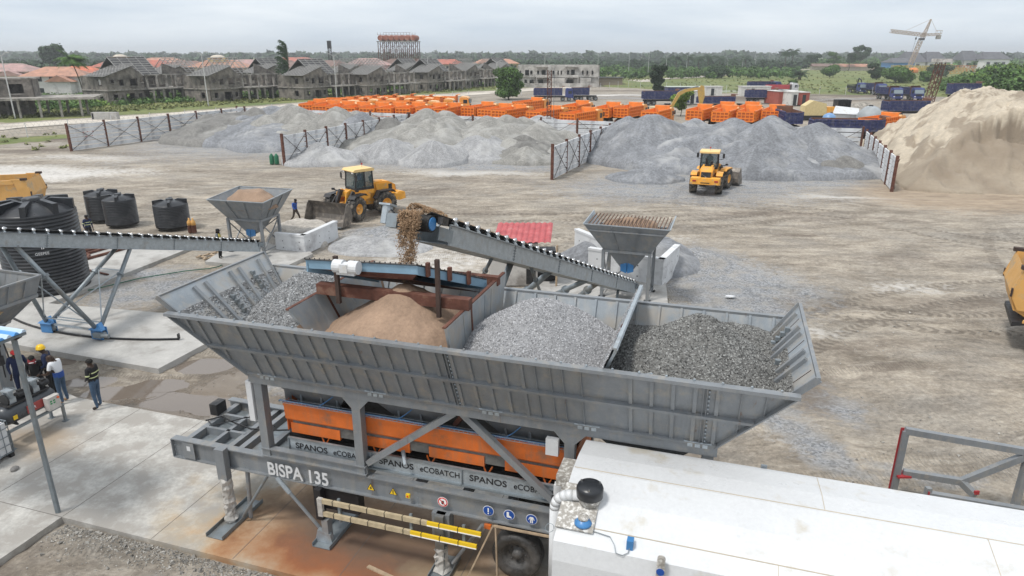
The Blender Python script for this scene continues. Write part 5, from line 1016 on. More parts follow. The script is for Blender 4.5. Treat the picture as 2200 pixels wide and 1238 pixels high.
# ================================================================ steel leg frame on the right
FR=root('steel_leg_frame','grey box-section steel frame with red-edged plates, right of the white container','steel frame',(9.8,15.0,0))
o_=Vector((9.8,15.0,0)); P_=lambda u,v,Y: D(u,v,Y)-o_
A=P_(1945,925,15.0);B=P_(2215,972,14.3); C_=P_(1932,1045,15.0); E_=P_(1940,1015,15.0); F_=P_(2065,1035,14.6); H_=P_(2215,975,14.3); K=P_(1992,1062,13.9); M_=P_(2215,1100,13.3); J=P_(2095,1065,14.2)
for a,b,nm in ((A,B,'top_bar'),(Vector((A.x,A.y,.1)),A,'post'),(E_,F_,'middle_bar'),(F_,H_,'diagonal_bar'),(K,M_,'lower_bar'),(F_,J,'stub_bar')): MB().bar(a,b,.14,.16).build(nm,STEEL,FR)
MB().cb((C_.x,C_.y,.62),(.34,.3,.05)).build('red_plate',REDP,FR); MB().bar(Vector((A.x-.078,A.y,.2)),A+Vector((-.078,0,.08)),.012,.09).build('red_edge',REDP,FR); MB().cb(K+Vector((-.02,-.0,.0)),(.02,.2,.24)).build('red_edge',REDP,FR); MB().cb(J+Vector((0,-.02,.1)),(.12,.04,.1)).build('red_plate',REDP,FR)
MB().cb((K.x,K.y,.5),(.12,.12,1.0)).build('post',STEEL,FR); MB().box(B.x-.1,B.y-.07,.0,B.x+.04,B.y+.07,B.z).build('post',STEEL,FR)
# ================================================================ TANKS, YARD ITEMS
def tank(name,label,c,r,h,rings,fins,lid=True,logo=False,m=PLAS,base=.15):
    r0=root(name,label,'water tank',(c[0],c[1],base)); pr=[(r*.985,0)]
    for i in range(rings):
        z0=.06+(h-.1)*i/rings; dz=(h-.1)/rings; pr+=[(r*.955,z0+dz*.12),(r,z0+dz*.35),(r,z0+dz*.65),(r*.955,z0+dz*.9)]
    pr+=[(r*1.0,h),(r*.93,h+.06*r)]; MB().lathe(pr,40,cap=True).build('tank_wall',m,r0,True)
    dome=[(r*.93,h+.06*r),(r*.75,h+.17*r),(r*.5,h+.25*r),(r*.25,h+.29*r),(.01,h+.3*r)]; MB().lathe(dome,32,cap=False).build('domed_top',m,r0,True)
    MB().lathe([(r*.2,h+.25*r),(r*.21,h+.37*r),(r*.18,h+.39*r),(.01,h+.37*r)],18,cap=False).build('hatch',m,r0,True)
    for k in range(fins):
        a=2*PI*k/fins+.35; T=Matrix.Rotation(a,4,'Z'); MB(T).prism([(r*.24,-r*.07,h+.26*r),(r*.97,-r*.07,h+.03*r),(r*.97,-r*.05,h+.30*r),(r*.45,-r*.05,h+.36*r)],(0,r*.14,0)).build('top_fin',m,r0)
    if logo:
        lg=link('tank_mark',None,r0,rot=(0,0,0)); ax=math.atan2(-c[1]+1.,-c[0]-8)
        T=Matrix.Rotation(logo,4,'Z')@Matrix.Translation((r+.012,0,2.38))@Matrix.Rotation(R(90),4,'Z')@Matrix.Rotation(R(90),4,'X')
        mb=MB(T)
        for sx in (-1,1): mb.prism([(sx*.02,.3,0),(sx*.05,.3,0),(sx*.05,-.12,0),(sx*.02,-.12,0)],(0,0,.01)); mb.prism([(sx*.05,.28,0),(sx*.21,.1,0),(sx*.16,.1,0),(sx*.05,.22,0)],(0,0,.01)); mb.prism([(sx*.21,.1,0),(sx*.17,.0,0),(sx*.05,.0,0),(sx*.05,.04,0),(sx*.14,.04,0),(sx*.16,.1,0)],(0,0,.01))
        mb.build('emblem',SW,lg); t_=text('GEEPEE',.17,SW,lg,(0,0,0),(0,0,0)); t_.matrix_local=T@Matrix.Translation((-.34,-.38,0))
        MB(T).tube((.55,-2.1,-.05),(.55,-2.1,.05),.05,10).tube((.8,-2.1,-.05),(.8,-2.1,.03),.07,10).build('outlet',PLAS,lg)
    return r0
tank('water_tank','huge ribbed black plastic tank with a white arrow mark behind the leaning legs',(-22.35,31.35),1.72,3.7,22,8,logo=R(-54))
tank('water_tank','single black ribbed tank standing apart, left of the gas bottles',(-22.2,43.7),1.06,1.42,13,4)
tank('water_tank','black ribbed tank, the right one of the touching pair',(-25.9,44.4),1.0,1.62,14,4)
tank('water_tank','black ribbed tank, the left and rear one of the touching pair',(-27.9,45.9),1.05,1.62,14,4)
o=MB().ball((0,0,.0),(.62,.62,.42),24,10).build('tank_lid',mat('dusty_black_plastic',(.09,.095,.105),.6,0,.1,3),None,True,label='black domed tank lid lying on the slab beside the huge tank',cat='lid',loc=G(162,598,.15))
# loader drivers etc come later; brown steel frame on slab
fr=root('rusty_bed_frame','flat rusty brown steel frame lying on the pale slab behind the leg tubes','steel frame',G(200,545,.15))
q0=G(200,545,.15); gg=lambda u,v: G(u,v,.22)-q0
for a,b in ((gg(150,566),gg(140,548)),(gg(140,548),gg(222,522)),(gg(222,522),gg(274,532)),(gg(150,566),gg(274,532)),(gg(145,557),gg(248,527)),(gg(165,541),gg(192,548)),(gg(192,548),gg(185,556)),(gg(156,544),gg(248,527))): MB().bar(a,b,.12,.12).build('frame_bar',RUST,fr)
MB().bar((0,0,0),G(232,590,.16)-G(190,580,.16),.12,.05).build('timber_plank',RUST,None,label='short rusty plank on the slab in front of the brown steel frame',cat='plank',loc=G(190,580,.19))
pal=root('timber_pallet','broken wooden pallet on the ground near the vested worker','pallet',G(450,552)); q1=G(450,552)
for a,b in (((422,553),(470,541)),((437,557),(487,545)),((428,549),(446,556)),((447,545),(466,551)),((462,541),(482,547))): MB().bar(G(*a,.08)-q1,G(*b,.08)-q1,.14,.06).build('board',WOOD,pal)
for i,(u,lb) in enumerate(((410,'rusty yellow gas bottle, left one of the pair beside the single tank'),(418,'rusty gas bottle, right one of the pair beside the single tank'))):
    c=root('gas_bottle',lb,'gas bottle',G(u,500)); MB().lathe([(.13,0),(.15,.05),(.15,.5)],12,cap=False).build('bottle_body',RUST,c,True); MB().lathe([(.15,.5),(.14,.72),(.05,.85),(.05,.95)],12,cap=True).build('bottle_neck',TIPY,c,True)
pb=root('gas_bottle','small green twin bottle set standing by the front post of the second bay wall','gas bottle',G(585,353)); 
for x in (-.25,.25): MB().lathe([(.22,0),(.24,.1),(.24,.8),(.1,1.05),(.05,1.1)],10).build('bottle',plain('green_plastic',(.02,.14,.07),.5),pb,True); 
for c in list(pb.children): pass
pb.children[1].location.x=.5
# green hose across the ground
mb=MB(); ps=[G(*p,.03) for p in [(40,655),(70,652),(110,640),(160,628),(200,622),(250,610),(300,598),(350,590),(400,582),(450,577),(470,573),(490,562),(505,556)]]; p0=ps[0]
mb.path([p-p0 for p in ps],.028,6); mb.build('garden_hose',mat('green_hose',(.02,.10,.06),.5),None,label='long green hose running across the gravel behind the concrete pad',cat='hose',loc=p0)
# green pump house (small white shed with red sheet roof)
sh=root('pump_shed','small white-walled shed with a faded red corrugated roof','shed',(0.25,32.5,0)); 
MB().box(-1.35,-.6,.0,1.0,.8,2.15).build('wall',WHITEW,sh); MB().box(.45,-.63,.1,.9,-.60,1.7).build('door_opening',BLK,sh); MB().box(1.0,-.4,.2,1.9,.5,1.7).build('lean_to',BLK,sh)
for k in range(10):
    x=-1.2+k*.28; T=Matrix.Translation((x,0,0)); mb=MB(T)
    mb.add([(0,-.9,2.25),(.1,-.9,2.3),(.19,-.9,2.3),(.28,-.9,2.25),(.25,1.6,2.62),(.35,1.6,2.67),(.44,1.6,2.67),(.53,1.6,2.62)],[(0,1,5,4),(1,2,6,5),(2,3,7,6)]); mb.build('roof_sheet',RED,sh)
MB().tube((1.9,-1.1,0),(1.9,-1.1,2.2),.05,8).build('roof_post',WOOD,sh)
MB().box(-.4,-.3,.4,.4,.3,1.3).build('black_speaker',BLK,None,label='black box cabinet standing behind the shed beside the conveyor legs',cat='cabinet',loc=(2.0,31.9,.3)); 
# ---- left foreground: blue sheet roof on grey post
bp=G(128,1112); br=root('sheet_canopy','blue corrugated canopy corner on a tall slim grey post at the left edge','canopy',(bp.x,bp.y,0)); MB().box(-.042,-.042,0,.042,.042,4.78).build('post',GALVD,br); MB().box(-.13,-.09,4.78,.13,.09,4.82).build('post_cap',RUSTD,br)
c0=G(57,711,4.9)-Vector((bp.x,bp.y,0)); SHB=plain('sky_blue_sheet',(.10,.30,.62),.35); SHW=plain('pale_blue_sheet',(.48,.60,.72),.35)
dx=Vector((-math.cos(R(-17)),-math.sin(R(-17)),0)); dy=Vector((math.sin(R(-17)),-math.cos(R(-17)),0))*1
dy=Vector((-.3,-.95,0))
for k in range(12):
    a=c0+dy*.17*k; mb=MB(); h=Vector((0,0,.05)); n=dy*.17
    mb.prism([a,a+n*.25+h,a+n*.5+h,a+n*.75,a+n,a+n-Vector((0,0,.01)),a-Vector((0,0,.01))],dx*4.2); mb.build('roof_sheet',SHB if k%2 else SHW,br)
MB().bar(c0+Vector((0,0,-.06))+dx*.05,c0+Vector((0,0,-.06))+dx*.05+dy*1.9,.06).build('purlin',GALVD,br)
# dark silo post
sp=root('dark_pipe_column','dark blue-grey pipe column with hoses rising behind the air compressor','column',G(20,840,.15)); MB().box(-.12,-.12,0,.12,.12,3.2).build('post',STEEL,sp); MB().path([(.14,-.1,2.9),(.25,-.15,2.4),(.3,-.1,1.8),(.45,-.2,1.2),(.5,-.2,.6)],.025,6).path([(.14,-.14,2.2),(.2,-.2,1.6),(.16,-.2,.6)],.02,6).build('hose',BLK,sp); MB().cb((.05,-.18,1.9),(.3,.14,.5)).cb((.1,-.2,1.2),(.22,.16,.3)).build('valve_block',BLK,sp)
# ---- compressor
CZ=.15; cA=W(-6.72,2.42,CZ); ax=R(53)
cp=root('air_compressor','dark grey twin-head air compressor with control box on a steel stand','compressor',(cA.x-.42,cA.y-.80,CZ),R(72.6))
# local x = along the tank
for x in (-.85,.85):
    for y in (-.28,.28): MB().box(x-.035,y-.035,0,x+.035,y+.035,.52).build('stand_leg',GALVD,cp); MB().box(x-.08,y-.08,0,x+.08,y+.08,.012).build('foot_pad',GALVD,cp)
mb=MB(); 
for y in (-.28,.28): mb.bar((-.9,y,.55),(.9,y,.55),.07)
for x in (-.85,.85): mb.bar((x,-.28,.55),(x,.28,.55),.07)
mb.build('stand_frame',GALVD,cp)
TK=mat('compressor_grey_paint',(.055,.06,.068),.35,.1,.1,3); r_=.29
T=Matrix.Translation((-.85,0,.92))@Matrix.Rotation(R(90),4,'Y'); pr=[(.01,-.0),(r_*.6,.03),(r_*.9,.1),(r_,.2),(r_,1.5),(r_*.9,1.6),(r_*.6,1.67),(.01,1.7)]; MB(T).lathe(pr,24,cap=False).build('air_tank',TK,cp,True)
for x in (-.5,.5): MB().prism([(x,-.2,.58),(x,.2,.58),(x,.1,.68),(x,-.1,.68)],(.06,0,0)).build('tank_saddle',BLK,cp)
MB().box(-.65,-.22,1.2,.65,.22,1.24).build('top_plate',BLK,cp)
for x in (-.42,.3):
    pk=link('pump_head',None,cp,loc=(x,-.02,1.24)); mb=MB()
    for y in (-.07,.09): 
        for k in range(6): mb.tube((0,y,.13+.035*k),(0,y,.15+.035*k),.085,10)
        mb.tube((0,y,.1),(0,y,.36),.06,10)
    mb.cb((0,0,.08),(.2,.26,.16)).cb((0,0,.37),(.18,.28,.05)); mb.build('cylinder',GALV,pk); MB().tube((-.16,0,.13),(-.11,0,.13),.17,16).build('flywheel',BLK,pk)
    MB().path([(0,.16,.35),(.1,.25,.38),(.28,.2,.3),(.36,.05,.2)],.014,6).build('copper_pipe',GALVD,pk); MB().tube((.2,.0,.11),(.46,.0,.11),.1,14).cb((.33,0,.22),(.12,.12,.06)).build('electric_motor',BLK,cp).parent=pk
MB().box(-.2,-.305,.80,.42,-.288,1.04).build('red_label',mat('red_label',(.30,.05,.045),.5),cp); text('AIR',.12,SW,cp,(-.12,-.31,.88),(R(90),0,0),'label_lettering'); MB().box(-.62,-.303,.82,-.5,-.285,.94).build('yellow_sticker',SY,cp)
cbx=MB().box(.28,-.52,.66,.66,-.34,1.06).build('control_box',WHITEW,cp); MB().tube((.60,-.52,.98),(.60,-.55,.98),.035,10).build('red_knob',mat('knob_orange',(.7,.12,.03),.4),cbx)
for i in range(4): MB().box(.34+.1*(i%2),-.53,.85+.07*(i//2),.40+.1*(i%2),-.52,.89+.07*(i//2)).build('green_button',plain('green_button',(.02,.25,.08),.5),cbx)
# water cube with cage
ib=root('water_cube','white caged water cube cut by the left edge on its pallet','water cube',W(-6.55,-.72,.15),AN)
ic=G(8,1005,.15); ib.location=(ic.x-.75,ic.y+.3,.15)
MB().box(-.55,-.45,.16,.5,.45,1.05).build('plastic_tank',WHITE,ib); mb=MB()
for x in np.linspace(-.58,.53,7): mb.tube((x,-.48,.12),(x,-.48,1.1),.012,5).tube((x,.48,.12),(x,.48,1.1),.012,5)
for y in np.linspace(-.48,.48,6): mb.tube((.53,y,.12),(.53,y,1.1),.012,5)
for z in (.15,.4,.65,.9,1.1): mb.tube((-.58,-.48,z),(.53,-.48,z),.012,5).tube((.53,-.48,z),(.53,.48,z),.012,5).tube((-.58,.48,z),(.53,.48,z),.012,5)
mb.build('wire_cage',GALVD,ib); 
for y in (-.42,0,.42): MB().box(-.58,y-.06,0,.53,y+.06,.12).build('pallet_board',BLK,ib)
MB().ball((0,0,.04),(.1,.13,.07),7,5).build('stone',mat('grey_stone',(.2,.19,.18),.9),None,label='fist-sized grey stone on the slab near the water cube',cat='stone',loc=G(32,1010,.15))
MB().prism([(-.25,-.05,0),(.05,-.15,0),(.28,-.02,0),(.1,.12,0),(-.15,.1,0)],(0,0,.05)).build('plastic_bag',WHITE,None,label='crumpled white plastic scrap on the gravel right of the grate hopper',cat='plastic bag',loc=G(1568,638,.02))
# ================================================================ WHEEL LOADERS
def loader(label,loc,rz,artic,bucket_drop,grille=False,group=None,scale=1.0,low=False):
    r0=root('wheel_loader',label,'wheel loader',loc,rz,group)   # local +x = forwards
    # rear chassis
    rear=MB().prism([(-2.9,-.42,1.05),(-.3,-.42,1.0),(-.3,-.42,2.0),(-1.2,-.42,2.25),(-2.3,-.42,2.2),(-2.85,-.42,1.9),(-2.95,-.42,1.3)],(0,.84,0)).build('engine_cover',YEL,r0)
    MB().prism([(-2.75,-.5,1.5),(-1.3,-.5,1.5),(-1.2,-.5,2.1),(-2.2,-.5,2.12),(-2.7,-.5,1.95)],(0,1.0,0)).build('engine_panel',YEL,r0)
    for sy in (-1,1): MB().box(-2.55,sy*.5-.01 if sy<0 else .5,1.62,-2.25,sy*.5+.01 if sy>0 else -.5,2.0).build('vent_grille',BLK,rear)
    MB().box(-1.9,-.25,2.2,-1.3,.25,2.27).build('hood_top_panel',BLK if grille else YEL,rear)
    MB().tube((-1.05,.2,2.2),(-1.05,.2,2.75),.08,10).build('exhaust_pipe',BLK,r0); MB().lathe([(.09,0),(.09,.25),(.13,.27),(.13,.35),(.02,.4)],12,Matrix.Translation((-1.25,-.25,2.2))).build('air_intake',BLK,r0)
    gr=MB().prism([(-2.9,-.38,1.1),(-2.99,-.38,1.3),(-2.9,-.38,1.88),(-2.83,-.38,1.88)],(0,.76,0)).build('rear_grille',BLK,r0)
    if grille:
        MB().bar((-3.0,-.33,1.25),(-2.95,.33,1.75),.03,.02).build('grille_slash',CHROME,gr); MB().tube((-2.96,0,1.5),(-3.0,0,1.5),.06,12).build('grille_badge',CHROME,gr)
    cw=MB().prism([(-3.25,-1.05,.95),(-2.75,-1.15,.85),(-2.3,-1.15,.95),(-2.3,-1.15,1.25),(-2.8,-1.15,1.5),(-3.2,-1.1,1.42)],(0,2.25,0)).build('counterweight',YEL,r0)
    for sy in (-.85,.85): MB().cb((-3.25,sy,1.22),(.04,.28,.12)).build('tail_lamp',REDP,cw)
    MB().cb((-3.25,0,1.08),(.03,.7,.06)).build('slot',BLK,cw)
    MB().box(-2.3,-.45,.75,-.4,.45,1.1).build('rear_frame',YEL,r0); MB().box(-.4,-.28,.6,.45,.28,1.15).build('hinge_joint',BLK,r0)
    # cab
    cab=link('cab',None,r0); 
    MB().box(-.95,-.72,1.55,.52,.72,1.85).build('cab_floor',YEL,cab); MB().prism([(-.95,-.72,1.85),(.52,-.72,1.85),(.5,-.72,2.0),(-.95,-.72,2.0)],(0,1.44,0)).build('cab_base',BLK,cab)
    for x,y,x2,y2 in ((.5,-.68,.42,-.66),(.5,.68,.42,.66),(-.9,-.68,-.88,-.66),(-.9,.68,-.88,.66),(-.25,-.7,-.25,-.68),(-.25,.7,-.25,.68)): MB().bar((x,y,2.0),(x2,y2,3.12),.07).build('cab_pillar',BLK,cab)
    for pts in ([(.48,-.63,2.0),(.48,.63,2.0),(.41,.61,3.1),(.41,-.61,3.1)],[(-.9,-.63,2.0),(-.9,.63,2.0),(-.88,.61,3.1),(-.88,-.61,3.1)],[(-.85,-.68,1.95),(.45,-.68,1.95),(.4,-.66,3.1),(-.85,-.66,3.1)],[(-.85,.68,1.95),(.45,.68,1.95),(.4,.66,3.1),(-.85,.66,3.1)]): MB().quadp(*pts,.01).build('cab_window',GLASS,cab)
    MB().prism([(-1.0,-.78,3.12),(.62,-.78,3.12),(.66,-.78,3.18),(.5,-.78,3.30),(-.9,-.78,3.32),(-1.0,-.78,3.25)],(0,1.56,0)).build('cab_roof',CREAM,cab)
    for y in (-.6,.6): MB().cb((.6,y,3.08),(.08,.14,.08)).build('work_lamp',SW,cab)
    MB().tube((-.5,0,3.3),(-.5,0,3.5),.01,5).tube((-.5,0,3.5),(-.5,0,3.6),.06,8).build('beacon',REDP,cab)
    MB().box(-.5,-.25,2.0,-.0,.25,2.3).box(-.55,-.25,2.3,-.42,.25,2.85).build('seat',BLK,cab)
    for sy in (-1,1):
        MB().path([(.45,sy*.72,3.0),(.6,sy*1.05,3.0),(.6,sy*1.05,2.5),(.45,sy*.72,2.45)],.02,5).cb((.6,sy*1.05,2.75),(.05,.18,.36)).build('mirror',BLK,cab)
    # steps
    for sy in (-1,1):
        MB().prism([(-.55,sy*.75,1.55),(.45,sy*.75,1.55),(.4,sy*.75,.75),(.1,sy*.75,.75),(-.1,sy*.75,1.2),(-.5,sy*.75,1.25)],(0,sy*.12,0)).build('step_panel',YEL,r0)
        for k in range(3): MB().cb((.12,sy*.92,.62+.28*k),(.4,.2,.05)).build('step',YEL,r0)
    # rear fenders
    for sy in (-1,1): MB().prism([(-2.4,sy*.75,1.55),(-2.2,sy*.75,1.72),(-1.1,sy*.75,1.72),(-.75,sy*.75,1.2),(-.85,sy*.75,1.2),(-1.15,sy*.75,1.62),(-2.15,sy*.75,1.62),(-2.35,sy*.75,1.48)],(0,sy*.5,0)).build('rear_fender',BLK if not grille else YEL,r0)
    wr=.80
    for sy in (-1,1): w_=link('wheel',None,r0,loc=(-1.6,sy*1.02,wr)); tyre(w_,(0,0,0),wr,.58,rim=YEL,lugs=18,rr=.46)
    MB().tube((-1.6,-.8,wr),(-1.6,.8,wr),.15,8).build('axle',BLK,r0)
    # front frame articulated about (0,0)
    ff=link('front_frame',None,r0,loc=(.0,0,0),rot=(0,0,artic))
    MB().box(.1,-.42,.65,1.9,.42,1.2).prism([(.5,-.42,1.2),(1.9,-.42,1.2),(1.75,-.42,1.9),(1.25,-.42,2.05),(.9,-.42,1.9)],(0,.1,0)).prism([(.5,.32,1.2),(1.9,.32,1.2),(1.75,.32,1.9),(1.25,.32,2.05),(.9,.32,1.9)],(0,.1,0)).box(.95,-.4,1.6,1.7,.4,1.95).build('front_tower',YEL,ff)
    for sy in (-1,1):
        MB().prism([(.55,sy*.75,1.55),(.75,sy*.75,1.74),(1.9,sy*.75,1.74),(2.1,sy*.75,1.55),(1.95,sy*.75,1.66),(.8,sy*.75,1.66)],(0,sy*.55,0)).build('front_fender',BLK if not grille else YEL,ff)
        MB().bar((1.3,sy*.5,1.85),(1.3,sy*.95,1.95),.06).cb((1.35,sy*1.0,2.0),(.12,.2,.14)).build('headlamp',BLK,ff)
        w_=link('wheel',None,r0); a=artic; p=Vector((1.55*math.cos(a)-sy*1.02*math.sin(a),1.55*math.sin(a)+sy*1.02*math.cos(a),wr)); w_.location=p; w_.rotation_euler=(0,0,a); tyre(w_,(0,0,0),wr,.58,rim=YEL,lugs=18,rr=.46)
        # lift arm
        MB().prism([(1.05,sy*.52,1.75),(1.3,sy*.52,1.95),(2.0,sy*.52,1.35),(2.9,sy*.52,.55),(2.75,sy*.52,.35),(1.9,sy*.52,1.0)],(0,sy*.1,0)).build('lift_arm',BLK,ff)
        MB().tube((1.2,sy*.4,1.0),(2.3,sy*.45,.8),.08,8).build('lift_cylinder',BLK,ff)
    MB().prism([(1.75,-.09,1.9),(2.0,-.09,2.15),(2.35,-.09,1.5),(2.5,-.09,.85),(2.3,-.09,.85),(2.1,-.09,1.4)],(0,.18,0)).build('bell_crank',BLK,ff); MB().tube((1.2,0,1.8),(1.95,0,2.1),.08,8).tube((2.4,0,.95),(2.85,0,.75),.06,6).build('tilt_cylinder',BLK,ff)
    # bucket
    BK=mat('scraped_bucket_steel',(.14,.125,.11),.5,.3,.25,3,dirt=(.30,.26,.22),damt=.25,ds=2); w=1.4
    pr=[(4.05,.06),(3.2,.06),(2.95,.2),(2.85,.5),(2.95,.95),(3.25,1.22)]; pi=[(3.22,1.16),(3.02,.93),(2.93,.52),(3.0,.27),(3.22,.13),(4.05,.10)]
    bk=MB().prism([(x,-w,z) for x,z in pr+pi],(0,2*w,0)).build('bucket',BK,ff)
    for sy in (-1,1): MB().prism([(4.0,sy*w,.06),(3.2,sy*w,.06),(2.95,sy*w,.2),(2.85,sy*w,.5),(2.95,sy*w,.95),(3.27,sy*w,1.24),(3.45,sy*w,1.1)],(0,sy*.04,0)).build('bucket_side',BK,bk)
    MB().box(4.0,-w,.05,4.12,w,.09).build('cutting_edge',GALVD,bk)
    bk.scale=(1,1.12,1.25)
    return r0,cab
c=G(772,478); H1=R(198)
# pose: front wheels near (770,480) and (700,...), rear right wheel near (832,467)
LD1,cab1=loader('yellow wheel loader with its empty bucket lowered, near the walking man',(-10.9,47.7,0),R(222),R(24),0)
LD2,cab2=loader('yellow wheel loader seen from behind, nosing into the blue-grey gravel',(16.5,57.3,0),R(70),R(-16),0,grille=True)
# ================================================================ VEGETATION
def leaves(blobs,n,size,seed=1,shell=.55,flat=.6,asp=.6,droop=0):
    """many small diamond leaves spread through ellipsoid clumps; blobs: (cx,cy,cz,rx,ry,rz,weight)"""
    r=np.random.RandomState(seed); B=np.array([b[:6] for b in blobs],float); w=np.array([b[3]*b[4]*b[5]**.5 if len(b)<7 else b[6] for b in blobs],float); w/=w.sum()
    k=r.choice(len(B),n,p=w); d=r.normal(size=(n,3)); d/=np.linalg.norm(d,axis=1)[:,None]; rad=(shell+(1-shell)*r.rand(n))*np.where(r.rand(n)<.1,1.15,1)
    p=B[k,:3]+d*B[k,3:6]*rad[:,None]
    nn=d*.7+r.normal(size=(n,3))*.6+np.array([0,0,flat]); nn/=np.linalg.norm(nn,axis=1)[:,None]; t=r.normal(size=(n,3)); t-=nn*(t*nn).sum(1)[:,None]; t/=np.linalg.norm(t,axis=1)[:,None]; t[:,2]-=droop; b=np.cross(nn,t)
    s=size*r.uniform(.5,1.4,n)[:,None]; V=np.stack([p-t*s,p+b*s*asp,p+t*s,p-b*s*asp],1).reshape(-1,3); F=np.arange(n*4).reshape(-1,4); return V,F
def merge(parts): 
    Vs=[];Fs=[];o=0
    for V,F in parts: Vs.append(V);Fs.append(F+o);o+=len(V)
    return np.concatenate(Vs),np.concatenate(Fs)
def trunkmb(h,r,seed,limbs=5,spread=.4):
    q=random.Random(seed); mb=MB(); a=Vector((0,0,-.1)); p=a
    for k in range(4): b=Vector((q.uniform(-.04,.04)*h,q.uniform(-.04,.04)*h,h*.6*(k+1)/4)); mb.tube(p,b,r*(1-.2*k),7,r*(1-.2*(k+1))); p=b
    for k in range(limbs): 
        an=2*PI*k/limbs+q.uniform(-.4,.4); s0=Vector((0,0,h*q.uniform(.25,.55))); mb.tube(s0,s0+Vector((math.cos(an)*h*spread*q.uniform(.6,1),math.sin(an)*h*spread*q.uniform(.6,1),h*q.uniform(.2,.4))),r*.4,5,r*.12)
    return mb
def tree(name,label,cat,loc,h,cr,n,size,lm,seed,trunk=.12,nb=9,base=.3,group=None,flatc=1.0):
    q=random.Random(seed); r0=root(name,label,cat,loc,0,group); bl=[]
    for k in range(nb):
        a=q.uniform(0,2*PI); d=cr*q.uniform(.0,.62); z=h*(base+(1-base)*q.uniform(.12,.86)); rr=cr*q.uniform(.28,.5)*(1 if nb<20 else .68)*(1.15-.5*abs(z/h-.55)); bl.append((d*math.cos(a),d*math.sin(a),z,rr,rr,rr*.75*flatc))
    V,F=leaves(bl,n,size,seed); link('crown',npmesh('crown',V,F,lm),r0); trunkmb(h,trunk,seed).build('trunk',TRUNK,r0,True); return r0
def frond_palm(name,label,loc,h,L_,n,seed,lean=(0,0),wind=(0,0),lm=None,cat='palm tree',tr=.16,droop=1.0,up=.45,group=None):
    q=random.Random(seed); r0=root(name,label,cat,loc,0,group); mb=MB(); p=Vector((0,0,-.1))
    for k in range(6): b=Vector((lean[0]*((k+1)/6)**2,lean[1]*((k+1)/6)**2,h*(k+1)/6)); mb.tube(p,b,tr*(1-.07*k),7,tr*(1-.07*(k+1))); p=b
    mb.build('trunk',TRUNK,r0,True); top=p; vs=[];fs=[]
    for k in range(n):
        a=2*PI*k/n+q.uniform(-.2,.2); el=q.uniform(-.1,up*2.2); l=L_*q.uniform(.8,1.1); dr=Vector((math.cos(a)*math.cos(el)+wind[0],math.sin(a)*math.cos(el)+wind[1],math.sin(el))).normalized(); pt=top.copy(); sd=Vector((-dr.y,dr.x,0)).normalized()
        m=9
        for i in range(m):
            t=i/m; nx_=pt+dr*l/m; dr=(dr+Vector((wind[0]*.08,wind[1]*.08,-.16*droop))).normalized(); lf=L_*.28*math.sin(PI*min(1,t*.9+.12))
            for s_ in (-1,1):
                for e in (0,.5):
                    c=pt.lerp(nx_,e); tip=c+sd*s_*lf+dr*lf*.45+Vector((0,0,-lf*.45*droop)); o=len(vs); vs+= [tuple(c),tuple(c+dr*l/m*.42),tuple(tip)]; fs.append((o,o+1,o+2))
            pt=nx_
    link('crown',npmesh('crown',vs,fs,lm or LEAFD),r0); return r0
HZ=None
# undergrowth in front of the shells and verge weeds : nobody could count it
def scatter_clumps(name,label,cat,pts,size,m,per,seed,h=1.2,shell=.3):
    r=np.random.RandomState(seed); bl=[(p[0],p[1],p[2] if len(p)>2 else h*.35,r.uniform(.8,1.7)*h,r.uniform(.8,1.7)*h,r.uniform(.5,1.1)*h) for p in pts]; V,F=leaves(bl,per*len(bl),size,seed,shell); return link(name,npmesh(name,V,F,m),None,label,cat,kind='stuff')
rr=np.random.RandomState(5); pts=[]
for _ in range(1150):
    u=rr.uniform(-150,1110); vb=np.interp(u,[-150,0,320,640,1100],[262,246,226,207,184]); v=vb-rr.uniform(0,1)**.8*np.interp(u,[0,600,1100],[34,26,14]); p=G(u,v); pts.append((p.x,p.y))
scatter_clumps('undergrowth','dense green weeds and bushes growing along the unfinished houses','undergrowth',pts,.28,LEAF,70,6,1.1)
pts=[]
for _ in range(500):
    u=rr.uniform(-150,1110); vb=np.interp(u,[-150,0,320,640,1100],[258,242,222,204,180]); v=vb-rr.uniform(.0,1)*np.interp(u,[0,600,1100],[30,24,12]); p=G(u,v); pts.append((p.x,p.y))
scatter_clumps('light_undergrowth','paler bright green shrubs mixed into the weeds by the unfinished houses','undergrowth',pts,.26,LEAFL,70,7,1.0)
# verge grass tufts
pts=[]
for _ in range(1500):
    t=rr.rand(); u=rr.uniform(-150,1400); vb=np.interp(u,[-150,0,320,640,1100,1400],[268,252,232,212,187,170]); p=G(u,vb-rr.uniform(-5,8)*(1-u/2200)); pts.append((p.x,p.y,.1))
for _ in range(1400):
    u=rr.uniform(1330,2250); v=rr.uniform(150,205); p=G(u,v)
    if v<np.interp(u,[1300,1420,1560,2000,2200],[184,192,198,204,225]): pts.append((p.x,p.y,.1))
for _ in range(12): p=G(rr.uniform(-20,150),rr.uniform(288,322)); pts.append((p.x,p.y,.05))
scatter_clumps('grass_tufts','rough grass tufts over the verge and the open field','grass',pts,.25,leaf('dry_grass',(.19,.205,.075)),16,8,.33)
# tall hedge of bushes on the right, behind the sand heap
pts=[]
for _ in range(420):
    u=rr.uniform(2025,2330); v=rr.uniform(178,228); p=G(u,v); t=np.clip((u-2025)/110,0,1); hh=rr.uniform(0,1)*6.2*t; 
    if v<np.interp(u,[2025,2130,2330],[200,212,240]): pts.append((p.x,p.y,.6+hh))
scatter_clumps('bush_thicket','large dense green thicket filling the right edge behind the sand heap','thicket',pts,.5,LEAF,140,9,1.9,.5)
scatter_clumps('thicket_highlights','pale yellow-green sprays on top of the thicket at the right edge','thicket',[(p[0]-.6,p[1]-1,p[2]+.9) for p in pts[::3]],.42,LEAFL,60,10,1.3,.6)
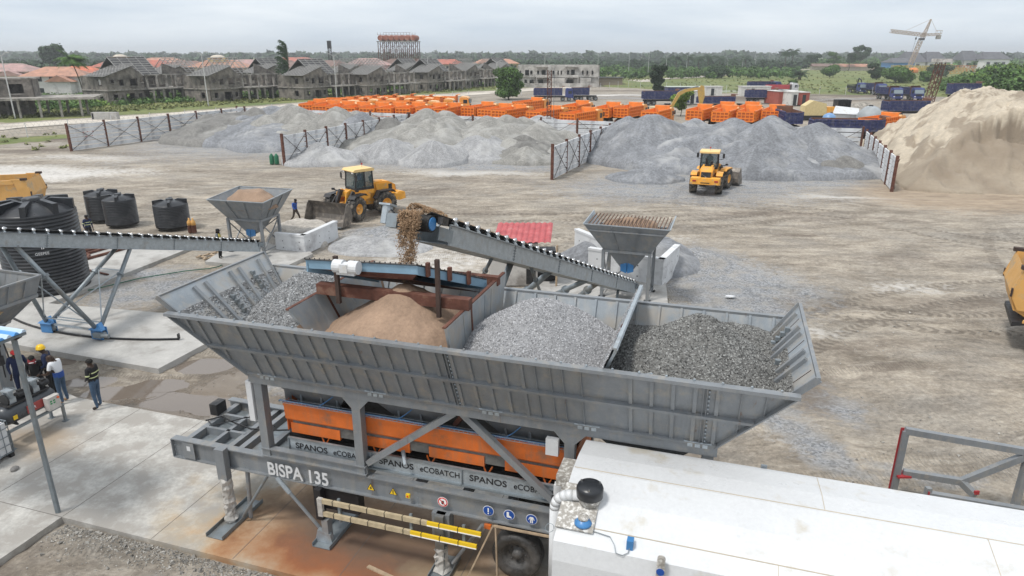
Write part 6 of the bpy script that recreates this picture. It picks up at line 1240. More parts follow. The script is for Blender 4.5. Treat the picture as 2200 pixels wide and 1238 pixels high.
# far woodland : rows of crowns at growing distance
def woodland(name,label,ys,u0,u1,hh,lm,seed,n,size,per=26,dens=1.0,vband=None):
    r=np.random.RandomState(seed); bl=[]
    for _ in range(n):
        Y=r.uniform(*ys); u=r.uniform(u0,u1); x=ray(u,118)[0]*Y/ray(u,118)[1]; h=hh*r.uniform(.45,1.0)*(1.3 if r.rand()<.08 else 1); w=h*r.uniform(.35,.7); g_=np.clip((Y-700)/900,0,1)*2.6 if Y>700 else 0
        bl.append((x,Y,h*.6+g_-.3,w,w,h*.42))
    V,F=leaves(bl,per*n,size,seed,.5); return link(name,npmesh(name,V,F,lm),None,label,'woodland',kind='stuff')
woodland('far_woodland','hazy woodland closing the horizon from edge to edge',(900,2600),-500,2700,12,LEAFD,11,3400,4.2,24)
woodland('distant_woodland','dark green bush and trees beyond the road in the right half',(500,900),1000,1740,6,LEAFD,12,1100,1.3,42)
woodland('distant_woodland_right','loose trees beyond the open field under the crane',(560,950),1740,2700,7,LEAF,15,620,1.3,42)
woodland('distant_woodland_left','blue-green trees behind the finished houses on the left',(330,900),-500,1100,7,LEAFD,13,1500,1.6,38)
woodland('middle_woodland','scrub and low trees beyond the street lamps',(330,480),1290,1720,4.2,LEAF,14,330,.7,60)
# individual trees
tree('shade_tree','bushy green tree standing behind the orange tippers, left of the blue truck','tree',G(1093,214),7.8,5.2,13000,.26,LEAF,21,.22,34,.08)
tree('shade_tree','dark conical tree beside the muddy yard, right of the pale block','tree',G(1412,203),8.6,3.4,8000,.28,leaf('leaf_blackgreen',(.022,.042,.018)),22,.2,24,.04)
tree('shrub','thin yellow-green shrub in front of the excavator arm','shrub',G(1462,249),5.3,2.4,3600,.2,LEAFL,23,.08,9,.05)
p=D(176,180,172); frond_palm('coconut_palm','tall wind-blown coconut palm among the red-roofed houses at the left',Vector((p.x,172,0)),9.6,4.3,40,24,lean=(-1.6,0),wind=(.25,.1),lm=LEAF)
for i,(u,v,s,lb) in enumerate([(612,190,1.0,'feathery wind-bent tree between two unfinished house shells')]):
    p=D(622,180,200); p.z=0; r0=root('casuarina_tree',lb,'tree',p); r0.scale=(1.45,1.45,1.4); q=random.Random(4); vs=[];fs=[]; mb=MB(); mb.tube((0,0,0),(.2,0,8.5),.18,7,.05).build('trunk',TRUNK,r0,True)
    for k in range(34):
        z=1.5+k*.29; a=q.uniform(0,6.28); l=3.6-.06*k; dr=Vector((math.cos(a)*.4-.75,math.sin(a)*.5,1.0)).normalized(); pt=Vector((.2,0,z*.85))
        for i_ in range(12):
            nx_=pt+dr*l/12; dr=(dr+Vector((-.06,0,-.03))).normalized(); sd=Vector((q.uniform(-1,1),q.uniform(-1,1),q.uniform(-.6,.4)))
            for j in range(5):
                s_=Vector((q.uniform(-1,1),q.uniform(-1,1),q.uniform(-.9,.2)))*.55; o=len(vs); vs+=[tuple(pt),tuple(nx_),tuple(pt.lerp(nx_,.5)+s_+Vector((-.25,0,0)))]; fs.append((o,o+1,o+2))
            pt=nx_
    link('crown',npmesh('crown',vs,fs,LEAFD),r0)
frond_palm('oil_palm','squat oil palm with a thick trunk standing in the open grass field',G(1717,172),2.6,4.6,40,31,tr=.75,droop=.8,lm=LEAFD)
frond_palm('oil_palm','tall oil palm, left one of the pair beyond the field',G(1685,152),12,5.5,36,32,tr=.4,lm=LEAFD)
frond_palm('oil_palm','tall oil palm, right one of the pair beyond the field',G(1700,151),12.5,5.5,36,33,tr=.4,lm=LEAFD)
for i,(u,Y,h) in enumerate([(1430,470,11),(1452,480,12),(1478,500,13),(1500,480,12),(1520,490,13),(1545,500,12),(1575,480,11),(1600,505,12)]):
    d=ray(u,150); frond_palm('oil_palm',['left-most','second','third','fourth','fifth','sixth','seventh','right-most'][i]+' oil palm of the loose row beyond the street lamps',Vector((d[0]/d[1]*Y,Y,0)),h-4,5.6,26,40+i,tr=.4,group='oil palms beyond the street lamps',lm=LEAFD)
for i,(u,v,h,c,lb) in enumerate([(1742,150,12,6,'layered umbrella-shaped tree just left of the thatched huts'),(1790,152,12,5,'dark round tree between the thatched huts'),(1822,152,12,5.5,'flat-topped tree right of the thatched huts'),(1782,166,6.5,5.5,'low dark bush left of centre in the open field'),(1882,172,7.5,4.5,'round dark bush left of the spreading bush'),(1925,178,6,9,'wide spreading green bush behind the parked blue trucks'),(1540,168,6,8,'wide round bush beside the pale side road'),(1985,176,4,4,'small dark bush beside the rusty lattice tower'),(2010,165,6,8,'dark bush under the tower crane parts'),(1700,184,1.6,2.2,'tiny bush inside the wire fence'),(150,190,5.5,5,'bright green bushy tree beside the left-most gabled shell'),(107,122,0,0,'')]):
    if not lb: continue
    tree('bush' if h<8 else 'spreading_tree',lb,'bush' if h<8 else 'tree',G(u,v),h,c,4200 if h<8 else 3800,.42,LEAFD if i%2==0 else LEAF,50+i,.25,9,.1 if h<8 else .42,flatc=.7)
p=D(107,130,420); tree('round_tree','lone round tree rising above the roofs at the far left','tree',(p.x,p.y,0),16,8.5,3500,.8,LEAFD,70,.5,9,.4)
p=D(2000,110,520); tree('round_tree','single round tree standing above the blue roof beside the crane','tree',(p.x-50,p.y,0),17,7,2600,.8,LEAFD,71,.5,7,.5)
# ================================================================ UNFINISHED HOUSE SHELLS
def holes_wall(mb,L_,h,ops,t=.22,T=None):
    """wall along x, y thickness, rectangular openings (x0,x1,z0,z1) left free"""
    ops=sorted(ops); x=0
    for x0,x1,z0,z1 in ops:
        if x0>x: mb.box(x,0,0,x0,t,h,T)
        if z0>0: mb.box(x0,0,0,x1,t,z0,T)
        if z1<h: mb.box(x0,0,z1,x1,t,h,T)
        x=x1
    if x<L_: mb.box(x,0,0,L_,t,h,T)
def wallobj(par,name,T,L_,h,ops,m=BLOCK,sill=True):
    mb=MB(T); holes_wall(mb,L_,h,ops); o=mb.build(name,m,par)
    for x0,x1,z0,z1 in ops:
        if sill and z0>.3: MB(T).box(x0-.1,-.12,z0-.12,x1+.1,.02,z0-.0).build('window_sill',OLDC,o)
    return o
ROOFB=mat('roof_batten_grey',(.27,.262,.25),.8,0,.25,2); ROOFD=mat('old_roof_felt',(.10,.10,.10),.9,0,.3,1)
def tm(x,y,z,rz=0): return Matrix.Translation((x,y,z))@Matrix.Rotation(rz,4,'Z')
def gable_roof(par,x0,x1,y0,y1,ze,zr,ridge='x',battens=True,cover=True,gap=.45,name='roof'):
    """roof with rafters and battens as separate geometry"""
    if ridge=='x': ym=(y0+y1)/2; A=[(x0,y0,ze),(x1,y0,ze),(x1,ym,zr),(x0,ym,zr)]; B=[(x1,y1,ze),(x0,y1,ze),(x0,ym,zr),(x1,ym,zr)]
    else: xm=(x0+x1)/2; A=[(x0,y1,ze),(x0,y0,ze),(xm,y0,zr),(xm,y1,zr)]; B=[(x1,y0,ze),(x1,y1,ze),(xm,y1,zr),(xm,y0,zr)]
    r=link(name,None,par)
    mb=MB(); 
    for q in (A,B):
        q=[Vector(p) for p in q]; n=(q[1]-q[0]).cross(q[3]-q[0]).normalized()
        if cover: MB().quadp(q[0]-n*.12,q[1]-n*.12,q[2]-n*.12,q[3]-n*.12,.05).build('roof_slope',ROOFD,r)
        l=(q[1]-q[0]).length; k=int(l/ (1.5 if not cover else 2.2)); 
        for i in range(k+1): f=i/k; mb.bar(q[0].lerp(q[1],f),q[3].lerp(q[2],f),.16,.12,up=n)
        if battens:
            w=(q[3]-q[0]).length; k=int(w/gap)
            for i in range(k+1): f=i/k; mb.bar(q[0].lerp(q[3],f)+n*.08,q[1].lerp(q[2],f)+n*.08,.12,.07,up=n)
    mb.build('roof_battens',ROOFB,r,kind='stuff'); return r
def shell(label,loc,rz,s=1.0,seed=0,mirror=False,right=True):
    q=random.Random(seed); r0=root('unfinished_house',label,'unfinished house',loc,rz); r0.scale=(s,s,s)
    g=2.9; z1=g+.25; h2=3.0
    # left gabled block : x 0..9, y 0..9
    op=lambda *a:[tuple(x) for x in a]
    wallobj(r0,'lower_wall',tm(0,0,0),9,g,op((1.2,2.3,.9,2.1),(4.2,6.4,.0,2.2),(7.4,8.3,.9,2.1)))
    wallobj(r0,'upper_wall',tm(0,-.25,z1),9,h2,op((.9,1.7,1.4,2.2),(2.9,4.0,.8,2.2),(5.5,7.4,.7,2.3),(8.1,8.9,1.4,2.2)))
    wallobj(r0,'side_wall',tm(9,0,0,PI/2),9,g,op((2,3.2,0,2.2),(5.5,7,.8,2.1))); wallobj(r0,'side_wall',tm(9.05,-.2,z1,PI/2),9.2,h2,op((1.5,2.6,1,2.2),(4.5,6,.8,2.2)))
    wallobj(r0,'side_wall',tm(.22,0,0,PI/2),9,g,op((2,3.2,.8,2.2))); wallobj(r0,'side_wall',tm(.22,-.2,z1,PI/2),9.2,h2,op((2,3.2,.8,2.2)))
    wallobj(r0,'back_wall',tm(0,9,0),9,g,[]); wallobj(r0,'back_wall',tm(0,9,z1),9,h2,op((3,4.5,.8,2.2)))
    mb=MB().box(-.2,-.4,g,9.3,9.3,z1).build('floor_slab',OLDC,r0)
    MB().prism([(0,-.25,z1+h2),(9.05,-.25,z1+h2),(6.4,-.25,z1+h2+2.0)],(0,.22,0)).build('gable',BLOCK,r0)
    A=[Vector(p) for p in [(-.9,-.9,z1+h2-.05),(6.5,-.9,z1+h2+2.25),(6.5,6.5,z1+h2+2.25),(-.9,6.5,z1+h2-.05)]]; n=(A[1]-A[0]).cross(A[3]-A[0]).normalized(); rf=link('roof',None,r0); MB().quadp(A[0]-n*.12,A[1]-n*.12,A[2]-n*.12,A[3]-n*.12,.05).build('roof_slope',ROOFD,rf); mb=MB()
    for i in range(10): f=i/9; mb.bar(A[0].lerp(A[1],f)+n*.03,A[3].lerp(A[2],f)+n*.03,.30,.1,up=n)
    for i in range(8): f=i/7; mb.bar(A[0].lerp(A[3],f)+n*.08,A[1].lerp(A[2],f)+n*.08,.1,.06,up=n)
    mb.build('roof_battens',ROOFB,rf,kind='stuff'); MB().bar(A[0],A[3],.25,.1).bar(A[0],A[1],.25,.1).build('fascia',ROOFB,rf)
    # tall rear block with skeletal roof
    wallobj(r0,'tower_wall',tm(4.5,5.5,z1),11,h2+1.6,op((1.2,2.4,3.2,4.2),(6.5,8,3.0,4.2)))
    gable_roof(r0,5.2,14.6,1.0,11.5,z1+h2-.1,z1+h2+4.0,'x',True,seed%2==0,.8)
    # middle: recessed wall and columns carrying a deck
    wallobj(r0,'recessed_wall',tm(9.2,3.0,z1),8.6,h2,op((1.0,2.4,.0,2.2),(3.6,4.9,.7,2.2),(6.2,7.6,.7,2.2)))
    wallobj(r0,'recessed_wall',tm(9.2,3.4,0),8.6,g,op((.8,2.0,0,2.2),(3.4,5.4,.0,2.3),(6.2,7.4,.8,2.2)))
    x1=23 if right else 18
    MB().box(9.3,-2.6,g,x1,5.5,g+.28).build('deck_slab',OLDC,r0); mb=MB()
    for i in range(int((x1-9.5)/2.6)+1):
        x=9.7+2.6*i; MB().box(x-.16,-2.45,-.3,x+.16,-2.1,g).build('column',OLDC,r0); 
        MB().box(x-.2,-.6,z1,x+.2,-.25,z1+h2-.1+q.uniform(-.2,.3)).build('column',OLDC,r0)
        if i%2: MB().box(x+.9,-1.5,-.3,x+1.15,-1.2,g).build('column',OLDC,r0)
        if q.random()<.4: MB().box(x+1,-2.2,z1,x+1.15,-2.05,z1+1.1).build('stub_column',ROOFB,r0)
    MB().box(9.4,-.62,z1+h2-.15,x1-1.2,-.2,z1+h2+.15).build('ring_beam',OLDC,r0)
    # right wing
    if right:
        wallobj(r0,'wing_wall',tm(17.8,1.2,z1),5,h2,op((1.2,2.3,.8,2.2),(3.2,4.2,.8,2.2))); wallobj(r0,'wing_wall',tm(17.9,2.2,0),5,g,op((1,2.6,0,2.2))); wallobj(r0,'wing_side',tm(22.8,1.2,z1,PI/2),7,h2,op((2,3.2,.8,2.2)))
        MB().prism([(15.2,1.1,z1+h2),(22.9,1.1,z1+h2),(15.4,1.1,z1+h2+2.6)],(0,.22,0)).build('gable',BLOCK,r0)
    return r0
SH=[(235,216,160,0,1.0,'left-most of the gabled grey house shells, beside the green bushy tree'),(453,208,168,0,.98,'second gabled grey house shell from the left, behind a street lamp'),(654,203,178,0,.95,'grey house shell in front of the thin latticed mast'),(790,199,192,0,.93,'grey house shell standing below the rusty water tanks'),(919,193,215,0,.93,'grey house shell right of the rusty water tanks'),(1000,188,238,0,.93,'second-last grey house shell, towards the pale block'),(1070,184,266,0,.93,'last small grey house shell before the pale unfinished block')]
SH+=[(352,205,190,0,.95,'rear grey shell whose frame roof shows between the first two gabled shells'),(560,200,203,0,.95,'rear grey shell left of the feathery wind-bent tree'),(742,195,216,0,.93,'rear grey shell between the latticed mast and the water tanks'),(868,190,238,0,.93,'rear grey shell just right below the water tanks'),(1052,184,290,0,.9,'rearmost grey shell near the bushy green tree')]
for i,(u,v,Y,_,s,lb) in enumerate(SH):
    d=ray(u,v); shell(lb,(d[0]/d[1]*Y,Y,0),R(62),s,i,right=i<6)
# roofless shell at the far left
r0=root('unfinished_house','dark roofless concrete shell with a big deck on columns at the left edge','unfinished house',(-98,124,0),R(22))
MB().box(-4,-3,3.0,22,8,3.4).build('deck_slab',OLDC,r0); 
for i in range(8):
    MB().box(-3+3.2*i,-2.6,-.3,-2.65+3.2*i,-2.2,3.0).build('column',OLDC,r0); MB().box(-3+3.2*i,3.6,-.3,-2.65+3.2*i,4.0,3.0).build('column',OLDC,r0)
wallobj(r0,'upper_wall',tm(-4,1.5,3.4),16,3.1,[(2,3.2,.8,2.2),(5,7,.0,2.2),(9,10.2,.8,2.2),(12,14.4,.6,2.3)]); wallobj(r0,'upper_wall',tm(-4,6,3.4),16,3.1,[]); wallobj(r0,'end_wall',tm(12,1.5,3.4,PI/2),4.5,3.1,[])
MB().box(-4.2,1.3,6.5,12.3,6.6,6.8).build('roof_slab',OLDC,r0); MB().box(3,4.4,-.3,11,5,3.0).build('lower_wall',BLOCK,r0)
# pale two-storey block right of the shells
r0=root('unfinished_block','pale two-storey unfinished terrace block with dark openings, behind the blue truck','building',D(1112,180,250)*1.0,R(-1.5)); r0.location.z=0; PB=mat('pale_render',(.46,.44,.41),.9,0,.2,.4,dirt=(.26,.245,.225),damt=.35,ds=.35)
o_=[(1.5,2.4,1.0,2.3),(3.0,3.6,1.0,2.3)]
wallobj(r0,'facade_upper',tm(0,0,3.2),28.5,4.0,[(.8,1.3,.8,2.2),(2.6,4.0,.6,2.4),(4.4,5.2,1,2.2),(6.8,7.5,1,2.2),(8.4,9.8,.2,2.4),(12.2,12.8,.9,2.2),(13.9,14.4,.9,2.2),(15,15.5,.9,2.2),(17.2,18.0,.9,2.3),(18.6,19.9,.3,2.5),(22.4,23,.9,2.2),(24.0,24.6,.9,2.2),(25.8,26.4,.9,2.2)],PB)
wallobj(r0,'facade_lower',tm(0,.4,0),28.5,3.2,[(2.4,3.3,1,2.3),(4.2,5.6,.9,2.3),(7.2,9.0,0,2.4),(12,15,.9,2.3),(17,19.6,0,2.4),(22,25,.9,2.3)],PB)
wallobj(r0,'end_wall',tm(28.4,0,0,PI/2),12,7.2,[(3,4.2,4,5.4)],PB); wallobj(r0,'end_wall',tm(.2,0,0,PI/2),12,7.2,[(3,4.2,4,5.4)],PB); MB().box(0,.3,7.1,28.4,12,7.2).build('flat_roof',OLDC,r0); MB().box(0,11.8,0,28.4,12,7.2).build('back_wall',PB,r0)
for x0,x1 in ((6.4,11.4),(16.6,21.2)):
    MB().box(x0,-1.6,3.1,x1,0,3.35).build('balcony_slab',PB,r0); MB().box(x0,-1.6,3.35,x1,-1.48,4.0).build('balcony_wall',PB,r0); 
    for x in (x0+.1,x1-.3): MB().box(x,-1.58,0,x+.25,-1.33,3.1).build('column',PB,r0)
    MB().box(x0,-1.6,6.6,x1,0,6.9).build('canopy_slab',PB,r0)
for x0,x1 in ((11.5,16.4),(21.8,25.4)): MB().box(x0,-2.6,0,x1,.3,2.9).build('porch_block',PB,r0); 
MB().box(1.5,-3.2,0,28,-3,1.3).build('yard_wall',PB,r0)
hut=root('low_hut','small brown hut with a flat sheet roof beside the pale block','hut',D(1285,170,262)); hut.location.z=0; MB().box(0,0,0,9,5,2.6).build('wall',mat('brown_block',(.27,.22,.17),.9),hut); MB().box(-.5,-.6,2.6,9.5,5.5,2.8).build('roof',ROOFD,hut)
# finished houses with coloured roofs
RT={k:mat(k+'_roof',c,.7,0,.2,.6,dirt=d,damt=.25,ds=.4) for k,c,d in (('red',(.40,.13,.09),(.24,.12,.10)),('terracotta',(.42,.22,.15),(.28,.16,.12)),('brown',(.20,.13,.11),(.12,.09,.08)),('orange',(.50,.15,.08),(.3,.13,.1)),('grey',(.10,.10,.11),(.07,.07,.08)),('pink',(.38,.24,.22),(.26,.2,.18)))}
CRW=mat('cream_house_wall',(.56,.50,.42),.85,0,.12,.5,dirt=(.36,.32,.27),damt=.2,ds=.5); WHW=mat('white_house_wall',(.62,.60,.58),.85,0,.1,.5,dirt=(.4,.38,.36),damt=.2,ds=.5); YLW=mat('yellow_house_wall',(.50,.40,.22),.85,0,.15,.5); GLD=plain('dark_window',(.03,.035,.04),.2)
def house(label,u,v,Y,w,d,h,rk,wm,dome=False,rz=0,wing=True):
    dd=ray(u,v); r0=root('finished_house',label,'house',(dd[0]/dd[1]*Y,Y,0),rz); MB().box(0,0,0,w,d,h).build('wall',wm,r0)
    def hip(x0,x1,y0,y1,ze,zr,k,nm='roof'):
        hy=(y1-y0)/2; xi=min(hy,(x1-x0)/2-.3); MB().add([(x0,y0,ze),(x1,y0,ze),(x1,y1,ze),(x0,y1,ze),(x0+xi*.8,(y0+y1)/2,zr),(x1-xi*.8,(y0+y1)/2,zr)],[(0,1,5,4),(1,2,5),(2,3,4,5),(3,0,4),(0,3,2,1)]).build(nm,RT[k],r0)
    hip(-.8,w+.8,-.8,d+.8,h,h+2.4,rk); n=int(w/3)
    for i in range(n):
        for z in ((1.0,2.2),(3.9,5.1)):
            if z[1]<h: wd=MB().box(.8+i*3,-.06,z[0],1.9+i*3,.02,z[1]).build('window',GLD,r0); MB().box(.72+i*3,-.1,z[0]-.1,1.98+i*3,-.02,z[0]).build('sill',wm,wd)
    if wing: MB().box(w*.55,-3,0,w*.95,0,h-1.2).build('wing_wall',wm,r0); MB().prism([(w*.5,-3.4,h-1.3),(w,-3.4,h-1.3),(w*.75,-3.4,h+.4)],(0,4.5,0)).build('wing_roof',RT[rk],r0)
    if dome: MB().box(w*.3,d*.3,h+1.4,w*.62,d*.6,h+3.1).build('roof_lantern',YLW,r0); MB().ball((w*.46,d*.45,h+3.1),(w*.14,w*.14,.9),12,6).build('dome',CRW,r0)
HS=[(52,190,190,14,10,5.2,'terracotta',WHW,False,'white house with brown-red roof at the left, right of the roofless shell'),(-60,190,225,18,11,5.6,'pink',CRW,False,'cream house with a dull pink roof at the far left edge'),
 (118,190,200,12,9,5.2,'orange',WHW,False,'white house with a bright orange-red roof, left of the coconut palm'),(205,180,235,16,10,6.8,'red',CRW,True,'cream house with red roof and small dome, behind the left-most gabled shell'),
 (262,180,262,18,12,6.4,'red',WHW,False,'house with a dull red roof showing over the left-most gabled shell'),(345,180,250,16,12,6.2,'brown',YLW,False,'yellow-walled house with brown roof between the first two shells'),
 (410,180,240,18,12,6.6,'terracotta',CRW,True,'house with peach roof and pale dome behind the second street lamp'),(470,178,285,18,12,6.4,'pink',YLW,False,'far house with a pink roof above the second grey shell'),
 (545,176,270,18,12,6.2,'brown',YLW,False,'yellow house with dark brown roof left of the feathery tree'),(648,175,300,20,12,6.0,'brown',CRW,False,'house with flat brown roof beside the thin lattice mast'),
 (742,172,262,16,12,7.0,'pink',mat('pink_wall',(.48,.25,.23),.85,0,.1,1),False,'pink-walled house between the grey shells under the water tanks'),(820,170,340,22,12,6.4,'brown',YLW,False,'yellow low house directly beneath the rusty water tanks'),
 (905,170,360,22,12,6.0,'red',CRW,False,'small red-roofed house right of the rusty water tanks'),(1020,170,390,24,12,6,'terracotta',YLW,False,'pale yellow house showing behind the last grey shell'),
 (300,170,420,24,14,6.5,'terracotta',CRW,False,'distant house with terracotta roof on the left skyline'),(590,165,460,26,14,6.5,'red',CRW,False,'distant pale house on the skyline left of the lattice mast')]
for u,v,Y,w,d,h,rk,wm,dm,lb in HS: house(lb,u,v,Y,w,d,h,rk,wm,dm,R(6),wing=Y<300)
# far buildings at the right
def bigshed(label,u,Y,w,h,zr,rk,wm,steps=0):
    dd=ray(u,118); r0=root('distant_building',label,'building',(dd[0]/dd[1]*Y,Y,0)); MB().box(0,0,0,w,18,h).build('wall',wm,r0)
    MB().add([(-1,-1,h),(w+1,-1,h),(w+1,19,h),(-1,19,h),(w*.15,9,zr),(w*.85,9,zr)],[(0,1,5,4),(1,2,5),(2,3,4,5),(3,0,4),(0,3,2,1)]).build('roof',RT[rk],r0)
    for i in range(int(w/6)): MB().box(2+i*6,-.3,h*.35,4.5+i*6,0,h*.7).build('window',GLD,r0)
bigshed('large dark-roofed building behind the tower crane',1950,560,15,5,12.6,'grey',WHW); bigshed('large dark-roofed building right of the tower crane',1996,560,15,5,12.6,'grey',WHW)
bigshed('blue-roofed long shed left of the tower crane base',1924,520,15,5,8.2,'grey',WHW)
bpy.data.objects['distant_building.002'].children[1].data.materials[0]=mat('bright_blue_roof',(.06,.22,.50),.4,0,.1,1)
bigshed('grey-roofed building near the right edge behind the thicket',2075,580,13,6,13.5,'grey',WHW); bigshed('white-walled hall with grey peaked roofs at the far right skyline',2118,570,20,7,12.5,'grey',mat('bright_white_wall',(.72,.71,.70),.8,0,.05,1))
for i,(u,Y,w,lb) in enumerate([(1752,520,22,'small open hut with brown sheet roof beyond the field, left one'),(1800,500,26,'low reddish hut beyond the field, right one')]):
    dd=ray(u,118); r0=root('low_hut',lb,'hut',(dd[0]/dd[1]*Y,Y,0)); MB().box(0,0,0,w,6,2.6).build('wall',CRW,r0); MB().prism([(-1,-1.5,2.5),(-1,7,2.5),(-1,2.8,4.4)],(w+2,0,0)).build('roof',RT['terracotta' if i else 'brown'],r0)
for i,u in enumerate((1832,1846,1862,1872,1908)):
    p=G(u,149); heap('sand_mound',p.x,p.y,9,6,1.8,mat('pink_sand',(.50,.40,.33),.9),['left-most','second','third','fourth','right-most'][i]+' small pale sand mound beyond the field bushes','sand heap',seed=90+i,n=20,k=8)
# ================================================================ TOWERS, LAMPS, CRANE
def lattice(mb,a,b,w,n,r,w2=None,diag=True):
    """square lattice mast from a to b"""
    w2=w2 or w; a=Vector(a);b=Vector(b); M,l=mb.frame(a,b); cs=[(-1,-1),(1,-1),(1,1),(-1,1)]
    P=lambda c,t:M@Vector((c[0]*(w+(w2-w)*t)/2,c[1]*(w+(w2-w)*t)/2,l*t))
    for c in cs: mb.bar(P(c,0),P(c,1),r*1.5)
    for i in range(n):
        t0=i/n;t1=(i+1)/n
        for k in range(4):
            c,d=cs[k],cs[(k+1)%4]; mb.bar(P(c,t0),P(d,t0),r)
            if diag: mb.bar(P(c,t0) if i%2 else P(d,t0),P(d,t1) if i%2 else P(c,t1),r)
    return mb
def lamp(label,p,h,group=None,dbl=True,az=0):
    r0=root('street_lamp',label,'street lamp',(p[0],p[1],0),az,group); MB().tube((0,0,-.1),(0,0,h-.6),.13,7,.07).build('pole',LAMPM,r0)
    for sx in (-1,1): 
        MB().tube((0,0,h-.7),(sx*.9,0,h-.15),.045,5).build('arm',LAMPM,r0); MB().cb((sx*1.15,0,h-.1),(.6,.22,.12)).build('lamp_head',LAMPM,r0)
    return r0
LAMPM=mat('lamp_post_grey',(.50,.50,.49),.6,0,.1,2)
LP=[(33,255,11.2,'double-armed street lamp nearest the left edge, in front of the roofless shell'),(448,228,11.4,'double-armed street lamp in front of the second gabled shell'),(724,212,11.0,'street lamp in front of the third grey shell, behind the orange tippers'),(921,195,10.6,'street lamp right of the rusty water tanks'),(1068,200,9.2,'street lamp just left of the bushy green tree'),(1170,175,11,'slim lamp post standing before the pale block'),(1284,155,11.4,'lamp post at the right corner of the pale block'),
 (1350,165,11.9,None),(1392,163,11.9,None),(1430,163,10.9,None),(1474,156,10.6,None),(1526,150,10.4,None),(1562,152,8,None),(1594,152,8.4,None),(1622,148,9.7,None),(1650,148,12.4,None)]
for u,v,h,lb in LP: lamp(lb or ['first','second','third','fourth','fifth','sixth','seventh','eighth','last'][[q_[0] for q_ in LP if not q_[3]].index(u)]+' street lamp from the left in the row beside the side road',G(u,v),h,None if lb else 'street lamps along the side road')
# elevated water tanks
w0=D(858,118,350); wt=root('water_tower','rusty row of barrel tanks on a tall lattice frame above the roofs','water tower',(w0.x,350,0),R(-8)); W_=18.5; zt_=16.4
RW=mat('rusty_tank_paint',(.30,.10,.06),.75,0,.35,.5,dirt=(.40,.34,.31),damt=.15,ds=.5)
for i in range(7):
    for y in (-3.5,0,3.5): MB().bar((-W_/2+W_*i/6,y,0),(-W_/2+W_*i/6,y,zt_),.3).build('tower_leg',RUST,wt)
mb=MB()
for y in (-3.5,3.5):
    for i in range(6):
        a=-W_/2+W_*i/6; b=a+W_/6
        for k in range(4): z0=zt_*k/4; z1=zt_*(k+1)/4; mb.bar((a,y,z0),(b,y,z1),.12).bar((b,y,z0),(a,y,z1),.12).bar((a,y,z1),(b,y,z1),.14)
mb.build('cross_bracing',RUST,wt,kind='stuff'); MB().box(-W_/2-.5,-4,zt_,W_/2+.5,4,zt_+.35).build('platform',OLDC,wt)
for i in range(7):
    x=-W_/2+1.25+i*(W_-2.5)/6; t_=link('barrel_tank',None,wt); MB().tube((x,-3.6,zt_+1.75),(x,3.6,zt_+1.75),1.3,18).build('tank_shell',RW,t_,True); MB().tube((x,-3.62,zt_+1.75),(x,-3.72,zt_+1.75),1.2,18,.9).build('tank_end',RW,t_)
mb=MB().box(-W_/2,-3.5,zt_+3.3,W_/2,-3.35,zt_+3.4); 
for i in range(14): mb.box(-W_/2+i*W_/13,-3.5,zt_+3.0,-W_/2+.1+i*W_/13,-3.4,zt_+4.2)
mb.bar((-W_/2+3,-3.45,zt_+4.2),(W_/2-2,-3.45,zt_+4.2),.1); mb.build('top_railing',RUST,wt,kind='stuff')
m0=D(709,118,330); ms=root('lattice_mast','thin dark lattice mast rising between the grey shells','mast',(m0.x,330,0)); lattice(MB(),(0,0,0),(0,0,16.5),1.3,16,.1).build('mast_frame',BLK,ms,kind=None); MB().box(-.8,-.8,13.2,.8,.8,16.6).build('mast_head',BLK,ms)
# tower crane
c0=D(1968,118,450); cr=root('tower_crane','pale weathered tower crane with a level jib on the right skyline','tower crane',(c0.x,450,0),R(-6)); CRM=mat('crane_paint',(.42,.33,.27),.7,0,.2,1)
lattice(MB(),(-3.4,0,0),(1.2,0,19),2.0,13,.16).build('mast',CRM,cr); MB().cb((1.6,0,19.6),(2.6,2.6,1.2)).build('slewing_ring',BLK,cr); lattice(MB(),(2.0,0,19.8),(5.0,0,31.2),1.9,9,.14,.5).build('tower_head',CRM,cr)
lattice(MB(),(3.0,0,22.0),(-17.6,0,24.4),1.9,22,.15).build('jib',CRM,cr); lattice(MB(),(3.2,0,22.1),(12.5,0,22.4),1.4,9,.14).build('counter_jib',CRM,cr)
MB().cb((11.2,0,20.8),(2.2,2,2.4)).build('counterweight',OLDC,cr); mb=MB().cb((11,0,24.5),(3.2,2,.25)); [mb.bar((x,y,22.6),(x,y,24.5),.15) for x in (9.6,12.4) for y in (-.9,.9)]; mb.build('machine_deck',CRM,cr)
MB().bar((4.8,0,31),(-8.5,0,24.6),.14).build('jib_tie',CRM,cr); MB().bar((5.0,0,31),(9.5,0,24.4),.12).build('counter_tie',CRM,cr); MB().bar((-1.4,0,22.6),(-3.0,0,10),.1).cb((-1.8,0,20),(.7,.7,1.2)).build('hoist_rope',BLK,cr)
# crane sections lying on the ground, yellow and orange
for i,(ua,ub,Y,z,c,lb) in enumerate([(1922,1958,440,1.4,(.50,.40,.10),'yellow lattice crane section lying left of the crane base'),(1965,2008,440,1.3,(.50,.40,.10),'yellow lattice crane section lying right under the crane'),(2012,2048,420,2.4,(.50,.38,.10),'yellow lattice crane section behind the rusty lattice tower'),(2040,2100,430,1.5,(.46,.20,.07),'orange lattice crane section lying towards the thicket'),(2000,2080,400,.9,(.46,.33,.12),'long low yellow lattice section in front of the orange one')]):
    a=D(ua,118,Y);b=D(ub,118,Y); s_=link('crane_section',None,None,lb,'crane section',loc=(a.x,Y,0)); lattice(MB(),(0,0,z+1.2),(b.x-a.x,0,z+1.2),3.0,9,.24).build('lattice_frame',mat('lattice_%d'%i,c,.6,0,.15,1),s_)
    for x in (.5,b.x-a.x-.5): MB().box(x-.3,-1,0,x+.3,1,z+.1).build('support_block',OLDC,s_)
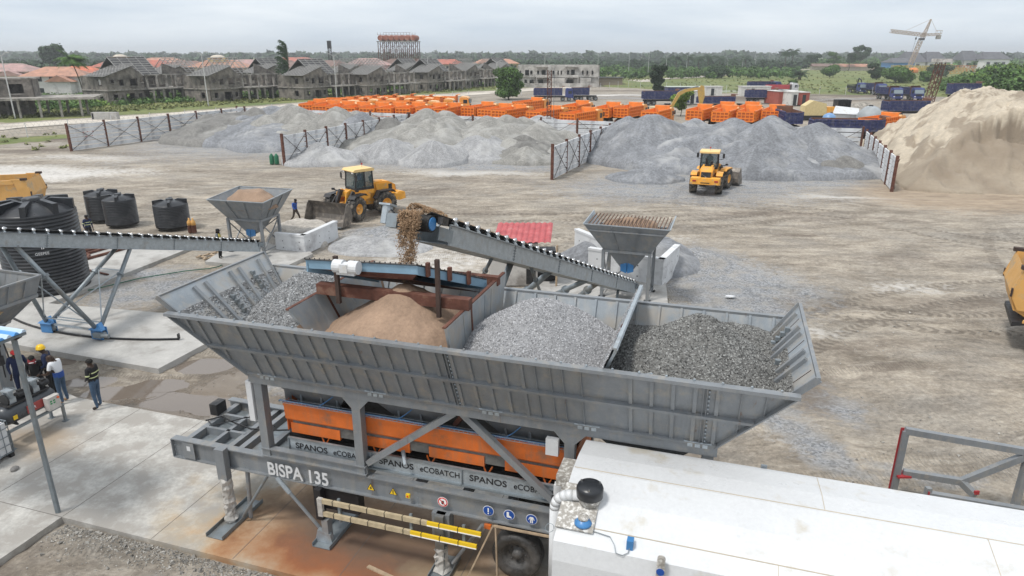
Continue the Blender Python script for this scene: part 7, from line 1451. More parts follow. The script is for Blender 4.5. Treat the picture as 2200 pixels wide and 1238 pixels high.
p=G(1968,152); tb=root('orange_slewing_base','orange crane slewing unit on the ground under the tower crane','crane part',(p.x,430,0)); tb.location.x=D(1968,118,430).x; MB().lathe([(2.6,.3),(2.9,.8),(2.9,2.0),(2.0,2.8),(1.2,3.2)],18).build('ring',mat('crane_orange',(.62,.20,.04),.5),tb)
# rusty lattice tower with white sign box (right) and thin red mast in front of the tippers
q0=G(2003,207); q0=D(1992,200,150); tw=root('lattice_tower','rusty red lattice tower with a white box on top, before the bushes','lattice tower',(q0.x,150,0)); lattice(MB(),(.6,0,0),(1.7,0,9.3),1.3,9,.09).build('tower_frame',RUST,tw); MB().box(.2,-1,9.2,3.4,1,9.9).build('white_head_box',WHITEW,tw)
q0=D(1184,118,92); tw=root('lattice_mast','thin rusty red mast with a small white head in front of the orange tippers','mast',(q0.x,90,0)); lattice(MB(),(-.25,0,0),(-.25,0,8.9),.5,16,.045).build('mast_frame',RUST,tw); MB().cb((-.25,0,9.2),(.35,.35,.5)).build('white_head',WHITEW,tw); MB().tube((.35,0,0),(.35,0,9.2),.03,5).build('guy_pole',GALVD,tw)
# ================================================================ TIPPER TRUCKS
PNL=mat('pocket_shade_orange',(.52,.115,.015),.6,0,.15,1)  # darker orange: shade of the pockets between the ribs, put into the colour
def tipper(name,label,paint,loc,rz,cabm=None,roofm=None,inner=None,wheels=8,L_=6.4,group=None,cab=True,bodyh=1.6,tail=True):
    """local +x = forwards, body from x=0 (tail) to L_, cab ahead of it"""
    r0=root(name,label,'tipper truck',loc,rz,group); fl=1.35; w=1.22; t=.07; inner=inner or paint; cabm=cabm or paint; b=link('tipper_body',None,r0); h=fl+bodyh
    MB().box(0,-w,fl,L_,w,fl+t).build('body_floor',inner,b)
    for sy in (-1,1):
        MB().box(0,sy*w-(t if sy>0 else 0),fl,L_,sy*w+(0 if sy>0 else t),h).build('body_side',PNL if paint is ORT else paint,b); MB().box(.1,sy*(w-t)-(.012 if sy>0 else 0),fl+t,L_-t,sy*(w-t)+(0 if sy>0 else .012),h-.0).build('side_liner',inner,b); mb=MB(); n=10  # added thin liner hides the shade-coloured panel from inside
        for k in range(n+1): x=.08+(L_-.16)*k/n; mb.box(x-.06,sy*w,fl+.05,x+.06,sy*(w+.12),h-.02)
        for z in (fl+.1,fl+.55,fl+1.05,h-.08): mb.box(.02,sy*w,z-.07,L_-.02,sy*(w+.10),z+.07)
        mb.build('side_ribs',paint,b)
    MB().box(L_-t,-w+t,fl,L_,w-t,h+.35).build('front_bulkhead',inner,b); MB().prism([(L_,-w,h+.32),(L_+.55,-w,h+.36),(L_+.55,-w,h+.42),(L_,-w,h+.40)],(0,2*w,0)).build('cab_guard',inner,b)
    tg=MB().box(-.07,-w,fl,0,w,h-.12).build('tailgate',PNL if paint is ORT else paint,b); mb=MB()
    for k in range(5): y=-w+.06+(2*w-.12)*k/4; mb.box(-.18,y-.06,fl+.04,-.07,y+.06,h-.14)
    for z in (fl+.08,fl+.52,fl+.98,h-.2): mb.box(-.17,-w,z-.06,-.07,w,z+.06)
    mb.build('tailgate_ribs',paint,b)
    MB().box(-.0,-.45,.85,L_+1.9,-.32,1.2).box(0,.32,.85,L_+1.9,.45,1.2).build('chassis_rail',BLK,r0,kind=None)
    if cab:
        c=link('cab',None,r0); x0=L_+.7; MB().prism([(x0,-1.2,1.0),(x0+1.85,-1.2,.75),(x0+1.95,-1.2,1.6),(x0+1.7,-1.2,2.75),(x0+.1,-1.2,2.8),(x0,-1.2,2.6)],(0,2.4,0)).build('cab_body',cabm,c)
        MB().prism([(x0+.05,-1.15,2.8),(x0+1.7,-1.15,2.76),(x0+1.45,-1.15,2.98),(x0+.3,-1.15,3.05)],(0,2.3,0)).build('cab_roof',roofm or cabm,c)
        MB().quadp((x0+1.97,-1.08,1.72),(x0+1.97,1.08,1.72),(x0+1.75,1.02,2.6),(x0+1.75,-1.02,2.6),.015).build('windscreen',WSG,c)
        for sy in (-1,1): MB().box(x0+.75,sy*1.21-.01,1.75,x0+1.55,sy*1.21+.01,2.45).build('side_window',GLD,c); MB().box(x0+1.85,sy*1.3-.1,1.9,x0+1.95,sy*1.3+.1,2.5).build('mirror',BLK,c); MB().cb((x0+1.95,sy*.85,.98),(.05,.35,.18)).build('headlamp',SW,c)
        MB().box(x0+1.86,-1.2,.55,x0+2.02,1.2,.85).build('bumper',cabm,c); MB().box(x0+1.96,-.7,1.15,x0+1.99,.7,1.55).build('grille',BLK,c)
    xs=[.9,2.25]+([L_+.1,L_+1.6] if wheels==8 else [L_+1.4])
    for x in xs:
        for sy in (-1,1): wv=link('wheel',None,r0,loc=(x,sy*1.0,.53)); link('tyre',TYM,wv); link('rim',RIM_,wv)
    return r0
WSG=plain('windscreen_glass',(.22,.27,.30),.1)
TYM=MB(Matrix.Rotation(R(90),4,'X')).lathe([(.28,-.15),(.45,-.17),(.53,-.12),(.53,.12),(.45,.17),(.28,.15)],16,cap=False).mesh('tyre',RUB,True); RIM_=MB(Matrix.Rotation(R(90),4,'X')).lathe([(.28,-.13),(.2,-.03),(.1,-.1),(.01,-.1)],12,cap=False).lathe([(.28,.13),(.2,.03),(.1,.1),(.01,.1)],12,cap=False).mesh('rim',GALVD,True)
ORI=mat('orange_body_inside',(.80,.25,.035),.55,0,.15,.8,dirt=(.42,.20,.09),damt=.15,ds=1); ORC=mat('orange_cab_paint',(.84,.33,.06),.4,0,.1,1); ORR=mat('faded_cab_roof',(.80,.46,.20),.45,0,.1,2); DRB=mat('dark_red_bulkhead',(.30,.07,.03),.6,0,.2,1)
proto=None
def put(label,u,v,rz,z=2.95,group=None,kind='o',Y=None,wheels=8):
    """u,v : upper rear left body corner on the photograph"""
    global proto
    p=G(u,v,z) if Y is None else D(u,v,Y); p.z=0
    loc=p+Vector((math.sin(rz)*-1.22*-1,-math.cos(rz)*1.22,0))*1.0
    if kind=='o':
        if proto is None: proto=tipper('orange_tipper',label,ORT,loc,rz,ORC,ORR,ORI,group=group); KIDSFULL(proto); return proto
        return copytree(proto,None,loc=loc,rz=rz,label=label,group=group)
def KIDSFULL(o):
    KIDS[o.name]=list(o.children)
    for c in o.children: KIDSFULL(c)
ORD=['left-most','second','third','fourth','fifth','sixth','seventh','eighth','ninth']
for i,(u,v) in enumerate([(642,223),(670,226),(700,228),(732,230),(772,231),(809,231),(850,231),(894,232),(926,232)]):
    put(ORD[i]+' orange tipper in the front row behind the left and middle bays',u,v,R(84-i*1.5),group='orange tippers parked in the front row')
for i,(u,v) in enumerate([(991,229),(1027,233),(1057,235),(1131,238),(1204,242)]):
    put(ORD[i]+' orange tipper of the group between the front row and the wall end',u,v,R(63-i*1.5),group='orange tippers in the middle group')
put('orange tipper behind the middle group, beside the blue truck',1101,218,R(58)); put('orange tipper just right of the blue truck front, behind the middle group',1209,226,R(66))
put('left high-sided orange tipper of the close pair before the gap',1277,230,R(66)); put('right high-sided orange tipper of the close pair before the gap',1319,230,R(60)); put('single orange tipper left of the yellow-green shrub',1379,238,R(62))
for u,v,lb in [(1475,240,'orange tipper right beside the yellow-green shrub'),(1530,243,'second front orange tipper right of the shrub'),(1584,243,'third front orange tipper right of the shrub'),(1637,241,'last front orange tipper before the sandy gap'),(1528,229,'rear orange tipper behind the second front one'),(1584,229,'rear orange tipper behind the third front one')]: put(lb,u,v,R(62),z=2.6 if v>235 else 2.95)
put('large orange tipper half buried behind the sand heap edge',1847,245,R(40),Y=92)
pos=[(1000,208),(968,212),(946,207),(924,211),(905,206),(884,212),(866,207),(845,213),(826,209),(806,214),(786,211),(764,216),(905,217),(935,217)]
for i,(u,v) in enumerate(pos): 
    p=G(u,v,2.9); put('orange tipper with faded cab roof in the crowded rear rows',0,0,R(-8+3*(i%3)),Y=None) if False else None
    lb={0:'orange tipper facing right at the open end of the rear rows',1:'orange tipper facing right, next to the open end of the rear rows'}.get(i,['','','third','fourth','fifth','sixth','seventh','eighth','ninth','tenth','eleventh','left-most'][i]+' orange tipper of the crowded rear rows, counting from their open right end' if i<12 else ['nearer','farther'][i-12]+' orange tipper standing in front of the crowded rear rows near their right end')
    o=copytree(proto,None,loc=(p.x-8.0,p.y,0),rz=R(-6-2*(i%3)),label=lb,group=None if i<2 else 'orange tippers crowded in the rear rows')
# navy tippers
BI=mat('rust_brown_body_inside',(.16,.075,.045),.8,0,.3,1); BC=mat('navy_cab_paint',(.03,.045,.17),.4,0,.15,2); 
def navy(lb,u,v,rz,at='tail',L_=6.8,cab=True,bodyh=1.7,scale=1,cabpaint=None,Yo=None,name='navy_tipper'):
    p=G(u,v) if Yo is None else Vector((D(u,v,Yo).x,Yo,0)); o=tipper(name,lb,BLUET,p,rz,cabpaint or BC,None,BI,L_=L_,cab=cab,bodyh=bodyh); o.scale=(scale,)*3
    if at=='cab': o.location=p-Vector((math.cos(rz),math.sin(rz),0))*(L_+2.6)*scale
    return o
navy('navy blue tipper seen from its right side, left of the muddy water',1148,217,R(-4)); navy('navy blue tipper half hidden behind the side-on navy truck',1228,216,R(2),L_=4.2,cab=False)
navy('long navy blue tipper behind the excavator bucket arm',1381,226,R(3),L_=7.5); navy('low navy blue tipper body behind the rear orange tippers',1500,236,R(5),L_=7.2,cab=False,bodyh=1.3); navy('navy blue tipper facing right beside the red container',1602,222,R(-3),L_=6.6)
navy('navy blue tipper with brown inside seen from behind, right of the last orange one',1706,250,R(82),L_=6,cab=False,Yo=100)
navy('long navy blue tipper body with rusty inside in front of the grey tank',1745,262,R(-9),L_=8.6,cab=False,bodyh=1.5,Yo=92)
navy('navy blue tipper body lying side-on behind the grey tank',1900,245,R(2),L_=7.2,cab=False,Yo=125)
for u,v,lb,k in [(1894,205,'left one of the three navy trucks facing the camera',R(-92)),(1927,217,'middle one of the three navy trucks facing the camera',R(-94)),(1972,217,'right one of the three navy trucks facing the camera',R(-97)),]:
    navy(lb,u,v,k,at='cab')
navy('navy truck body showing over the top of the sand heap',2037,210,R(0),L_=7,Yo=178,cab=False,bodyh=2.6); navy('navy blue tipper parked beyond the white container row',1608,192,R(3),L_=7,Yo=215)
# dark blue forklift like truck, left of the three
p=G(1855,202); tk=tipper('navy_tractor','dark blue machine with a folded black arm, left of the three navy trucks',BLK,p+Vector((0,8,0)),R(-90),BC,None,BLK,wheels=6,L_=5,bodyh=.8); MB().path([(3,.2,2),(3.6,.2,4.2),(5.2,.2,3.6),(5.6,.2,2.6)],.16,6).build('folded_arm',BLK,tk)
# red/white tanker truck and containers
rt=tipper('red_truck','pinkish red truck with a white cab behind the white containers',mat('pink_red_paint',(.50,.08,.09),.5,0,.1,1),Vector((D(1648,190,205).x,205,0)),R(0),WHITE,None,BI,wheels=6,L_=6,bodyh=1.0)
def box_container(lb,u,Y,w,d,h,m,rm,rz=0,name='site_container'):
    r0=root(name,lb,'container',(D(u,118,Y).x,Y,0),rz); MB().box(0,0,.15,w,d,h).build('container_box',m,r0); MB().box(-.15,-.15,h,w+.15,d+.15,h+.12).build('roof',rm,r0); n=int(w/.6)
    mb=MB(); [mb.box(.2+i*(w-.4)/n,-.05,.3,.35+i*(w-.4)/n,0,h-.15) for i in range(n)]; mb.build('corrugation',m,r0,kind='stuff')
    MB().box(w*.35,-.07,.2,w*.35+.8,-.05,h-.5).build('door',GLD,r0); return r0
REDC=mat('brick_red_container',(.33,.085,.06),.7,0,.15,1); WC=mat('white_container_paint',(.62,.61,.58),.6,0,.1,1,dirt=(.4,.38,.35),damt=.2)
box_container('long white site cabin beside the red truck',1600,190,8,2.5,2.6,WC,WC); box_container('brick-red container with a pale roof, right of the navy truck',1684,158,5.5,6,2.9,REDC,WC,R(10)); box_container('dark red container end next to the pale container door',1728,156,2.6,6,2.8,REDC,WC,R(10)); box_container('pale grey container between the two red ones',1711,155,1.7,6,2.9,WC,WC,R(10)); box_container('white double-door container behind the excavator arm',1522,192,4.6,2.5,2.5,WC,WC); box_container('white truck box behind the excavator arm tip',1479,160,3.6,2.4,2.9,WC,WC,name='truck_box'); box_container('navy cabin with a pale green roof behind the long navy tipper',1440,180,9,4,2.9,BLUET,mat('pale_green_roof',(.45,.50,.44),.7),name='site_cabin')
# excavator
ex=root('excavator','yellow excavator with a raised bent arm behind the yellow-green shrub','excavator',(D(1452,118,128).x,128,0)); ex.scale=(.8,.8,.8); EY=mat('excavator_yellow',(.50,.32,.08),.5,0,.15,2,dirt=(.35,.25,.12),damt=.2)
MB().cb((-3.2,0,1.7),(3.4,2.4,1.2)).build('engine_house',mat('pale_excavator_paint',(.66,.55,.34),.5,0,.1,2),ex); MB().cb((-1.3,-.7,2.2),(1.3,1.0,1.7)).build('cab',GLD,ex); MB().box(-4.4,-1.4,0,-.2,-.8,.8).build('track',BLK,ex); MB().box(-4.4,.8,0,-.2,1.4,.8).build('track',BLK,ex); MB().cb((-2.4,0,.95),(2.4,2.2,.4)).build('undercarriage',BLK,ex)
MB().prism([(-.8,-.2,1.6),(-.2,-.2,1.5),(1.6,-.2,4.7),(3.0,-.2,5.5),(6.0,-.2,6.0),(6.1,-.2,6.5),(2.6,-.2,6.1),(1.1,-.2,5.3)],(0,.45,0)).build('boom',EY,ex); MB().prism([(5.5,-.18,5.7),(6.2,-.18,6.9),(6.9,-.18,6.7),(7.2,-.18,4.5),(6.7,-.18,2.4),(6.2,-.18,2.5)],(0,.4,0)).build('stick',EY,ex); MB().tube((1.6,0,5.7),(5.6,0,6.7),.13,8).build('boom_cylinder',GALVD,ex)
MB().prism([(6.2,-.5,2.5),(7.0,-.5,2.4),(6.9,-.5,1.2),(5.9,-.5,1.0),(5.6,-.5,1.7)],(0,1,0)).build('digger_bucket',EY,ex)
# grey tank, blue small tank, white tarp, yellow machine
p=Vector((D(1866,260,108).x,108,0)); gt=root('horizontal_tank','big pale grey barrel tank lying between the navy bodies','tank',p,R(60)); MB().tube((-1.6,0,1.5),(2.2,0,1.5),1.75,24).build('tank_barrel',mat('grey_tank_paint',(.33,.36,.38),.6,0,.15,1),gt,True); MB().tube((.5,0,3.2),(.5,0,3.4),.3,10).build('hatch',BLK,gt); MB().box(-1.5,-.8,0,2,.8,.35).build('skid',BLK,gt)
p=Vector((D(1780,262,106).x,106,0)); bt2=root('small_blue_tank','small round blue tank top beside the white cover','tank',p); MB().lathe([(.9,0),(1.0,.5),(1.0,1.6),(.8,2.1),(.3,2.4),(.01,2.45)],20).build('tank_body',mat('pale_blue_plastic',(.16,.30,.52),.4),bt2,True); MB().tube((.3,0,2.4),(.3,0,2.5),.2,10).build('hatch',BLK,bt2)
p=Vector((D(1788,250,110).x,110,0)); MB().prism([(0,0,2.0),(4.2,0,1.8),(5.0,2,2.6),(1.2,2,3.0)],(0,0,.06)).prism([(.3,.2,0),(4,.2,0),(4,1.8,0),(.3,1.8,0)],(0,0,2.0)).build('white_cover',WHITE,None,label='white sheet-covered crate beside the small blue tank',cat='cover',loc=p)
p=Vector((D(1752,250,122).x,122,0)); fm=root('yellow_machine','old yellow machine with a black ribbed screen frame behind the grey barrel tank','machine',p); MB().prism([(-2.5,-1,.8),(1.5,-1,.8),(1.2,-1,2.8),(-1,-1,3.3),(-2.4,-1,2.4)],(0,2,0)).build('housing',mat('pale_yellow_paint',(.58,.47,.24),.6),fm); MB().box(1.4,-1,.3,3.2,1,2.2).build('engine_box',YEL,fm)
for k in range(7): MB().box(3.2+.35*k,-1,1.2,3.3+.35*k,1,3.4).build('screen_bar',BLK,fm)
MB().box(-2.6,-1.1,0,3,-.6,.8).box(-2.6,.6,0,3,1.1,.8).build('track',BLK,fm,kind=None)
rub=G(1845,238); heap('rubble_heap',rub.x,rub.y,7,5,1.7,mat('rubble',(.25,.23,.20),.95,0,.4,1.2,bump=1,bs=3,fine=.4,fs=2),'grey rubble heap behind the barrel tank','rubble heap',seed=99,n=40,k=16)
for i,(u,v,w) in enumerate([(228,257,2.2),(860,201,2.0)]): p=G(u,v); o=root('concrete_culvert',['low rectangular concrete culvert beside the road at the left','small pale concrete block with rounded back by the road'][i],'culvert',p); MB().box(-w,-.5,0,w,.5,1.25).build('culvert_body',CONC,o); MB().box(-w+.1,-.52,.1,-w+.4,-.5,1.1).build('recess',BLK,o)
# ---------------------------------------------------------------- dusty yellow tipper corners at both picture edges
def near_tipper(lb,loc,rz,s=1.0,tilt=0):
    r0=root('yellow_tipper',lb,'tipper truck',loc,rz); r0.scale=(s,s,s); b=link('tipper_body',None,r0); w=1.3; prof=[(-.35,1.55),(.0,1.35),(7,1.35),(7,3.15),(.1,3.15),(-.35,3.15),(-.55,2.2)]
    for sy in (-1,1):
        MB().prism([(x,sy*w,z) for x,z in prof],(0,-sy*.06,0)).build('body_side',TIPY,b); MB().prism([(-.35,sy*w,3.2),(.45,sy*w,3.2),(.25,sy*w,2.9),(.0,sy*w,1.6),(-.3,sy*w,1.6),(-.62,sy*w,2.2)],(0,sy*.10,0)).build('rear_post',TIPY,b)
        MB().box(.3,sy*w-.0,2.88,7,sy*w+sy*.10,3.15) if False else MB().bar((.3,sy*(w+.05),3.02),(7,sy*(w+.05),3.02),.1,.26).build('top_rail',TIPY,b)
        MB().prism([(.25,sy*(w+.02),1.75),(7,sy*(w+.02),1.75),(7,sy*(w+.34),1.32),(-.1,sy*(w+.34),1.32)],(0,0,-.04)).build('side_skirt',TIPY,b); MB().bar((-.1,sy*(w+.34),1.28),(7,sy*(w+.34),1.28),.03,.09).build('skirt_edge',TIPY,b)
        for x in (.1,.8,1.5,2.4): MB().cb((x,sy*(w+.36),1.26),(.14,.012,.06)).build('red_reflector',REDP,b)
        for x in (2.2,4.2,6.2): MB().bar((x,sy*(w+.04),1.8),(x,sy*(w+.04),2.9),.1,.08).build('side_rib',TIPY,b)
        MB().cb((-.3,sy*(w+.08),3.2),(.35,.22,.14)).cb((-.58,sy*(w+.1),2.25),(.06,.12,.3)).build('tailgate_hinge',RUSTD,b)
    MB().box(0,-w,1.35,7,w,1.42).build('body_floor',TIPY,b); MB().prism([(-.6,-w,2.2),(-.4,-w,1.55),(-.34,-w,1.55),(-.3,-w,3.0),(-.38,-w,3.1)],(0,2*w,0)).build('tailgate',TIPY,b); MB().box(.2,-w+.1,1.45,6.9,w-.1,2.4).build('earth_load',mat('brown_earth',(.14,.10,.07),.9,0,.3,2,bump=.5,bs=5),b)
    MB().box(-.1,-.5,.85,9,.5,1.25).build('chassis',BLK,r0); MB().prism([(-.35,-1.3,.95),(.2,-1.3,1.1),(.2,-1.3,1.25),(-.35,-1.3,1.12)],(0,2.6,0)).build('underrun_bar',BLK,r0)
    for x in (1.05,2.45,6.2,7.8):
        for sy in (-1,1):
            wv=link('wheel',None,r0,loc=(x,sy*1.05,.56)); tyre(wv,(0,0,0),.56,.42,m=mat('grey_dusty_tyre',(.10,.095,.09),.85,0,.3,3),rim=RUSTD,rr=.55)
    return r0
near_tipper('dusty yellow tipper whose rear corner and wheel enter at the right edge',Vector((18.15,24.0,0))-Matrix.Rotation(R(-28),3,'Z')@Vector((-.4,-1.4,0))*1.08+Vector((.75,.0,0)),R(-30),1.05)
near_tipper('dusty yellow tipper body corner at the left edge behind the huge tank',Vector((-31.2,43.8,0))-Matrix.Rotation(R(196),3,'Z')@Vector((-.5,1.4,0)),R(196),1.0)
# ================================================================ PEOPLE
SKIN=plain('dark_skin',(.045,.024,.015),.5); HAIR=plain('black_hair',(.01,.009,.008),.8); NAVY=plain('navy_cloth',(.012,.02,.06),.85); JEAN=mat('blue_denim',(.05,.09,.15),.85,0,.25,6); BLKC=plain('black_cloth',(.012,.012,.014),.85); WHC=plain('white_cloth',(.65,.66,.68),.8); BLC=plain('royal_blue_cloth',(.03,.08,.30),.8); SHOE=plain('dark_shoe',(.03,.022,.018),.6); TANB=plain('tan_boot',(.28,.17,.09),.7); HIV=plain('lime_reflective',(.55,.60,.32),.5); REDC_=plain('maroon_cloth',(.22,.03,.035),.85); YH=plain('yellow_helmet',(.80,.50,.02),.35); RCAP=plain('red_cap',(.55,.04,.04),.7); ORV=plain('orange_vest',(.5,.4,.08),.7); GRC=plain('grey_cloth',(.16,.17,.18),.85); BRC=plain('brown_trousers',(.06,.045,.035),.85)
def person(label,loc,rz,H_=1.75,J=None,top=NAVY,legs=JEAN,shoes=SHOE,extra=(),seated=False,sleeve='long'):
    """one skinned body, joints in metres for a 1.75 m adult; faces local -y"""
    J=J or {}
    j=dict(hip=(0,0,.95),waist=(0,0,1.1),chest=(0,0,1.32),neck=(0,0,1.48),head=(0,-.02,1.60),top=(0,-.01,1.70),
      ls=(.19,0,1.42),le=(.25,.02,1.15),lw=(.24,-.06,.90),lh=(.24,-.09,.81),rs=(-.19,0,1.42),re=(-.25,.02,1.15),rw=(-.24,-.06,.90),rh=(-.24,-.09,.81),
      lhp=(.10,0,.90),lk=(.11,-.02,.50),la=(.11,.03,.09),lt=(.12,-.13,.04),rhp=(-.10,0,.90),rk=(-.11,-.02,.50),ra=(-.11,.03,.09),rt=(-.12,-.13,.04))
    for k,v in J.items(): j[k]=v
    rad=dict(hip=(.15,.12),waist=(.145,.11),chest=(.165,.12),neck=(.062,.062),head=(.088,.105),top=(.07,.085),ls=(.075,.075),le=(.05,.05),lw=(.035,.03),lh=(.04,.025),rs=(.075,.075),re=(.05,.05),rw=(.035,.03),rh=(.04,.025),
      lhp=(.10,.10),lk=(.066,.066),la=(.045,.045),lt=(.045,.03),rhp=(.10,.10),rk=(.066,.066),ra=(.045,.045),rt=(.045,.03))
    names=list(j); E=[('hip','waist'),('waist','chest'),('chest','neck'),('neck','head'),('head','top'),('chest','ls'),('ls','le'),('le','lw'),('lw','lh'),('chest','rs'),('rs','re'),('re','rw'),('rw','rh'),('hip','lhp'),('lhp','lk'),('lk','la'),('la','lt'),('hip','rhp'),('rhp','rk'),('rk','ra'),('ra','rt')]
    s=H_/1.75; me=bpy.data.meshes.new('person'); me.from_pydata([tuple(c*s for c in j[n]) for n in names],[(names.index(a),names.index(b)) for a,b in E],[])
    o=bpy.data.objects.new('body',me); COL.objects.link(o); m=o.modifiers.new('s','SKIN'); sv=me.skin_vertices[0].data
    for i,n in enumerate(names): sv[i].radius=tuple(r*s for r in rad[n])
    sv[0].use_root=True; m.use_smooth_shade=True; m2=o.modifiers.new('u','SUBSURF'); m2.levels=2; m2.render_levels=2
    dg=bpy.context.evaluated_depsgraph_get(); nm=bpy.data.meshes.new_from_object(o.evaluated_get(dg)); bpy.data.objects.remove(o); 
    # fingers, thumb, nose, ears joined into the same body mesh
    import bmesh
    bm=bmesh.new(); bm.from_mesh(nm)
    def addmb(mb): 
        vs=[bm.verts.new(v) for v in mb.v]; [bm.faces.new([vs[i] for i in f]) for f in mb.f]
    for hd,wr in (('lh','lw'),('rh','rw')):
        h=Vector(j[hd])*s; d=(h-Vector(j[wr])*s).normalized(); sd=d.cross(Vector((0,0,1)));  sd=Vector((0,1,0)) if sd.length<.2 else sd.normalized(); n=d.cross(sd)
        for k in range(4): a=h+sd*(.028-.018*k)*s+d*.02*s; L_=(.07,.08,.075,.06)[k]*s; b=a+d*L_*.55+n*.005; c=b+d*L_*.45+n*.02*s; mb=MB().tube(a,b,.0095*s,5,.0085*s).tube(b,c,.0085*s,5,.006*s); addmb(mb)
        a=h+sd*.035*s-d*.02*s; addmb(MB().tube(a,a+(d*.6+sd*.6).normalized()*.05*s,.011*s,5,.008*s))
    hc=Vector(j['head'])*s; addmb(MB().prism([hc+Vector((-.014,-.10,-.02))*s,hc+Vector((.014,-.10,-.02))*s,hc+Vector((0,-.10,.03))*s],(0,-.022*s,0)))
    for sx in (-1,1): addmb(MB().ball(hc+Vector((sx*.09,.01,0))*s,(.012*s,.022*s,.035*s),6,4))
    bm.to_mesh(nm); bm.free()
    nm.materials.clear(); [nm.materials.append(x) for x in (SKIN,top,legs,shoes)]
    P=[(n,Vector(j[n])*s) for n in names]; seg=[(a,b,Vector(j[a])*s,Vector(j[b])*s) for a,b in E]; zk=Vector(j['waist']).z*s
    for f in nm.polygons:
        c=f.center; best=None;bd=9
        for a,b,p,q in seg:
            d=q-p; t=max(0,min(1,(c-p).dot(d)/d.length_squared)); dd=(c-p-d*t).length
            if dd<bd: bd=dd;best=(a,b,t)
        a,b,t=best; k=1
        if a in('neck','head') : k=0
        elif b=='neck': k=0 if t>.75 else 1
        elif b in('lh','rh') : k=0
        elif a in('le','re') : k=0 if (sleeve=='short' or t>.85) else 1
        elif a in ('ls','rs'): k=0 if (sleeve=='short' and t>.6) else 1
        elif a=='hip' and b=='waist': k=1 if t>.35 else 2
        elif a in('hip','lhp','rhp','lk','rk'): k=2
        elif a in('la','ra'): k=3
        f.material_index=k
    r0=root('person',label,'person',loc,rz); link('body',nm,r0)
    hm=MB(); c=hc+Vector((0,.012,.045))*s; hm.ball(c,(.093*s,.108*s,.085*s),12,8); hd=None
    kinds=dict(extra)
    if 'bald' not in kinds and 'helmet' not in kinds and 'cap' not in kinds: hm.build('hair',HAIR,r0,True)
    if 'helmet' in kinds: MB().lathe([(.14*s,0),(.125*s,.02*s),(.12*s,.07*s),(.08*s,.125*s),(.01,.14*s)],16,Matrix.Translation(hc+Vector((0,0,.05*s)))).build('helmet',kinds['helmet'],r0,True)
    if 'cap' in kinds: MB().lathe([(.105*s,0),(.105*s,.05*s),(.07*s,.085*s),(.01,.09*s)],14,Matrix.Translation(hc+Vector((0,0,.04*s)))).box(-.06*s,-.19*s,.085*s,.06*s,-.08*s,.1*s,Matrix.Translation(hc-Vector((0,0,.04*s)))).build('cap',kinds['cap'],r0)
    if 'stripes' in kinds:
        for z in (1.12,1.27): MB().lathe([(.178*s,z*s),(.178*s,(z+.035)*s)],18,Matrix.Diagonal((1.0,.80,1,1)),cap=False).build('reflective_band',kinds['stripes'],r0)
        for a,b in (('ls','le'),('rs','re')):
            p=Vector(j[a])*s;q=Vector(j[b])*s; MB().tube(p.lerp(q,.62),p.lerp(q,.76),.062*s,10).build('reflective_band',kinds['stripes'],r0)
    if 'vest' in kinds: MB().lathe([(.172*s,1.05*s),(.178*s,1.2*s),(.185*s,1.36*s),(.11*s,1.46*s)],18,Matrix.Diagonal((1.0,.78,1,1)),cap=False).build('vest',kinds['vest'],r0)
    if 'hem' in kinds: MB().lathe([(.17*s,.93*s),(.172*s,1.0*s),(.170*s,1.12*s)],18,Matrix.Diagonal((1,.8,1,1)),cap=False).build('shirt_hem',kinds['hem'],r0)
    if 'headphones' in kinds: MB().tube(hc+Vector((-.1*s,.0,-.08*s)),hc+Vector((.1*s,0,-.08*s)),.09*s,14).build('collar',REDC_,r0); MB().path([hc+Vector((.11*math.cos(a),.11*math.sin(a)*.9,-.10))*s for a in np.linspace(PI,2*PI,8)],.014,5).build('white_collar',SW,r0)
    return r0
def fa(p,q): # rotation so that local -y points from p to q
    return math.atan2(q[1]-p[1],q[0]-p[0])+PI/2
ps=W(-4.9,2.95,.15); ps=G(214,877,.15)
person('man in a dark jacket with lime reflective bands and jeans, standing alone on the slab',ps,fa(ps,G(60,880)),1.74,J=dict(lh=(.05,-.22,1.0),lw=(.10,-.18,1.03),le=(.24,-.0,1.15),rh=(-.04,-.24,.99),rw=(-.1,-.19,1.03),re=(-.24,0,1.15),lt=(.14,-.13,.04),rk=(-.12,-.04,.5),ra=(-.13,-.03,.09),rt=(-.15,-.19,.04)),top=BLKC,legs=JEAN,extra=(('stripes',HIV),))
ps=G(140,865,.15)
person('bald man in a white and blue shirt and torn jeans, leaning over the compressor',ps,fa(ps,G(60,870)),1.76,J=dict(chest=(0,-.07,1.30),neck=(0,-.12,1.45),head=(0,-.18,1.56),top=(0,-.18,1.66),ls=(.19,-.07,1.40),rs=(-.19,-.07,1.40),re=(-.26,-.2,1.18),rw=(-.18,-.42,1.10),rh=(-.16,-.52,1.10),le=(.26,-.1,1.14),lw=(.2,-.3,1.05),lh=(.18,-.38,1.05)),top=WHC,legs=JEAN,shoes=TANB,extra=(('bald',1),('hem',BLC)),sleeve='short')
ps=G(118,850,.15)
person('man in a yellow helmet and navy coat, behind the man in the white shirt',ps,fa(ps,G(70,865)),1.82,J=dict(head=(0,-.08,1.58),top=(0,-.08,1.68),lw=(.16,-.22,1.02),lh=(.12,-.3,1.02),rw=(-.16,-.22,1.02),rh=(-.12,-.3,1.02)),top=NAVY,legs=BLKC,extra=(('helmet',YH),))
ps=G(92,858,.15)
person('man in black with a maroon collar and headphones round his neck, bending over the compressor',ps,fa(ps,G(75,900)),1.66,J=dict(chest=(0,-.05,1.30),neck=(0,-.08,1.46),head=(0,-.14,1.57),top=(0,-.14,1.67),lw=(.12,-.28,1.0),lh=(.08,-.36,1.0),rw=(-.12,-.28,1.0),rh=(-.08,-.36,1.0)),top=BLKC,legs=BLKC,extra=(('headphones',1),))
ps=G(55,855,.15)
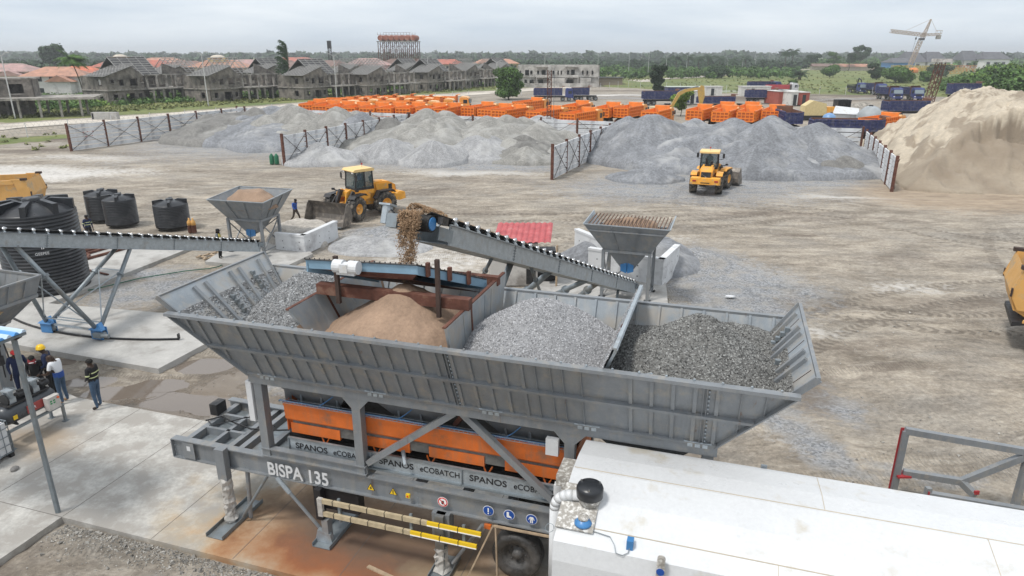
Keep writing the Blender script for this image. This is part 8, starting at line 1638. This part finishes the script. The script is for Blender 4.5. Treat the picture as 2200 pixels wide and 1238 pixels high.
person('man in a red cap and navy overalls at the far side of the compressor',ps,fa(ps,G(75,905)),1.76,J=dict(head=(0,-.07,1.58),top=(0,-.07,1.68),lw=(.22,-.15,.92),rw=(-.22,-.15,.92)),top=NAVY,legs=NAVY,extra=(('cap',RCAP),))
ps=G(637,480,0); ps.z=0
person('man in a dark blue jacket striding past the sand-filled feed hopper',ps,fa(ps,G(800,500)),1.72,J=dict(lk=(.11,-.22,.53),la=(.11,-.28,.13),lt=(.12,-.42,.07),rk=(-.11,.10,.50),ra=(-.11,.42,.16),rt=(-.12,.36,.03),chest=(0,-.05,1.32),neck=(0,-.08,1.48),head=(0,-.12,1.59),top=(0,-.12,1.69),lw=(.25,.22,.95),lh=(.25,.26,.87),le=(.25,.14,1.15),rw=(-.25,-.22,1.0),rh=(-.25,-.3,.95),re=(-.25,-.05,1.16)),top=BLC,legs=BRC)
ps=G(475,556,.1)
person('worker in a yellow vest standing behind the conveyor near the wooden pallet',ps,fa(ps,G(560,560)),1.72,J=dict(re=(-.30,-.08,1.18),rw=(-.28,-.32,1.22),rh=(-.26,-.42,1.24),lt=(.12,-.1,.04)),top=GRC,legs=BLKC,extra=(('vest',ORV),('cap',BLKC)))
ps=G(196,521,.15)
person('person in dark clothes mostly hidden behind the black tanks, boots showing under the conveyor',ps,fa(ps,G(260,540)),1.70,top=NAVY,legs=BLKC,shoes=TANB,extra=(('cap',BLKC),('stripes',HIV)))
# drivers seated in the loaders
def driver(ld,label,top):
    T=Matrix.Translation(ld.location)@Matrix.Rotation(ld.rotation_euler.z,4,'Z'); p=T@Vector((-.25,0,1.42))
    return person(label,p,ld.rotation_euler.z+PI/2,1.7,J=dict(hip=(0,0,.93),lhp=(.1,-.06,.93),rhp=(-.1,-.06,.93),lk=(.14,-.42,.98),rk=(-.14,-.42,.98),la=(.14,-.46,.66),ra=(-.14,-.46,.66),lt=(.14,-.58,.64),rt=(-.14,-.58,.64),le=(.26,-.1,1.18),lw=(.16,-.34,1.2),lh=(.12,-.42,1.22),re=(-.26,-.1,1.18),rw=(-.16,-.34,1.2),rh=(-.12,-.42,1.22)),top=top,legs=BRC)
driver(LD1,'driver in a blue shirt seated in the loader near the walking man',BLC); driver(LD2,'driver in a dark teal shirt seated in the loader facing the gravel',plain('teal_cloth',(.03,.10,.11),.8))
# ---- haze
hz=MB().box(-4200,-360,-1.6,4200,4800,46)
HM=bpy.data.materials.new('haze_air'); HM.use_nodes=True; t=HM.node_tree; t.nodes.clear(); pv=t.nodes.new('ShaderNodeVolumePrincipled'); oo=t.nodes.new('ShaderNodeOutputMaterial'); pv.inputs['Color'].default_value=(.95,.975,1,1); pv.inputs['Density'].default_value=.00034; pv.inputs['Anisotropy'].default_value=.2; t.links.new(pv.outputs[0],oo.inputs['Volume'])
hz.build('haze',HM,kind='stuff')
